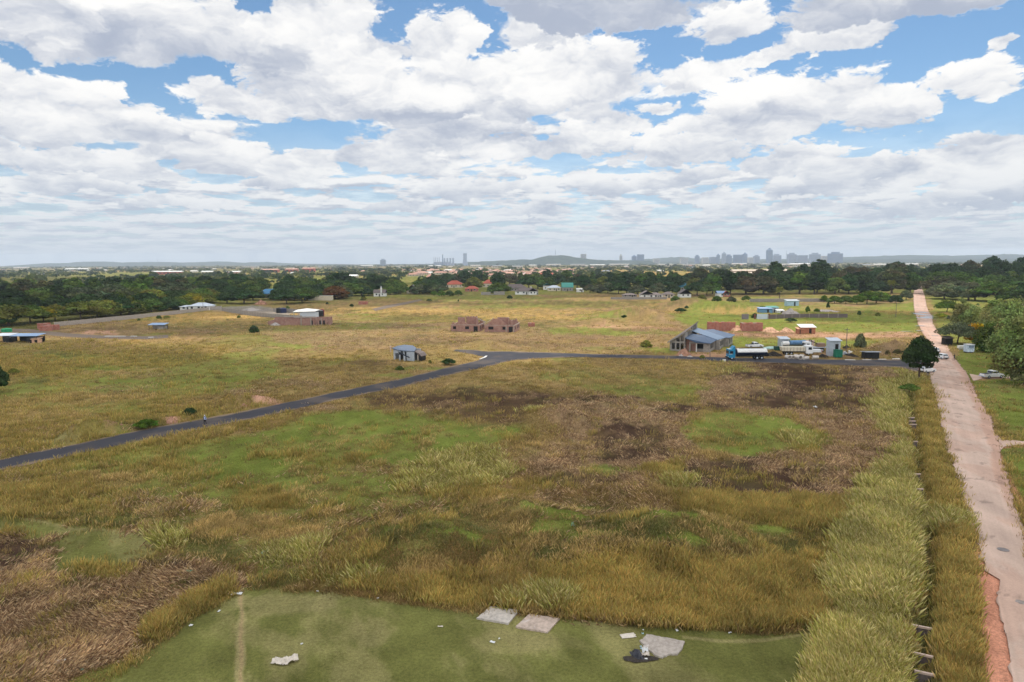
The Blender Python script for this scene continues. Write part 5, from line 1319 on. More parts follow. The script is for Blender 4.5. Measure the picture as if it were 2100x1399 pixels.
# ---------------------------------------------------------------- haze
hm = bpy.data.materials.new('haze'); hm.use_nodes = True; nt = hm.node_tree; nt.nodes.clear()
pv = nt.nodes.new('ShaderNodeVolumePrincipled'); pv.inputs['Density'].default_value = HAZE = 0.00009; pv.inputs['Color'].default_value = (.80, .90, 1.0, 1); pv.inputs['Anisotropy'].default_value = 0.0
_o = nt.nodes.new('ShaderNodeOutputMaterial'); nt.links.new(pv.outputs[0], _o.inputs['Volume'])
hb = MB().box(0, 0, -7.5, 22400, 22400, 190)
o = hb.build('haze', hm); o['kind'] = 'stuff'
scene.cycles.volume_bounces = 0
# ---------------------------------------------------------------- houses round the field
def windows(parent, items, framed=True):
    """items: x, y, z, w, h, facing angle; each window its own part with a sill"""
    for x, y, z, w, h, a in items:
        f = MB().box(0, 0, 0, w + .16, .10, h + .16).build('window', M_white if framed else M_dark, parent)
        f.location = (x, y, z); f.rotation_euler = (0, 0, a)
        if framed: MB().box(0, -.05, .08, w, .04, h).build('pane', M_glass, f)


def hip_roof(b, w, d, h0, h1, ov=.5, hip=None, gable=False):
    x, y = w / 2 + ov, d / 2 + ov; hp = 0 if gable else (min(x * .8, y) if hip is None else hip)
    A, B, Cc, Dd = (-x, -y, h0), (x, -y, h0), (x, y, h0), (-x, y, h0); P0, P1 = (-x + hp, 0, h1), (x - hp, 0, h1)
    b.slab([A, B, P1, P0], .15); b.slab([Cc, Dd, P0, P1], .15); b.slab([B, Cc, P1], .15); b.slab([Dd, A, P0], .15); return b


def gable_wall(b, w, d, h0, h1, t=.25):
    """four walls plus the triangular gables, as one shell (ridge along x)"""
    b.box(0, -d / 2, 0, w, t, h0); b.box(0, d / 2, 0, w, t, h0)
    for s in (-1, 1):
        a = [b.bm.verts.new((s * (w / 2 - t / 2) + q, y, z)) for q in (-t / 2, t / 2) for y, z in ((-d / 2 + .13, -.3), (d / 2 - .13, -.3), (d / 2 - .13, h0), (0, h1 - .2), (-d / 2 + .13, h0))]
        b.bm.faces.new(a[:5]); b.bm.faces.new(a[5:][::-1])
        for i in range(5): b.bm.faces.new((a[i], a[(i + 1) % 5], a[5 + (i + 1) % 5], a[5 + i]))
    return b


def house(px, py, w, d, h, hr, wallm, roofm, label, rz=0.0, gable=False, wins=3, chimney=False, ridge_y=False, name='house', h0z=0.0):
    t = thing(name, label, 'house', at(px, py) + Vector((0, d / 2, h0z)), rz + (math.pi / 2 if ridge_y else 0))
    b = MB(); (gable_wall(b, w, d, h, hr) if gable else b.box(0, 0, -.3, w, d, h + .3)); b.build('wall', wallm, t)
    r = hip_roof(MB(), w, d, h + .02, hr, gable=gable).build('roof', roofm, t)
    if chimney: MB().box(w * .2, .3, hr - 1.2, .9, .7, 2.2).build('chimney', wallm, r)
    it = []
    if ridge_y:
        for i in range(2): it.append((-w / 2 - .02, (i - .5) * d * .45, 1.0, 1.1, 1.2, -math.pi / 2))
    for i in range(wins): it.append(((i + .5) * w / wins - w / 2, -d / 2 - (.15 if gable else .02), 1.0, 1.3, 1.2, 0))
    windows(t, it)
    MB().box(0, 0, 0, .9, .1, 2.0).build('door', M_dark, t).location = (w * .08 + .9 if wins % 2 else 0, -d / 2 - (.17 if gable else .04), 0)
    return t


M_blue = rib_roof('blue_roof', (50, 122, 166)); M_cyan = rib_roof('cyan_roof', (74, 152, 178)); M_green = rib_roof('green_roof', (70, 150, 136)); M_slate = rib_roof('slate_blue_roof', (74, 94, 120)); M_pale = rib_roof('pale_metal_roof', (205, 212, 220)); M_bright = rib_roof('sky_blue_metal_roof', (140, 170, 205))
M_thatch = mat('grey_tile', (112, 100, 96), sc=5)
M_rust = rib_roof('rusty_sheet', (150, 120, 100))
house(931, 590, 18, 12, 3.4, 7.4, M_cream, M_tile, 'larger red hipped-roof house, left of the pair in the trees', chimney=False, wins=4)
house(1001, 589, 12, 11, 4, 8, M_cream, M_tile, 'smaller red-roofed house right of the tall tree between the two', chimney=True)
house(967, 598, 12, 8, 2.6, 5, M_brick, M_tile, 'low red-roofed outbuilding between the two red-roofed houses', wins=2)
house(1057, 597, 20, 9, 3, 6.4, M_grey, M_thatch, 'long grey-roofed house above the white chimneyed one', wins=4)
house(1080, 604, 19, 9, 2.8, 5.4, M_white, M_thatch, 'white chimneyed house with a small gable at its right end', chimney=True, wins=4)
house(1093, 604.6, 5, 6, 3, 5.4, M_white, M_thatch, 'white gabled annexe on the right end of the chimneyed house', gable=True, ridge_y=True, wins=1, name='annexe')
house(1137, 597, 12, 8, 3, 5.2, M_cream, M_pale, 'cream house with pale sheet roof left of the green-roofed one', wins=3)
house(1122, 594, 5, 7, 4, 6.2, M_white, M_green, 'white house with sea-green gable among the trees', gable=True, ridge_y=True, wins=1)
house(1164, 597, 10, 9, 3.4, 7.6, M_grey, M_green, 'grey house with green sheet roof', gable=True, wins=2)
house(1190, 599, 6, 4, 2.4, 3.4, M_white, M_white, 'small white outbuilding right of the green-roofed house', gable=True, wins=1, name='outbuilding')
house(1328, 612, 7.5, 9, 2.8, 5.4, M_white, M_thatch, 'white gabled house facing the field, largest of that row', gable=True, ridge_y=True, wins=2)
house(1345, 612, 10, 8, 2.6, 4.2, M_white, M_thatch, 'low white wing right of the large white gabled house', wins=3, name='house')
house(1292, 611, 10, 6, 2.2, 3.4, M_grey, M_thatch, 'low grey house left of the large white gabled house', wins=3)
house(1404, 596, 9, 8, 3, 7, M_cream, M_cyan, 'house with bright cyan roof in the trees', gable=True, wins=2)
house(1406, 610, 8, 8, 2.8, 6, M_white, M_thatch, 'small white gabled house directly below the cyan roof', gable=True, ridge_y=True, wins=1)
house(1372, 611, 8, 7, 2.5, 4.5, M_cream, M_thatch, 'low cream house between the two white gabled ones', wins=2)
house(1481, 609, 7, 6, 2.8, 4.4, M_white, M_bright, 'small white house with pale blue roof in front of the right belt', wins=1, gable=True)
house(1490, 609, 5, 5, 2.5, 4.4, M_brick, M_tile, 'small brick house with red roof touching the pale blue roofed one', wins=1, gable=True, ridge_y=True)
house(845, 602, 10, 9, 3.4, 7.4, M_cream, M_thatch, 'cream gabled house with white barge boards', gable=True, ridge_y=True, wins=1)
house(778, 608, 9, 8, 2.8, 5.4, M_white, M_thatch, 'white chapel-like building with a slim tower', gable=True, wins=2, name='chapel')
t = thing('bell_tower', 'slim white tower rising at the right end of the chapel', 'tower', at(782, 608)); MB().box(0, 0, 0, 1.0, 1.0, 6).build('shaft', M_white, t); MB().cyl(0, 0, 6, .8, 2.4, 4, 0.1).build('spire', M_white, t)
house(563, 615, 26, 10, 3, 6.4, M_grey, M_blue, 'long low house with vivid blue roof in the trees', wins=4, h0z=1.5)
house(438, 603, 9, 8, 5, 7.2, M_cream, M_blue, 'small vivid blue roof showing above the left wood', gable=True, wins=2, h0z=2.5)
house(408, 637, 12, 8, 2.6, 4.4, M_white, M_pale, 'pale blue-white roofed house at the foot of the left wood', wins=3)
house(385, 637, 9, 5, 2.2, 3, M_white, M_pale, 'low white shed left of the pale-roofed house under the trees', wins=2, name='shed')
house(45, 612, 12, 9, 3, 6, M_cream, M_thatch, 'cream house with brown roof half hidden in the left wood', wins=2, h0z=2)
house(1045, 546, 30, 12, 5, 8, M_white, M_pale, 'white hall far off in the town centre of the picture', wins=4) if False else None
t = thing('perimeter_wall', 'white garden wall at the edge of the trees, right of the dark clump', 'wall', at(658, 616)); MB().box(0, 0, -.3, 18, .25, 3.6).build('panel', M_cream, t); MB().box(0, 0, 3.3, 18.4, .45, .15).build('coping', M_white, t)
t = thing('perimeter_wall', 'cream garden wall among the dark trees left of the white one', 'wall', at(636, 614)); MB().box(0, 0, -.3, 8, .25, 3.4).build('panel', M_cream, t); MB().box(0, 0, 3.1, 8.3, .45, .15).build('coping', M_white, t)
t = thing('perimeter_wall', 'low pale wall running in front of the large white gabled house', 'wall', at(1310, 614)); MB().box(0, 0, -.3, 40, .25, 1.8).build('panel', M_grey, t); MB().box(0, 0, 1.5, 40.3, .4, .12).build('coping', M_conc, t)
t = thing('perimeter_wall', 'grey ruined wall below the second red-roofed house', 'wall', at(1014, 605)); MB().box(-7, 0, -.3, 8, .25, 2.8).box(4, 0, -.3, 9, .25, 3.0).box(-1.5, 0, -.3, 3, .25, 1.0).build('panel', M_grey, t); MB().box(4, 0, 2.7, 9.2, .4, .12).build('coping', M_conc, t)
t = thing('perimeter_wall', 'grey-brown wall at the foot of the right belt behind the white shed', 'wall', at(1625, 619)); MB().box(0, 0, -.3, 56, .25, 2.3).build('panel', M_grey, t); MB().box(0, 0, 2.0, 56.3, .4, .12).build('coping', M_conc, t)


def wall_run(pts, h, m, label, name='boundary_wall', step=3.0, thick=.2):
    """precast wall: panels between posts along photo points"""
    A = [at(*p) for p in pts]; t = thing(name, label, 'wall', A[0]); pan = MB(); posts = []
    for a, b in zip(A, A[1:]):
        L = (b - a).length; n = max(1, round(L / step)); ang = math.atan2(b.y - a.y, b.x - a.x)
        for i in range(n):
            c = a.lerp(b, (i + .5) / n) - A[0]; pan.box(c.x, c.y, -.3, L / n + .01, thick * .5, h + .3, ang); posts.append((a.lerp(b, i / n) - A[0], ang))
    pan.build('panel', m, t)
    for p, ang in posts[:100]:
        q = MB().box(0, 0, -.3, .2, thick, h + .42).build('post', M_conc, t); q.location = (p.x, p.y, 0); q.rotation_euler = (0, 0, ang)


wall_run([(112, 670), (200, 661), (300, 651), (400, 640), (455, 634)], 1.9, M_conc, 'long grey precast wall between the left wood and the dry grass', step=3.5)
wall_run([(455, 638), (500, 645), (560, 652), (620, 656)], 2.0, M_grey, 'grey block wall round the yard, nearest side', 'yard_wall'); wall_run([(560, 640), (600, 641), (660, 646)], 2.0, M_grey, 'grey block wall behind the water tanks and carport', 'yard_wall')
M_zinc = rib_roof('mixed_sheet', (132, 122, 122)); M_ru = mat('rust_sheet', (120, 74, 66), sc=3)
wall_run([(1575, 654), (1640, 652), (1738, 652)], 1.9, M_thatch, 'long low grey block wall right of the sheet fence in the bright grass', 'block_wall', 4)
t = thing('sheet_fence', 'short blue-grey metal sheet fence with a rusty end at the block wall', 'fence', at(1563, 654)); MB().box(0, 0, -.2, 5.0, .08, 2.5).build('sheet', M_pale, t); MB().box(3.1, 0, -.2, 1.0, .09, 2.5).build('rusty_sheet', M_ru, t); MB().box(-3.4, 0, -.2, .9, .09, 2.5).build('rusty_sheet', M_ru, t)
t = thing('block_wall', 'short detached grey wall piece left of the sheet fence', 'wall', at(1528, 654)); MB().box(0, 0, -.2, 3.2, .2, 2.3).build('panel', M_zinc, t); MB().box(0, 0, 2.1, 3.4, .3, .12).build('coping', M_conc, t)
wall_run([(2050, 634), (2110, 633), (2200, 632)], 2.6, M_pink, 'beige perimeter wall with buildings behind on the far right', 'perimeter_wall', 5); wall_run([(2075, 652), (2200, 651)], 1.6, M_brick, 'brown brick wall below the beige perimeter wall', 'brick_wall', 5)
wall_run([(1975, 650), (2050, 651)], 1.7, M_white, 'low white wall seen between the slender trees on the right', 'garden_wall', 5)

# ---- grey winged house (unfinished), front left corner
GH = thing('house', 'grey unfinished house with a soaring sloped wing and slate blue hipped roofs', 'house', at(1413, 721), R(-27))
gh = lambda b, n, m, par=GH, bev=0.0: b.build(n, m, par, bev)
W_, L_ = 11.6, 25.0            # front width, depth; origin at the middle of the front wall
xa, xr, xb = -5.8, -1.3, 5.8     # low side, ridge line, right side
b = MB()
def sloped_wall(b, x0, z0, x1, z1, y, t=.25, holes=()):
    """front wall whose top slopes, pierced with rectangular openings (x, z, w, h) as separate strips"""
    xs = sorted({x0, x1, *[h[0] for h in holes], *[h[0] + h[2] for h in holes]})
    for a, c in zip(xs, xs[1:]):
        cuts = sorted([(h[1], h[1] + h[3]) for h in holes if h[0] <= a + 1e-6 and h[0] + h[2] >= c - 1e-6]); z = -.3
        ta = z0 + (z1 - z0) * (a - x0) / (x1 - x0); tc_ = z0 + (z1 - z0) * (c - x0) / (x1 - x0)
        for lo, hi in cuts:
            if lo > z: b.box((a + c) / 2, y, z, c - a, t, lo - z)
            z = hi
        v = [b.bm.verts.new(p) for p in ((a, y - t / 2, z), (c, y - t / 2, z), (c, y - t / 2, tc_), (a, y - t / 2, ta), (a, y + t / 2, z), (c, y + t / 2, z), (c, y + t / 2, tc_), (a, y + t / 2, ta))]
        for f in ((0, 1, 2, 3), (7, 6, 5, 4), (3, 2, 6, 7), (1, 5, 6, 2), (0, 3, 7, 4)): b.bm.faces.new([v[i] for i in f])
sloped_wall(b, xa, 2.9, xr, 5.7, 0, .25, [(-5.2, .5, .95, 1.9), (-3.8, .5, .95, 1.9), (-2.5, .5, .9, 1.9), (-3.8, 2.85, .95, 1.0), (-2.5, 3.0, .9, 1.7)])
b.box(xa + .12, L_ * .5, -.3, .25, L_ - .3, 3.2)
for y0, y1, z0, z1 in ((.13, 3.0, -.3, 5.6), (3.0, 8.5, -.3, 4.2), (8.5, 9.6, -.3, 6.6), (9.6, 15.0, -.3, 4.6), (15.0, 16.4, -.3, 7.3)): b.box(xr, (y0 + y1) / 2, z0, .25, y1 - y0, z1 - z0)
for y in (3.0, 4.2, 5.5, 6.9, 8.2): b.box(xr, y, 4.2, .22, .3, 1.3 + y * .06)
for y in (10.4, 11.7, 13.0, 14.3): b.box(xr, y, 4.6, .22, .3, 1.3 + y * .07)
b.box(5.0, 0, -.3, 1.6, .25, 3.1); b.box(2.2, 0, 2.5, 4.2, .25, .35); b.box(.2, .1, -.3, .4, .25, 3.2)
b.box(xb, 4.2, -.3, .25, 8.2, 3.1); b.box(6.6, 8.6, -.3, 1.6, .25, 3.1); b.box(7.2, 12.4, -.3, .25, 7.4, 3.1); b.box(7.9, 16.3, -.3, 1.6, .25, 3.1); b.box(8.5, 20.5, -.3, .25, 8.2, 3.1); b.box(1.4, L_, -.3, 14, .25, 3.1)
gh(b, 'wall', M_grey)
gh(MB().box(-.4, 1.4, -.3, 1.8, .2, 3.8).box(1.0, 1.4, -.3, 1.6, .2, 3.4), 'brick_wall', M_pinkbrick)
gh(MB().box(2.1, .3, -.3, .28, .28, 3.5), 'column', M_white)
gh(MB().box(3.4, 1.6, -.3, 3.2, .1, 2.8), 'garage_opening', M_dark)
gh(MB().slab([(xa - .5, -.6, 2.75), (xr + .35, -.6, 6.05), (xr + .35, 17, 7.75), (xa - .5, 17, 3.3)], .22), 'wing_roof', M_thatch)
gh(MB().slab([(xa - .55, -.9, 2.7), (xr + .4, -.9, 6.1), (xr + .4, -.6, 6.1), (xa - .55, -.6, 2.7)], .4), 'fascia', M_grey)
gh(MB().slab([(xr + .1, -.7, 4.2), (2.2, -.8, 2.95), (xb + .6, -.8, 2.85), (xb + .6, 9.2, 2.9), (3.6, 5, 4.5), (xr + .1, 8.8, 4.5)], .14).slab([(xr + .1, 8.8, 4.5), (3.6, 5, 4.5), (xb + .6, 9.2, 2.9)], .12), 'front_roof', M_slate)
gh(MB().slab([(xr + .1, 8.8, 5.4), (xb + .9, 8.6, 2.95), (7.9, 16.6, 2.95), (xr + .1, 17, 5.6)], .14), 'middle_roof', rib_roof('lighter_blue_roof', (104, 124, 148)))
gh(MB().slab([(xr + .1, 17, 4.8), (7.9, 16.0, 2.95), (9.2, 16.0, 2.95), (9.2, 25.6, 2.95), (3, 20.8, 5.0)], .14).slab([(3, 20.8, 5.0), (9.2, 25.6, 2.95), (xr + .1, 25.6, 2.95), (xr + .1, 17, 4.8)], .13), 'rear_roof', M_slate)
for x, y in ((xb + .14, 2.2), (xb + .14, 3.8), (xb + .14, 5.6), (7.34, 10.2), (7.34, 12.2), (7.34, 14.2), (8.64, 18.2), (8.64, 21.4)):
    w = MB().box(0, 0, 0, .08, 1.0, 1.5).build('window', M_dark, GH); w.location = (x, y, .9)
MB().box(0, 0, 0, 2.9, .08, .9).build('half_wall', M_grey, GH).location = (3.6, .9, 0)

# ---- the two unfinished brick houses
def shell_house(px, py, rz, w, d, label, mirror=1, tilt=0):
    t = thing('brick_house', label, 'house', at(px, py) + Vector((0, d / 2, 0)), rz); H = 2.6; m = mirror
    b = MB(); b.box(0, -d / 2, -.3, w, .25, H + .3); b.box(m * w / 2, 0, -.3, .25, d, H + .3); b.box(-m * w / 2, 0, -.3, .25, d, H + .3); b.box(0, d / 2, -.3, w, .25, H + .3)
    def gab(x0, x1, y, hh, top=.0):
        xm = (x0 + x1) / 2; ws = top * (x1 - x0) / 2
        v = [(x0, H), (x1, H), (xm + ws, hh), (xm - ws, hh)] if top else [(x0, H), (x1, H), (xm, hh)]
        a = [b.bm.verts.new((p[0], y - .12, p[1])) for p in v]; c = [b.bm.verts.new((p[0], y + .12, p[1])) for p in v]; n = len(v)
        b.bm.faces.new(a); b.bm.faces.new(c[::-1])
        for i in range(n): b.bm.faces.new((a[i], a[(i + 1) % n], c[(i + 1) % n], c[i]))
    if m > 0:
        gab(-w / 2 + .1, -w / 2 + 1.7, -d / 2, 3.9); gab(-w / 2 + 1.4, 1.2, -d / 2 + .01, 3.9, .45); b.box(-1.6, -d / 2 + 1.2, H, 3.0, .25, 2.9); b.box(2.0, -d / 2 + 3.6, H, 4.6, .25, 2.9); b.box(4.2, -d / 2 + 2.4, H, .25, 2.4, 2.9)
        for x in (-.2, .8, 1.9, 3.0, 4.0): b.box(x - .2, -d / 2 + 3.6, H + 2.9, .5, .25, .3)
        gab(3.8, w / 2 + .3, d / 2 - 2, 4.4); b.box(3.5, 1.5, H, .25, 4.5, 1.8)
    else:
        gab(-w / 2 + .1, 3.4, -d / 2, 5.2, .22); b.box(1.0, -d / 2 + 2.6, H, 4.6, .25, 2.9); b.box(3.3, -d / 2 + 1.6, H, .25, 2.0, 2.9); b.box(4.3, -d / 2 + 3.0, H, .25, 4.0, 1.8); gab(3.6, w / 2 - .1, d / 2 - 1, 4.6)
        b.box(3.2, 1.4, H, 4.4, .25, 1.5)
    b.build('wall', M_pinkbrick, t)
    MB().box(0, -d / 2 - .01, H - .05, w + .08, .3, .14).box(w / 2 + .01, 0, H - .05, .3, d + .08, .14).build('ring_beam', M_conc, t)
    its = [(-w / 2 + 1.4, 1.2), (.8, 1.5)] if m > 0 else [(-w / 2 + 2.4, 2.0), (1.8, 1.2)]
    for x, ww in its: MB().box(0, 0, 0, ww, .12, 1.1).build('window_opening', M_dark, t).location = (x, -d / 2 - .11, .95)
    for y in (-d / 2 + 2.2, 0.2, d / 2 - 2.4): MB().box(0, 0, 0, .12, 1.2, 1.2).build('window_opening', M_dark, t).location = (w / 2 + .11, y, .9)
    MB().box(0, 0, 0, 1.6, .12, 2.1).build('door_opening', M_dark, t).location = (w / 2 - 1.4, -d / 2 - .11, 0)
    if m < 0: MB().box(w / 2 - 3.2, -d / 2 - .2, 0, .3, .3, 2.6).build('column', M_conc, t); MB().box(w / 2 - .2, -d / 2 - .2, 0, .3, .3, 2.6).build('column', M_conc, t)
    r = MB()
    a0 = (2.2, -1.0, 5.6) if m > 0 else (-2.4, -d / 2 + .3, 5.3); a1 = (w / 2 + 1.2, 1.5, 3.0) if m > 0 else (-w / 2 - .6, -d / 2 + .3, 2.8)
    r.tube(a0, a1, .1); r.tube((a0[0] - .3, a0[1] + 1.4, a0[2]), (a1[0], a1[1] + 1.4, a1[2]), .1); r.build('rafter', M_conc, t)


shell_house(958, 680, R(-8), 11.2, 11, 'left one of two roofless pink brick houses, with a stepped raised wall', 1)
shell_house(1030, 681, R(-10), 11.6, 12, 'right one of two roofless pink brick houses, with a big gable', -1)


# ---- brick stacks
def brick_stack(px, py, w, d, h, label, rz=0.0, group=None, seed=1, cat='brick stack'):
    t = thing('brick_stack', label, cat, at(px, py) + Vector((0, d / 2, 0)), rz, group); rg = random.Random(seed)
    n = max(2, int(w / 1.1)); m = max(1, int(d / 1.1)); x0 = -w / 2
    for i in range(n):
        b = MB(); cw = w / n
        for j in range(m): b.box(x0 + (i + .5) * cw, -d / 2 + (j + .5) * d / m, -.1, cw * .95, d / m * .95, h * rg.uniform(.93, 1.03) + .1)
        b.build('pallet_of_bricks', M_brick, t)
    return t


brick_stack(1464, 679, 4.2, 2.4, 3.4, 'leftmost red brick stack behind the grey winged house', seed=1, group='tall brick stacks behind the grey house'); brick_stack(1488, 679, 7.6, 2.6, 3.4, 'long red brick stack left of the first sand heap', seed=2, group='tall brick stacks behind the grey house'); brick_stack(1543, 680, 8.0, 2.8, 3.3, 'long red brick stack between the first and second sand heaps', seed=3, group='tall brick stacks behind the grey house')
brick_stack(1090, 670, 2.8, 2.2, 1.6, 'small dark brick stack right of the two brick houses', seed=4); brick_stack(744, 625, 5.6, 3, 2.0, 'small brick stack in the dry field below the chapel', seed=5)
brick_stack(88, 679, 4.6, 4, 1.9, 'front red brick stack at the left end of the grey wall', R(30), seed=6, group='red brick stacks at the wall end'); brick_stack(103, 677, 4.4, 4, 2.0, 'right-hand red brick stack at the left end of the grey wall', R(30), seed=7, group='red brick stacks at the wall end'); brick_stack(84, 674, 4.6, 4, 2.1, 'rear red brick stack at the left end of the grey wall', R(30), seed=8, group='red brick stacks at the wall end')


def heap(px, py, w, h, m, label, name='sand_heap', seed=1, d=None, cat='heap'):
    rg = random.Random(seed); bm = bmesh.new(); bmesh.ops.create_icosphere(bm, subdivisions=4, radius=1); d = d or w * .8
    for v in bm.verts:
        q = v.co.copy(); r = math.hypot(q.x, q.y); z = max(-.1, (1 - r ** 1.15)) if q.z > -.1 else -.15
        k = 1 + .16 * math.sin(q.x * 7 + seed) * math.sin(q.y * 6 + seed * 2) + .07 * math.sin(q.x * 17 + q.y * 13)
        v.co = (q.x * w / 2 * k, q.y * d / 2 * k, z * h * (k if z > 0 else 1))
    me = bpy.data.meshes.new(name); bm.to_mesh(me); bm.free(); me.materials.append(m); o = mk(name, me, loc=at(px, py) + Vector((0, d / 2, 0))); o.rotation_euler = (0, 0, seed)
    tag(o, label, cat); return o


M_sand = mat('sand', (214, 172, 140), 1.0, 0, 1.5, .25); M_soil = mat('soil', (168, 128, 106), 1.0, 0, 1.2, .35); M_rub = mat('rubble', (176, 166, 158), 1.0, 0, 3, .45)
heap(1516, 680, 7.0, 2.0, M_sand, 'pale sand heap between two red brick stacks', seed=1); heap(1585, 682, 7.5, 1.9, M_sand, 'wider sand heap right of the brick stacks', seed=2); heap(1618, 682, 5.5, 1.7, M_sand, 'small sand heap nearest the red hut', seed=3); heap(1406, 730, 4.8, 2.0, M_soil, 'brown soil heap right in front of the grey winged house', 'soil_heap', 4)
heap(1398, 731, 1.6, .6, M_rub, 'white cement pile at the left foot of the soil heap', 'rubble_heap', 5); heap(1416, 733, 1.8, .5, M_rub, 'white cement pile at the right foot of the soil heap', 'rubble_heap', 6)
heap(1627, 646, 10, 2.8, M_rub, 'grey rubble heap beside the big green bush', 'rubble_heap', 7); heap(1705, 640, 14, .9, M_rub, 'low pale rubble spread in the grass behind the block wall', 'rubble_heap', 8); heap(532, 625, 9, 3.2, M_soil, 'brown soil heap behind the grey walled yard', 'soil_heap', 9); heap(508, 638, 12, 1.6, M_rub, 'flat pinkish rubble heap inside the walled yard', 'rubble_heap', 11)
for i, (a, b, w, h) in enumerate(((150, 898, 2.0, 1.1), (172, 890, 2.8, .8), (218, 886, 3.4, 1.2), (240, 884, 2.6, 1.0), (345, 868, 3.2, .9), (528, 828, 4.5, .8), (495, 838, 3.0, .7))):
    heap(a, b, w, h, M_soil, ('leftmost', 'second', 'third', 'fourth', 'fifth')[i] + ' soil heap along the tar road verge' if i < 5 else ('long pinkish soil heap on the verge right of the walker', 'small soil heap nearest the walker on the verge')[i - 5], 'soil_heap', 20 + i, w * .6)

# ---- small hut with slate blue roof (front), openings and lean-to
t = thing('hut', 'small pale unfinished house with curved slate blue roof and dark openings', 'house', at(833, 739) + Vector((0, 1.6, 0)), R(-22))
MB().box(-3.0, -1.6, -.3, .5, .2, 3.1).box(-1.9, -1.6, 1.9, 1.8, .2, .9).box(.1, -1.7, -.3, .35, .3, 3.0).box(1.9, -1.5, -.3, 2.2, .2, 3.0).box(-3.2, .3, -.3, .2, 4, 3.2).box(3.1, .2, -.3, .2, 3.6, 2.8).box(0, 2.2, -.3, 6.4, .2, 3.2).box(-.8, -2.5, -.3, .3, .3, 1.9).box(.9, -2.7, -.3, .3, .3, 1.6).build('wall', M_steel, t)
MB().slab([(-3.6, -2.0, 3.3), (-1.4, -2.2, 2.9), (.8, -1.9, 2.75), (3.4, -1.7, 2.7), (2.8, .4, 3.35), (.8, 2.0, 3.75), (-2.2, 2.4, 3.8), (-3.5, .8, 3.6)], .16).build('roof', M_slate, t)
MB().slab([(-1.6, -1.9, 2.3), (2.6, -3.2, 1.2), (2.6, -2.9, 1.2), (-1.6, -1.6, 2.3)], .25).build('ramp_beam', mat('navy_paint', (44, 54, 66)), t)
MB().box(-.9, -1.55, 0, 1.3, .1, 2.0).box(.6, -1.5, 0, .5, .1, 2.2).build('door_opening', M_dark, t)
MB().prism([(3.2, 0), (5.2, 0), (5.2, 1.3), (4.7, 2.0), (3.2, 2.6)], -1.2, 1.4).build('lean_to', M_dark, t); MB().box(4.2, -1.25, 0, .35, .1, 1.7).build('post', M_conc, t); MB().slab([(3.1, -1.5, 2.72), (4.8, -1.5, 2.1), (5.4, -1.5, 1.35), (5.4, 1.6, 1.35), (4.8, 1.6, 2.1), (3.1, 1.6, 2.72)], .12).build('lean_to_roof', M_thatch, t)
o = MB().box(0, 0, 0, .25, .25, 1.3).box(0, 0, 1.3, .5, .4, .5).build('marker_post', M_pink); o.location = at(801, 722); tag(o, 'small pinkish marker post left of the curved blue-roofed hut', 'post')

# ---- round unfinished building in the yard
t = thing('brick_building', 'unfinished rounded brick building, roofless, with many pillars, in front of the carport', 'building', at(612, 667))
b = MB(); cols = []
for i in range(26):
    f = i / 25; x = -13.5 + 27 * f; y = 2.6 - 3.2 * math.sin(math.pi * (f * .8 + .02)) - 1.2 * f; hgt = 2.9 if i > 3 else 1.6 + .35 * i
    if i % 4 == 2 and i > 12: cols.append((x, y)); continue
    b.box(x, y, -.3, 1.14 if i < 18 else .55, .3, hgt + .3 + (.5 if i > 17 else 0), R(-10 + 24 * f))
b.box(0, 6.5, -.3, 25, .3, 3.4); b.box(13.2, 3, -.3, .3, 6, 3.6); b.box(4, 4, -.3, .3, 4, 3.2); b.box(-4, 4, -.3, .3, 4, 2.8); b.build('wall', M_pinkbrick, t)
for x, y in cols: MB().box(0, 0, 0, .35, .35, 3.2).build('pillar', M_conc, t).location = (x, y, 0)
MB().box(-1, 5.6, 3.1, 14, .5, .25).box(2, 3.4, 3.0, 10, .4, .2).build('ring_beam', M_conc, t)
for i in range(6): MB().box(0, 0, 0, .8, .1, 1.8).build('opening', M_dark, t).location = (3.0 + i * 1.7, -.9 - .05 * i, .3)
heap(562, 668, 4.5, 1.3, M_rub, 'pile of loose bricks and rubble at the left end of the rounded brick building', 'rubble_heap', 41)
t = thing('carport', 'white carport shed with bright curved roof behind the rounded brick building', 'shed', at(626, 652) + Vector((0, 3, 0)), R(-4))
MB().box(1.2, 0, 0, 8, 4.5, 2.6).build('wall', M_pale, t); MB().slab([(-6, -3, 3.0), (5.2, -3, 3.3), (5.6, 2.6, 3.7), (-1, 3.2, 4.3), (-6, 2.8, 3.6)], .18).build('roof', M_white, t)
for x in (-5.6, -3.4): MB().box(x, -2.7, 0, .14, .14, 3.0).build('post', M_steel, t)


def tank(px, py, r, h, m, label, name='water_tank', z=0.0):
    t = thing(name, label, 'water tank', at(px, py) + Vector((0, r, z)))
    bm = lathe([(r * .96, 0), (r, .1), (r, h * .3), (r * .97, h * .33), (r, h * .36), (r, h * .66), (r * .97, h * .69), (r, h * .72), (r, h * .86), (r * .75, h * .96), (r * .3, h)], 18); me = bpy.data.meshes.new('tank_body'); bm.to_mesh(me); bm.free(); me.materials.append(m); mk('tank_body', me, t)
    MB().cyl(0, 0, h - .02, r * .3, .12, 12).build('lid', m, t)


tank(571, 642, 1.7, 2.8, M_black, 'left one of two black water tanks in the walled yard'); tank(579, 642, 1.7, 2.7, mat('navy_plastic', (44, 52, 84)), 'right, bluish one of two water tanks in the walled yard')
tank(652, 650, 2.2, 3.4, M_black, 'large black water tank right of the white carport'); tank(660, 649, 1.0, 3.6, mat('maroon_plastic', (120, 40, 56)), 'slim maroon tank beside the large black one')
tank(8, 694, 1.7, 1.3, mat('green_plastic', (40, 140, 96)), 'green water tank on the black sheds at the left edge', z=2.2)


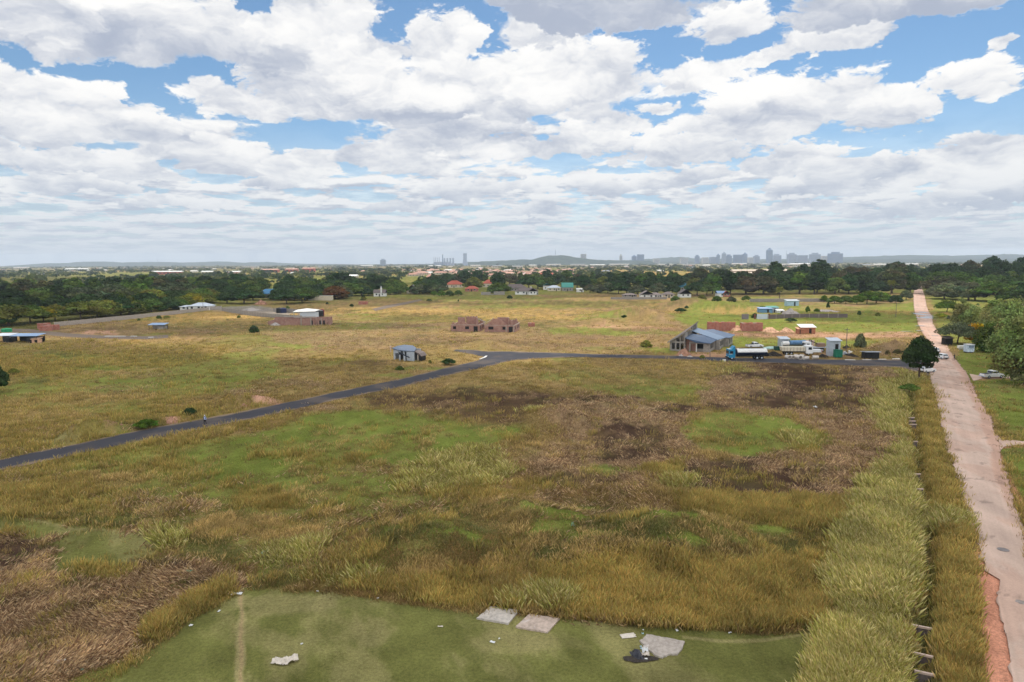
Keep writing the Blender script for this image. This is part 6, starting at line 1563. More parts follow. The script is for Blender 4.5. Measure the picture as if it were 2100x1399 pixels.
def box_shed(px, py, w, d, h, wm, rm_, label, name='shed', rz=0.0, door=None, tilt=.5, openf=False, parts=True, cat='shed'):
    t = thing(name, label, cat, at(px, py) + Vector((0, d / 2, 0)), rz)
    if openf:
        for x in (-w / 2 + .1, w / 2 - .1):
            for y in (-d / 2 + .1, d / 2 - .1): MB().box(x, y, -.2, .12, .12, h + .2).build('post', M_dark, t)
        MB().box(0, d / 2 - .1, -.2, w - .3, .08, h * .9).box(w * .25, 0, -.2, w * .4, d * .8, h * .75).build('wall', wm, t)
    else: MB().box(0, 0, -.2, w, d, h + .2).build('wall', wm, t)
    MB().slab([(-w / 2 - .3, -d / 2 - .4, h + .08), (w / 2 + .3, -d / 2 - .4, h + .08), (w / 2 + .3, d / 2 + .3, h + .08 + tilt), (-w / 2 - .3, d / 2 + .3, h + .08 + tilt)], .1).build('roof', rm_, t)
    if not openf: MB().box(w * .15, -d / 2 - .03, 0, .9, .08, h * .8).build('door', door or M_dark, t)
    return t


box_shed(321, 676, 6.4, 3.4, 1.9, M_grey, M_bright, 'low open shelter with pale blue sheet roof in the dry grass', openf=True, cat='shelter')
box_shed(4, 703, 5.2, 4, 2.4, M_black, M_pale, 'black open shed under the green tank at the left edge', openf=True); box_shed(50, 703, 9.0, 4.2, 2.3, M_black, M_bright, 'long dark open shed with pale blue roof near the left edge', openf=True)
box_shed(72, 703, 2.2, 2, 1.2, M_sand, M_sand, 'low tan block bunker at the right end of the long dark shed', name='bunker')
box_shed(1657, 685, 5.4, 3, 2.4, mat('orange_brick', (170, 114, 86)), M_white, 'orange brick hut with white sheet roof right of the sand heaps', name='hut', tilt=.9); box_shed(1641, 685, 1.8, 2, 1.8, mat('orange_brick', (0, 0, 0)), M_sand, 'small orange stall left of the white-roofed brick hut', name='stall')
box_shed(1626, 628, 7, 4, 3.2, mat('light_blue_paint', (170, 196, 208)), M_pale, 'pale blue-white shed at the foot of the right belt'); box_shed(1571, 642, 6.5, 4, 2.2, mat('blue_sheet', (110, 150, 180)), M_bright, 'blue sheet shack in the rubble yard, left one'); box_shed(1586, 641, 5.5, 4, 2.6, M_steel, M_green, 'grey shack with greenish roof right of the blue one')
box_shed(1601, 642, 3.5, 3, 1.2, M_white, M_white, 'low white lean-to right of the greenish-roofed shack')
# work yard beside the tar road
box_shed(1712, 731, 2.9, 2.4, 4.4, M_steel, M_pale, 'tall grey sheet-metal cabin with pitched roof in the work yard', name='cabin', tilt=.6); box_shed(1609, 714, 2.6, 2.4, 2.8, M_steel, M_pale, 'grey metal box cabin behind the dump truck', name='cabin')
o = box_shed(1789, 736, 3.7, 2.4, 1.9, M_black, M_pale, 'low black shed with torn white roof near the corner tree', tilt=-.2)
t = thing('skip_bin', 'green ribbed metal container before the tall grey cabin', 'container', at(1718, 733)); MB().box(0, 0, .1, 1.9, 1.6, 2.0).build('bin_body', mat('green_paint', (28, 110, 84), .6), t, .03); MB().box(0, 0, 2.1, 2.0, 1.7, .08).build('lid', mat('green_paint', (0, 0, 0)), t)
t = thing('skip_bin', 'dark green bin at the left end of the dump truck', 'container', at(1597, 719)); MB().box(0, 0, .1, 2.6, 1.6, 1.1).build('bin_body', mat('dark_green_paint', (24, 70, 56), .6), t, .03); MB().box(0, 0, 1.2, 2.7, 1.7, .08).build('rim', mat('dark_green_paint', (0, 0, 0)), t)
# concrete pipes
bm = lathe([(.42, -.9), (.52, -.9), (.52, .9), (.42, .9), (.42, -.9)], 18); pm = bpy.data.meshes.new('concrete_pipe'); bm.to_mesh(pm); bm.free(); pm.materials.append(mat('pipe_concrete', (206, 196, 184), var=.2))
PL = ['leftmost end-on concrete pipe of the row beside the road', 'second end-on concrete pipe of the row', 'third end-on concrete pipe of the row', 'fourth, larger end-on concrete pipe of the row', 'rightmost end-on concrete pipe of the row', 'concrete pipe lying sideways at the right end of the row', 'single concrete pipe lying apart to the right of the row', 'concrete pipe lying behind the row, topmost in view', 'second concrete pipe behind the row']
for i, (a, b, s, rz) in enumerate(((1616, 736, 1.0, .15), (1624, 735.5, .9, .1), (1631, 735.5, .9, .1), (1638, 737, 1.1, .1), (1645, 737, 1.0, .2), (1652, 737.5, .9, 1.4), (1672, 736, .9, 1.5), (1645, 733, .8, .5), (1634, 733, .8, .3))):
    p = at(a, b); o = mk('concrete_pipe', pm, loc=(p.x, p.y, .5 * s)); o.rotation_euler = (math.pi / 2, 0, rz); o.scale = (s, s, s); tag(o, PL[i], 'pipe', 'concrete pipes in the work yard')


def kerb(a, b, label, gr='white painted kerb stones', w=.3, z=0.0, name='kerb_stone'):
    A, B = at(*a), at(*b); o = MB().box(0, 0, -.1, (B - A).length, w, .24).build(name, M_white, bevel=.02); o.location = (A + B) / 2 + Vector((0, 0, z)); o.rotation_euler = (0, 0, math.atan2(B.y - A.y, B.x - A.x)); tag(o, label, 'kerb', gr)


for i, (a, b) in enumerate((((1733, 738.5), (1754, 739)), ((1769, 738.5), (1786, 738.5)), ((1801, 737.5), (1817, 737.5)), ((1831, 736.5), (1844, 736)))): kerb(a, b, ('leftmost', 'second', 'third', 'rightmost')[i] + ' white kerb piece on the far edge of the tar road before the tree', w=.5)
for i, (a, b) in enumerate((((215, 690), (258, 690)), ((268, 690), (281, 690)), ((304, 692.5), (315, 692)))): kerb(a, b, ('long', 'short', 'rightmost')[i] + ' white kerb piece along the far left road', w=.6)
for i, (a, b) in enumerate((((985, 736.5), (993, 734)), ((993, 734), (998, 730.5)))): kerb(a, b, ('front', 'rear')[i] + ' white kerb piece at the inner corner of the tar road junction', w=.5)

# poles
def pole(px, py, h, label, arms=True):
    t = thing('utility_pole', label, 'pole', at(px, py)); MB().cyl(0, 0, -.3, .13, h + .3, 8, .09).build('post', M_thatch, t)
    if arms: MB().box(0, 0, h - .6, 1.6, .1, .12).build('crossarm', M_thatch, t)


pole(1735, 724, 7.4, 'thin dark pole standing in the work yard right of the green container'); pole(1837, 650, 8, 'thin pole in the bright grass before the dirt road', False); pole(417, 638, 8, 'thin pole at the end of the grey wall by the left wood'); pole(1813, 560, 14, 'pale slender pole far off above the yellow-green trees', False); pole(1996, 664, 5, 'dark pole among the slender trees on the right', False); pole(1456, 735, 1.5, 'short survey post by the road before the grey house', False)

# kiosk on the right verge
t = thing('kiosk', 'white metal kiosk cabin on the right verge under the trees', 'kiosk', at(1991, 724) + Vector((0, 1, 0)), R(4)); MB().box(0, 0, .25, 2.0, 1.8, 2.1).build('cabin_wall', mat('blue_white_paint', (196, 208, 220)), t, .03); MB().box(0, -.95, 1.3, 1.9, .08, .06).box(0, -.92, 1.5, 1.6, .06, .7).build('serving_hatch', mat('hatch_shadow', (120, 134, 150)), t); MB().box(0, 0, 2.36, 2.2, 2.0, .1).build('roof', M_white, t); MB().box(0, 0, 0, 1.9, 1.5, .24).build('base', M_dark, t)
o = MB().box(0, 0, .4, 2.2, 1.0, .8).box(0, 0, 0, 1.6, .2, .4).build('trailer', M_white, bevel=.03); o.location = at(1972, 717); tag(o, 'small white box trailer just left of the white kiosk', 'trailer')
box_shed(1946, 708, 2.4, 2, 2.2, M_dark, M_thatch, 'dark hut in the shade under the thorn tree', name='hut')


# ---------------------------------------------------------------- vehicles
def wheel(parent, x, y, r, w=.24):
    q = MB().cyl(0, 0, 0, r, w, 16, axis='X').build('wheel', M_tyre, parent); q.location = (x, y, r)
    MB().cyl(0, 0, 0, r * .55, w + .02, 12, axis='X').build('rim', M_steel, q)


M_car = mat('white_car_paint', (232, 232, 230), .3, .5, var=.05); M_lamp = mat('red_lamp', (150, 30, 26), .3)


def car(px, py, rz, label, pickup=False, paint=None, s=1.0):
    """length along local y, nose at +y"""
    pm_ = paint or M_car; t = thing('pickup_truck' if pickup else 'car', label, 'pickup' if pickup else 'car', at(px, py) + Vector((0, 0, .06)), rz); t.scale = (s, s, s)
    L, w = (5.2, 1.8) if pickup else (4.3, 1.7)
    prof = [(-L / 2, .42), (-L / 2, .98), (-L * .14, 1.0), (L * .22, 1.02), (L * .45, .88), (L / 2, .66), (L / 2, .36), (L * .3, .3), (-L * .4, .3)]
    def side(prof, hw):
        b = MB(); b.prism(prof, -hw, hw); return b
    b = side(prof, w / 2).build('body', pm_, t, .05); b.rotation_euler = (0, 0, math.pi / 2)
    if pickup: cp = [(-L * .12, .98), (-L * .09, 1.66), (L * .10, 1.70), (L * .27, 1.0)]
    else: cp = [(-L * .46, .95), (-L * .38, 1.46), (L * .10, 1.48), (L * .28, .98)]
    q = side(cp, w / 2 - .1).build('cabin', pm_, t, .04); q.rotation_euler = (0, 0, math.pi / 2)
    zc = 1.32 if not pickup else 1.38
    for sx in (-1, 1):
        for y in ((-L * .26, 1.0), (-L * .02, .9)) if not pickup else ((-.1, .7), (.62, .62)):
            MB().box(0, 0, 0, .04, y[1] if not pickup else y[1], .34).build('side_window', M_glass, t).location = (sx * (w / 2 - .09), y[0], zc - .2)
    MB().slab([(-w / 2 + .22, cp[2][0] + .08, cp[2][1] - .05), (w / 2 - .22, cp[2][0] + .08, cp[2][1] - .05), (w / 2 - .14, cp[3][0] - .02, cp[3][1] + .1), (-w / 2 + .14, cp[3][0] - .02, cp[3][1] + .1)], .03).build('windscreen', M_glass, t)
    MB().slab([(-w / 2 + .22, cp[1][0] - .03, cp[1][1] - .06), (w / 2 - .22, cp[1][0] - .03, cp[1][1] - .06), (w / 2 - .18, cp[0][0] - .02, cp[0][1] + .12), (-w / 2 + .18, cp[0][0] - .02, cp[0][1] + .12)], .03).build('rear_window', M_glass, t)
    if pickup: MB().box(0, -L * .31, .99, w - .3, L * .34, .03).build('load_bed', M_dark, t)
    MB().box(0, -L / 2 - .04, .36, w * .96, .14, .2).build('bumper', M_dark if not pickup else M_steel, t)
    for sx in (-1, 1):
        MB().box(sx * (w / 2 - .15), -L / 2 - .02, .72, .2, .06, .22).build('tail_light', M_lamp, t); MB().box(sx * (w / 2 - .25), L / 2 - .04, .62, .34, .1, .14).build('headlight', M_white, t)
        for y in (-L * .31, L * .31): wheel(t, sx * (w / 2 - .1), y, .34 if pickup else .31)
    return t


car(1928, 736, R(8), 'white hatchback seen from behind, driving away up the dirt road')
car(1913, 723, R(0), 'white car half hidden at the right edge of the corner tree, further up the road')
car(1901, 764, R(-70), 'white car mostly hidden behind the trunk of the corner tree', s=.95)
car(2034, 775, R(-80), 'white double-cab pickup parked on the verge under the pale green tree', True)
car(1547, 713, R(-82), 'white pickup parked behind the water tanker', True)
car(672, 658, R(10), 'small white car beside the rounded brick building', s=1.1)


def truck_cab(t, x, w, h, paint, d=1.9, nose=0.0, deflector=None):
    c = MB().box(x, 0, .55, d, w, h - .55).build('cab', paint, t, .06)
    MB().box(x - d / 2 - .01, 0, h * .55, .05, w * .86, h * .3).build('windscreen', M_glass, t)
    for sy in (-1, 1): MB().box(x - .15, sy * (w / 2 + .005), h * .58, d * .5, .04, h * .26).build('side_window', M_glass, t)
    MB().box(x - d / 2 - .06, 0, .45, .2, w * .98, .35).build('bumper', M_dark, t)
    for sy in (-1, 1): MB().box(x - d / 2 - .08, sy * w * .36, .75, .1, .35, .18).build('headlight', M_white, t)


def trucks_wheels(t, xs, w, r=.5):
    for x in xs:
        for sy in (-1, 1):
            q = MB().cyl(0, 0, 0, r, .32, 16, axis='Y').build('wheel', M_tyre, t); q.location = (x, sy * (w / 2 - .18), r); MB().cyl(0, 0, 0, r * .5, .34, 12, axis='Y').build('rim', M_steel, q)


M_tblue = mat('turquoise_paint', (30, 130, 168), .45, .4, var=.12); M_navy = mat('navy_tank', (34, 42, 62), .5, .4, var=.15)
t = thing('tanker_truck', 'turquoise-cabbed water tanker with white-over-navy tank on the road edge', 'tanker truck', at(1536, 738) + Vector((0, 1.3, 0)), R(2))
truck_cab(t, -4.7, 2.3, 2.9, M_tblue, 1.8); MB().prism([(-4.9, 2.85), (-4.0, 3.75), (-3.85, 3.75), (-3.85, 2.85)], -1.05, 1.05).build('wind_deflector', M_tblue, t); MB().box(-5.1, -.02, 1.55, .9, 2.34, .1).build('white_band', M_white, t); MB().box(-4.9, 0, 2.88, 1.2, 1.6, .06).build('cab_roof', M_white, t)
bm = bmesh.new(); rings = []
for x, k in ((-3.2, .90), (-3.15, .98), (-3.0, 1), (4.9, 1), (5.05, .98), (5.1, .90)): rings.append([bm.verts.new((x, math.cos(a) * 1.25 * k, 2.05 + math.sin(a) * .95 * k)) for a in [i * math.pi / 12 for i in range(24)]])
bm.faces.new(rings[0]); bm.faces.new(rings[-1][::-1])
for a, b in zip(rings, rings[1:]):
    for i in range(24): bm.faces.new((a[i], a[(i + 1) % 24], b[(i + 1) % 24], b[i]))
top = [f for f in bm.faces if f.calc_center_median().z > 2.12 and 4 == len(f.verts)]
me = bpy.data.meshes.new('tank'); me.materials.append(M_navy); me.materials.append(M_white)
for f in top: f.material_index = 1
bm.to_mesh(me); bm.free(); mk('tank', me, t)
MB().box(1, 0, .75, 8.4, .9, .3).build('chassis', M_dark, t); MB().box(1, 0, 3.0, 7, .5, .06).build('walkway', M_dark, t); trucks_wheels(t, (-4.7, 2.3, 3.6), 2.3); MB().box(5.3, 0, .9, .5, 2.1, .8).build('pump_box', M_dark, t)
t = thing('dump_truck', 'cream-sided tipper truck with white cab facing right, behind the pipes', 'truck', at(1637, 729) + Vector((0, 1.2, 0)), R(176))
M_crm = mat('cream_paint', (214, 204, 180), .6, var=.15)
truck_cab(t, -3.2, 2.3, 2.8, M_car, 1.9); b = MB(); b.prism([(-1.9, 1.2), (4.3, 1.2), (4.6, 2.35), (-1.9, 2.35)], -1.15, 1.15); b.build('tipper_body', M_crm, t)
for i in range(7): MB().box(-1.5 + i * .9, 1.2, 1.25, .12, .1, 1.1).build('body_rib', M_conc, t)
MB().box(0, 0, .7, 8, .9, .35).build('chassis', M_dark, t); trucks_wheels(t, (-3.0, 1.8, 3.1), 2.3); MB().box(-5.3, 0, .9, 2.8, 2.2, .7).build('front_deck', M_car, t); MB().box(-6.6, 0, 1.0, .3, 2.2, .5).build('front_lamp_bar', M_lamp, t)
t = thing('crane_truck', 'white crane lorry with upright black frame behind the tipper truck', 'truck', at(1668, 722) + Vector((0, 1.2, 0)), R(4))
truck_cab(t, -1.6, 2.3, 3.0, M_car, 1.7); MB().box(1.9, 0, 1.15, 5.0, 2.2, .25).build('flat_bed', M_steel, t); MB().box(-.5, -.7, 1.3, .14, .14, 2.2).box(-.5, .7, 1.3, .14, .14, 2.2).box(-.5, 0, 3.4, .14, 1.6, .14).tube((-.5, 0, 3.2), (2.0, 0, 2.2), .12).build('crane_frame', M_dark, t); MB().box(2.6, 0, 1.4, 2.2, 1.8, 1.1).build('load_crate', M_rust, t); MB().box(.5, 0, .7, 6, .9, .35).build('chassis', M_dark, t); trucks_wheels(t, (-1.6, 2.8), 2.3)
t = thing('tank_trailer', 'long blue cylindrical tank on a trailer behind the tipper truck', 'trailer', at(1634, 718) + Vector((0, 1.2, 0)), R(6))
MB().cyl(.6, 0, 2.1, .75, 5.0, 20, axis='X').build('tank', mat('pale_blue_paint', (96, 134, 170), .5), t); MB().cyl(-3.2, 0, 1.9, .7, 2.0, 20, axis='X').build('white_tank', M_white, t); MB().box(0, 0, .9, 7.5, .9, .3).build('chassis', M_dark, t); trucks_wheels(t, (-2, 2), 2.2, .45)
o = MB().box(0, 0, 0, 3.0, 2.0, 2.6).build('container', M_pink, bevel=.03); o.location = at(1657, 715); tag(o, 'pinkish box container behind the crane lorry', 'container')
t = thing('boat_hull', 'upturned pale green hull-like cover left of the dark green bin', 'boat', at(1583, 716)); bm = bmesh.new(); bmesh.ops.create_icosphere(bm, subdivisions=3, radius=1)
for v in bm.verts: v.co = (v.co.x * 3.3 * (1 if v.co.x < 0 else .9), v.co.y * .9, max(0, v.co.z) * .85)
me = bpy.data.meshes.new('hull'); bm.to_mesh(me); bm.free(); me.materials.append(mat('pale_green_paint', (176, 206, 196), .5)); mk('hull', me, t); MB().box(0, 0, 0, 6.0, 1.7, .1).build('gunwale', M_white, t)
for i, (a, b, w, h, lab) in enumerate(((1590, 731, 5.0, 1.3, 'dark scrap heap between the tanker and the pipes'), (1739, 715, 4.0, .9, 'black scrap pile behind the thin pole'), (1750, 731, 5.5, .7, 'dark low scrap strip left of the black shed'), (1690, 733, 3.0, .9, 'dark weedy scrap pile right of the crane lorry'), (1560, 738, 4.5, .4, 'brown debris strip along the road right of the tanker'))): heap(a, b, w, h, mat('scrap', (62, 58, 54), 1, 0, 4, .6), lab, 'scrap_heap', 50 + i, w * .5)
for i, (a, b, w) in enumerate(((1725, 728, 1.4), (1733, 726, 1.2), (1737, 728, 1.5), (1744, 724, 1.2))):
    o = MB().box(0, 0, 0, w, .8, .5).box(w * .3, .2, .5, w * .4, .5, .3).build('scrap_metal', (M_steel, M_white)[i % 2], bevel=.04); o.location = at(a, b); o.rotation_euler = (0, .1, i); tag(o, ('leftmost', 'second', 'third', 'rightmost')[i] + ' pale scrap panel right of the green container', 'scrap', 'pale scrap panels')
o = MB().box(0, 0, 0, .9, .5, .5).build('white_sack', M_white, bevel=.12); o.location = at(1485, 741); tag(o, 'small white sack on the near road edge before the tanker', 'sack')
# puddles and rubble on the road further up
m_w, ntw, bsw = new_mat('water'); bsw.inputs['Base Color'].default_value = (.10, .09, .08, 1); bsw.inputs['Roughness'].default_value = .04; bsw.inputs['Specular IOR Level'].default_value = .6


def flat_blob(name, px, py, w, d, z, m, seed, kind=None, t=.012, n=26):
    bm = bmesh.new(); rg = random.Random(seed); ph = [rg.uniform(0, 6.28) for _ in range(4)]; p = at(px, py)
    pts = []
    for i in range(n):
        a = i / n * 2 * math.pi; k = 1 + .22 * math.sin(2 * a + ph[0]) + .14 * math.sin(3 * a + ph[1]) + .08 * math.sin(7 * a + ph[2]); pts.append((math.cos(a) * w / 2 * k, math.sin(a) * d / 2 * k))
    f = bm.faces.new([bm.verts.new((x, y, t)) for x, y in pts]); bm.faces.new([bm.verts.new((x, y, 0)) for x, y in pts][::-1])
    me = bpy.data.meshes.new(name); bm.to_mesh(me); bm.free(); me.materials.append(m); return mk(name, me, kind=kind, loc=(p.x, p.y, z))


for i, (a, b, w, d) in enumerate(((1889, 645, 5, 14), (1897, 652, 6, 10), (1893, 641, 4, 8), (1905, 650, 3, 8), (1918, 689, 2.2, 1.4), (1888, 669, 4.5, 2), (1886, 679, 4, 1.5), (1858, 680, 4, 1.5))): flat_blob('puddle', a, b, w, d, .095 + i * .002, m_w, i, 'structure')
# ---------------------------------------------------------------- things on the mown grass
def slab_m(name, c, sc, cracks=True):
    m, nt, bs = new_mat(name); P_ = objco(nt); a = lin(c)
    n = noise(nt, P_, sc, 7, .7); n2 = noise(nt, P_, sc * .25, 4, .6, dist=1.5)
    c1 = mix(nt, n.ramp(.3, .7), tuple(v * .72 for v in a), tuple(v * 1.15 for v in a)); c2 = mix(nt, n2.ramp(.55, .68) * .7, c1, lin((214, 208, 204)))
    v = nt.nodes.new('ShaderNodeTexVoronoi'); v.feature = 'DISTANCE_TO_EDGE'; v.inputs['Scale'].default_value = .8
    wv = noise(nt, P_, 2.2, 4, .6, out=1); ad = nt.nodes.new('ShaderNodeVectorMath'); ad.operation = 'ADD'; nt.links.new(P_.s, ad.inputs[0]); nt.links.new(wv.s, ad.inputs[1]); nt.links.new(ad.outputs[0], v.inputs['Vector'])
    cr = Sk(nt, v.outputs['Distance']).ramp(.0, .018, 1, 0) * n2.ramp(.45, .6)
    nt.links.new(mix(nt, cr * .7, c2, lin((92, 80, 70))).s, bs.inputs['Base Color']); bp = nt.nodes.new('ShaderNodeBump'); bp.inputs['Distance'].default_value = .02; nt.links.new(n.s, bp.inputs['Height']); nt.links.new(bp.outputs[0], bs.inputs['Normal']); return m


def poly_slab(name, pts, z, t, m, label, cat, jag=.05, seed=1):
    P_ = [at(*p) for p in pts]; c = sum(P_, Vector()) / len(P_); rg = random.Random(seed); out = []
    for a, b in zip(P_, P_[1:] + P_[:1]):
        n = max(3, int((b - a).length / .18))
        for i in range(n):
            q = a.lerp(b, i / n) - c; out.append((q.x + rg.uniform(-jag, jag), q.y + rg.uniform(-jag, jag), t))
    b = MB(); b.slab(out, t + .12); o = b.build(name, m); o.location = (c.x, c.y, z); tag(o, label, cat); return o


poly_slab('concrete_slab', [(978, 1270), (1006, 1246), (1065, 1254), (1042, 1281)], .06, .06, slab_m('slab_a', (190, 180, 168), 2.6), 'left, whitish cracked square concrete slab at the edge of the tall grass', 'slab', .03, 1)
poly_slab('concrete_slab', [(1057, 1288), (1085, 1262), (1148, 1271), (1122, 1299)], .06, .06, slab_m('slab_b', (190, 170, 154), 2.4), 'middle, pinkish square concrete slab beside the whitish one', 'slab', .03, 2)
poly_slab('concrete_slab', [(1312, 1316), (1320, 1312), (1325, 1303), (1404, 1318), (1399, 1332), (1388, 1344), (1375, 1344), (1358, 1350), (1343, 1347), (1338, 1340), (1330, 1335), (1317, 1331), (1320, 1325)], .06, .06, slab_m('slab_c', (176, 164, 152), 3.0), 'broken-edged grey concrete slab nearest the burnt rubbish', 'slab', .04, 3)


def crumple(name, px, py, w, d, h, m, label, cat='litter', seed=1, group=None, rz=0.0):
    """a bent, creased sheet lying on the grass"""
    rg = np.random.default_rng(seed); n = 14; g = np.linspace(-.5, .5, n); X, Y = np.meshgrid(g, g, indexing='ij')
    nz = fbm(X * 3 + seed, Y * 3 + seed, seed, 4, .6); edge = 1 + .25 * (fbm(X * 4 + 9, Y * 4 + seed, seed + 3, 3) - .5)
    Z = np.clip(nz - .28, 0, 1) * h * 2
    V = np.stack([(X * w * edge).ravel(), (Y * d * edge).ravel(), Z.ravel()], -1); idx = np.arange(n * n).reshape(n, n)
    F = np.stack([idx[:-1, :-1], idx[1:, :-1], idx[1:, 1:], idx[:-1, 1:]], -1).reshape(-1, 4)
    V2 = V.copy(); V2[:, 2] -= .015; bord = np.concatenate([idx[0, :], idx[1:, -1], idx[-1, -2::-1], idx[-2:0:-1, 0]])
    Fs_ = np.stack([bord, np.roll(bord, -1), np.roll(bord, -1) + n * n, bord + n * n], -1)
    me = np_mesh(name, np.concatenate([V, V2]), np.concatenate([F, F[:, ::-1] + n * n, Fs_])); me.materials.append(m); o = mk(name, me, loc=at(px, py)); o.location.z = float(height(np.array([o.location.x]), np.array([o.location.y]))[0]) + .05; o.rotation_euler = (0, 0, rz); tag(o, label, cat, group); return o


M_sack = mat('cream_sacking', (214, 202, 186), sc=5, var=.2); M_paper = mat('white_plastic', (226, 226, 222), .5, var=.1)
crumple('sack', 593, 1357, 1.1, .8, .35, M_sack, 'larger right half of the crumpled cream sacks on the mown grass', 'sack', 1, rz=.6); crumple('sack', 571, 1360, .9, .55, .28, M_sack, 'smaller left half of the crumpled cream sacks on the mown grass', 'sack', 2, rz=-.3)
LIT = [(485, 1216, .9, .35, .12, 'white torn bag beside the top of the footpath'), (449, 1252, .35, .2, .06, 'small white scrap left of the footpath'), (392, 1284, .3, .3, .12, 'white scrap at the edge of the flattened straw'), (122, 1360, .7, .4, .2, 'white-blue plastic bag in the dark straw, lower left'), (168, 1375, .35, .25, .12, 'small pale bag in the green grass, lower left'),
       (1288, 1305, 1.1, .55, .03, 'flat cream cardboard sheet left of the broken slab'), (542, 1133, .7, .4, .18, 'pale bag caught in the green grass above the footpath'), (1549, 1168, .4, .4, .4, 'white bag in the rust-coloured grass'), (1014, 921, .5, .3, .25, 'left one of two white scraps in the green field'), (1024, 921, .5, .3, .25, 'right one of two white scraps in the green field'),
       (1341, 1266, .3, .3, .5, 'pinkish upright scrap in the grass edge above the cardboard'), (1388, 1294, .35, .2, .08, 'white scrap in the grass above the broken slab'), (1319, 1293, .15, .12, .05, 'tiny white scrap right of the cardboard sheet'), (1025, 1229, .5, .4, .3, 'grey-green bag in the tall grass above the whitish slab'), (957, 1232, .25, .2, .1, 'tiny white scrap left above the whitish slab'), (775, 1229, .25, .18, .08, 'small white scrap on the mown edge'),
       (1088, 1261, .2, .15, .06, 'tiny white scrap on the corner of the pinkish slab'), (903, 1286, .5, .22, .05, 'tan scrap alone on the mown grass'), (1024, 1311, .2, .16, .06, 'tiny white scrap below the whitish slab'), (1010, 1318, .5, .3, .05, 'pale grey scrap below and left of the slabs'), (619, 1322, .25, .15, .08, 'white scrap right of the footpath'), (651, 1218, .25, .2, .08, 'white scrap on the mown edge near the footpath'),
       (1497, 1299, .3, .15, .06, 'white scrap on the mown grass right of the broken slab'), (1672, 835, .8, .5, .3, 'white bag in the brown straw near the ditch'), (1956, 935, .3, .25, .1, 'white scrap at the left edge of the dirt road'), (390, 1171, .6, .5, .3, 'greenish bag on the flattened straw'), (1175, 1102, .4, .3, .5, 'white scrap among the green mounds')]
for i, (a, b, w, d, h, lab) in enumerate(LIT): crumple('litter', a, b, w * (.75 if w < .6 else 1), d * (.75 if w < .6 else 1), h, M_sack if 'cream' in lab or 'tan' in lab else M_paper if 'green' not in lab else mat('greenish_plastic', (120, 160, 130)), lab, 'litter', 10 + i, rz=i * 1.3)
# burnt rubbish
flat = flat_blob('ash_patch', 1312, 1353, 2.0, .9, .05, mat('ash', (74, 68, 62), 1, 0, 6, .5), 4); tag(flat, 'dark ash patch under the burnt rubbish heap', 'ash')
heap(1309, 1352, 1.3, .5, mat('charred_plastic', (44, 44, 52), .4, .5, 9, .7), 'charred black rubbish heap by the broken slab', 'rubbish_heap', 71, .8)
crumple('litter', 1321, 1345, .7, .4, .3, M_sack, 'cream sack piece on top of the charred rubbish heap', 'litter', 51); crumple('litter', 1323, 1338, .45, .4, .35, M_paper, 'white box-like scrap behind the charred rubbish heap', 'litter', 52); crumple('litter', 1325, 1353, .2, .15, .06, M_paper, 'tiny white scrap in the ash right of the heap', 'litter', 53)
for i, (a, b) in enumerate(((1314, 1327), (1315, 1332), (1318, 1301))): crumple('litter', a, b, .14, .14, .08, mat('pale_blue_plastic', (180, 210, 214)), ('upper', 'lower', 'topmost')[i] + ' tiny pale blue scrap between cardboard and broken slab', 'litter', 60 + i)

# ditch beams
for i, (a, b, lab) in enumerate((((1870, 1283), (1911, 1291), 'topmost of the three near concrete beams across the ditch'), ((1869, 1339), (1914, 1349), 'middle one of the three near concrete beams across the ditch'), ((1875, 1377), (1917, 1386), 'lowest of the three near concrete beams across the ditch'),
                                 ((1862, 857), (1876, 857), 'farthest concrete beam across the ditch'), ((1864, 864), (1878, 864), 'second farthest concrete beam across the ditch'), ((1865, 871), (1880, 871), 'third farthest concrete beam across the ditch'), ((1874, 973), (1888, 973), 'concrete beam in the ditch at mid length'), ((1878, 1003), (1894, 1004), 'concrete beam in the ditch where the tall grass begins'), ((1872, 906), (1882, 906), 'concrete beam in the ditch below the farthest three'))):
    A, B = at(*a, .1), at(*b, .1); L = (B - A).length; t = thing('concrete_beam', lab, 'beam', (A + B) / 2, math.atan2(B.y - A.y, B.x - A.x), 'concrete beams across the roadside ditch')
    MB().box(0, 0, -.05, L, .16, .16).build('beam', mat('beam_concrete', (196, 172, 156), var=.25), t, .015); MB().box(0, .04, -.75, L * .9, .06, .68).build('beam_face', M_thatch, t)
# manhole on the road
t = thing('manhole_cover', 'dark round manhole cover in the worn road', 'manhole', at(2057, 1129) + Vector((0, 0, .085))); MB().cyl(0, 0, 0, .44, .02, 28).build('cover', mat('cast_iron', (124, 116, 112), .6), t); MB().cyl(0, 0, -.005, .50, .015, 28).build('ring', mat('ring_mortar', (140, 126, 118)), t)
o = flat_blob('road_patch', 2100, 1238, 1.1, .8, .088, mat('patch_asphalt', (150, 138, 130)), 9, 'structure', t=.006)
# small white stones along the road edge
for i, (a, b) in enumerate(((1948, 948), (1962, 1000), (1976, 1040), (2002, 1216), (2004, 1260), (2006, 1300))):
    pass


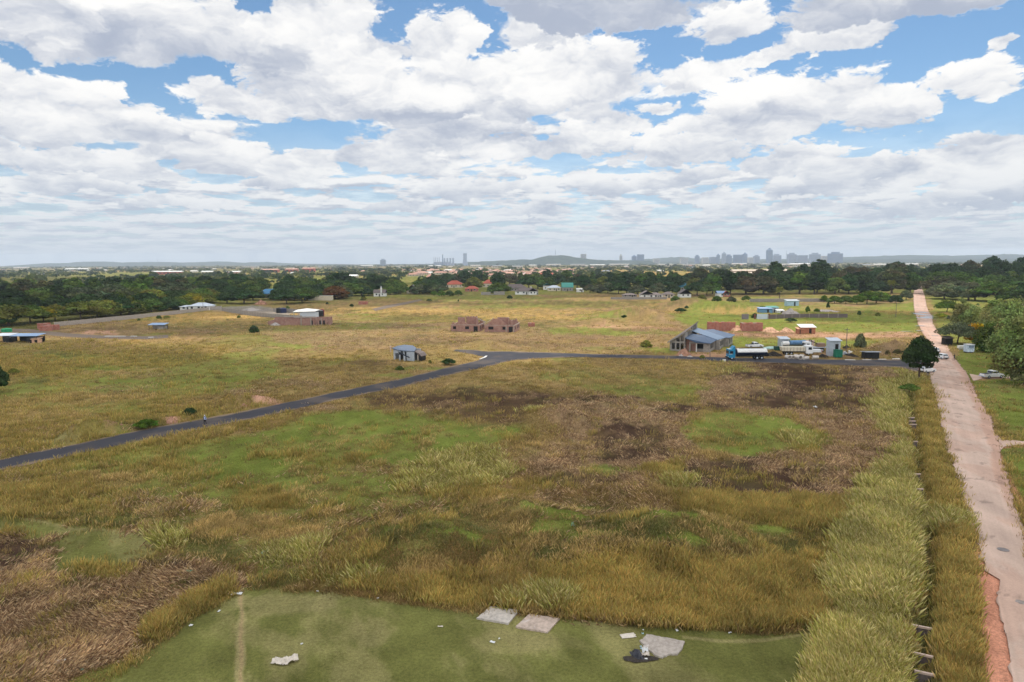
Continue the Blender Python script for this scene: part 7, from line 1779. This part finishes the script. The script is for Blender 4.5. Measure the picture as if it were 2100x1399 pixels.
# ---------------------------------------------------------------- people
def person(px, py, yaw, label, shirt, legs, hat=None, h=1.74, stride=.12, arms='down', skin=(92, 62, 46), z=.07, holding=None):
    t = thing('person', label, 'person', at(px, py) + Vector((0, 0, z)), yaw); s = h / 1.74
    me = bpy.data.meshes.new('body'); bm = bmesh.new(); V = {}; rad = {}
    J = dict(pel=(0, 0, .95, .125, .10), wai=(0, .01, 1.08, .115, .09), che=(0, .0, 1.30, .15, .105), nek0=(0, 0, 1.46, .07, .06), nek=(0, .01, 1.52, .052, .052), hd0=(0, .02, 1.60, .072, .085), hd1=(0, .02, 1.69, .075, .088))
    for sd, n in ((-1, 'l'), (1, 'r')):
        f = stride * sd
        J.update({f'hip{n}': (sd * .09, 0, .90, .088, .088), f'kne{n}': (sd * .10, f * .6 + .02, .50, .058, .058), f'ank{n}': (sd * .10, f - .03, .09, .04, .04), f'toe{n}': (sd * .12, f + .16, .035, .035, .028),
                  f'sho{n}': (sd * .18, 0, 1.41, .058, .055), f'elb{n}': (sd * .235, -f * .5 - .02, 1.13, .042, .04), f'wri{n}': (sd * .25, -f * .6 + .07, .89, .028, .026), f'pal{n}': (sd * .25, -f * .6 + .10, .82, .034, .018)})
        for q in range(4): J[f'f{q}{n}'] = (sd * .25 + (q - 1.5) * .019 * sd, -f * .6 + .125 - abs(q - 1.3) * .006, .745 + abs(q - 1.2) * .012, .0095, .0095)
        J[f'th{n}'] = (sd * .225, -f * .6 + .145, .79, .010, .010)
    ed = [('pel', 'wai'), ('wai', 'che'), ('che', 'nek0'), ('nek0', 'nek'), ('nek', 'hd0'), ('hd0', 'hd1')]
    for n in 'lr': ed += [('pel', f'hip{n}'), (f'hip{n}', f'kne{n}'), (f'kne{n}', f'ank{n}'), (f'ank{n}', f'toe{n}'), ('che', f'sho{n}'), (f'sho{n}', f'elb{n}'), (f'elb{n}', f'wri{n}'), (f'wri{n}', f'pal{n}')] + [(f'pal{n}', f'f{q}{n}') for q in range(4)] + [(f'pal{n}', f'th{n}')]
    ks = list(J); ix = {k_: i for i, k_ in enumerate(ks)}
    me.from_pydata([tuple(c * s for c in J[k_][:3]) for k_ in ks], [(ix[a], ix[b]) for a, b in ed], [])
    o = bpy.data.objects.new('body', me); COL.objects.link(o); md = o.modifiers.new('skin', 'SKIN'); md.use_smooth_shade = True
    if not me.skin_vertices: bpy.context.view_layer.objects.active = o; bpy.ops.mesh.customdata_skin_add() if False else None
    sk_ = me.attributes
    return t, o, ks, J, s


def build_person(px, py, yaw, label, shirt, legs, hat=None, **k):
    """body grown as one surface from a sampled limb field (capsules blended and polygonised per limb ring)"""
    t = thing('person', label, 'person', at(px, py) + Vector((0, 0, k.get('z', .07))), yaw); stride = k.get('stride', .14)
    mb = bpy.data.metaballs.new('body_field'); mb.resolution = .028; mb.threshold = .6
    def cap(a, b, r0, r1, n=None):
        a, b = Vector(a), Vector(b); L = (b - a).length; n = n or max(2, int(L / (min(r0, r1) * .55)))
        for i in range(n + 1):
            f = i / n; e = mb.elements.new(); e.co = a.lerp(b, f); e.radius = (r0 + (r1 - r0) * f) * 1.45
    cap((-.07, 0, .96), (.07, 0, .96), .115, .115); cap((0, 0, .98), (0, 0, 1.12), .12, .115); cap((0, 0, 1.12), (0, 0, 1.32), .12, .14); cap((-.13, 0, 1.39), (.13, 0, 1.39), .075, .075); cap((0, .01, 1.42), (0, .015, 1.54), .05, .05); cap((0, .02, 1.58), (0, .015, 1.66), .075, .085)
    cap((0, .105, 1.60), (0, .11, 1.585), .014, .016, 1); cap((-.085, .01, 1.60), (-.09, .01, 1.62), .014, .014, 1); cap((.085, .01, 1.60), (.09, .01, 1.62), .014, .014, 1)
    for sd in (-1, 1):
        f = stride * sd; hand = k.get('hand', {}).get(sd)
        kn = (sd * .10, f * .7 + .03, .50); an = (sd * .10, f - .04, .09); cap((sd * .09, 0, .90), kn, .088, .058); cap(kn, an, .058, .038); cap(an, (sd * .12, f + .14, .04), .042, .034)
        el = (sd * .25, -.03 - f * .4, 1.12); wr = hand or (sd * .27, .07 - f * .6, .90); cap((sd * .18, 0, 1.39), el, .055, .042); cap(el, wr, .042, .028)
        w = Vector(wr); dr = (w - Vector(el)).normalized(); pl = w + dr * .07; cap(w, pl, .026, .03)
        sdv = Vector((0, 1, 0)) if abs(dr.y) < .7 else Vector((0, 0, 1))
        for q in range(4): st = pl + sdv * (q - 1.5) * .021; cap(st, st + dr * (.075 - abs(q - 1.4) * .012) - Vector((sd * .018, 0, 0)), .010, .008)
        cap(w + sdv * .03, w + sdv * .055 + dr * .05, .011, .009)
    ob = bpy.data.objects.new('body_field', mb); COL.objects.link(ob); bpy.context.view_layer.update()
    dg = bpy.context.evaluated_depsgraph_get(); me = bpy.data.meshes.new_from_object(ob.evaluated_get(dg)); me.name = 'body'; bpy.data.objects.remove(ob)
    me.materials.clear(); ms_ = [mat('skin_brown', (84, 56, 42), .6, var=.1), mat('cloth_' + '_'.join(map(str, shirt)), shirt, .9, 0, 12, .2), mat('cloth_' + '_'.join(map(str, legs)), legs, .9, 0, 12, .2), mat('shoe_grey', (150, 146, 140)), mat('hair_black', (22, 19, 18))]
    for m in ms_: me.materials.append(m)
    for p in me.polygons:
        c = p.center; p.use_smooth = True
        if c.z > 1.50: i = 4 if (c.z > 1.66 or (c.y < .0 and c.z > 1.56)) else 0
        elif c.z > .955 and (abs(c.x) < .22 or c.z > .98): i = 1
        elif abs(c.x) > .2 and c.z > .68: i = 0
        elif c.z > .10: i = 2
        else: i = 3
        p.material_index = i
    mk('body', me, t)
    if hat: h_ = MB().cyl(0, .015, 1.655, .108, .10, 20, .07).build('cap', hat, t, .012); MB().cyl(0, .075, 1.652, .10, .014, 20).build('peak', hat, h_)
    return t


build_person(421, 873, R(172), 'person in white cap, pale blue open jacket and black trousers walking along the tar road', (176, 186, 214), (20, 18, 22), M_white, hand={})
t = bpy.data.objects['person']; MB().box(-.17, .0, 1.02, .09, .22, .38).box(.17, 0, 1.02, .09, .22, .38).build('jacket_side', mat('denim_blue', (58, 78, 124)), t, .03)
build_person(1957, 739, R(60), 'person in dark clothes walking beside a bicycle on the road shoulder', (40, 44, 58), (60, 62, 74), hand={1: (.30, .28, 1.0)})
t = thing('bicycle', 'bicycle pushed by the dark-clothed person on the road shoulder', 'bicycle', at(1960, 740) + Vector((0, 0, .07)), R(60))
bm = bmesh.new()
for y in (-.5, .5):
    q = bmesh.ops.create_circle(bm, segments=4, radius=.01)
bm.free()
for y in (-.52, .52):
    b = MB()
    for i in range(20): a = i * math.pi / 10; c = (i + 1) * math.pi / 10; b.tube((0, y + math.cos(a) * .33, .34 + math.sin(a) * .33), (0, y + math.cos(c) * .33, .34 + math.sin(c) * .33), .022, 5)
    b.build('wheel', M_tyre, t)
MB().tube((0, -.52, .34), (0, -.1, .34), .018).tube((0, -.1, .34), (0, .36, .8), .018).tube((0, -.1, .34), (0, -.22, .86), .018).tube((0, -.2, .78), (0, .34, .84), .018).tube((0, .52, .34), (0, .36, .95), .018).build('frame', M_dark, t); MB().box(0, -.23, .86, .12, .24, .06).build('saddle', M_black, t); MB().tube((-.26, .34, .98), (.26, .34, .98), .015).build('handlebar', M_steel, t)
# ground debris: rubble strip by the winged house entrance
bpy.data.objects.remove(bpy.data.objects['trailer'], do_unlink=True) if False else None
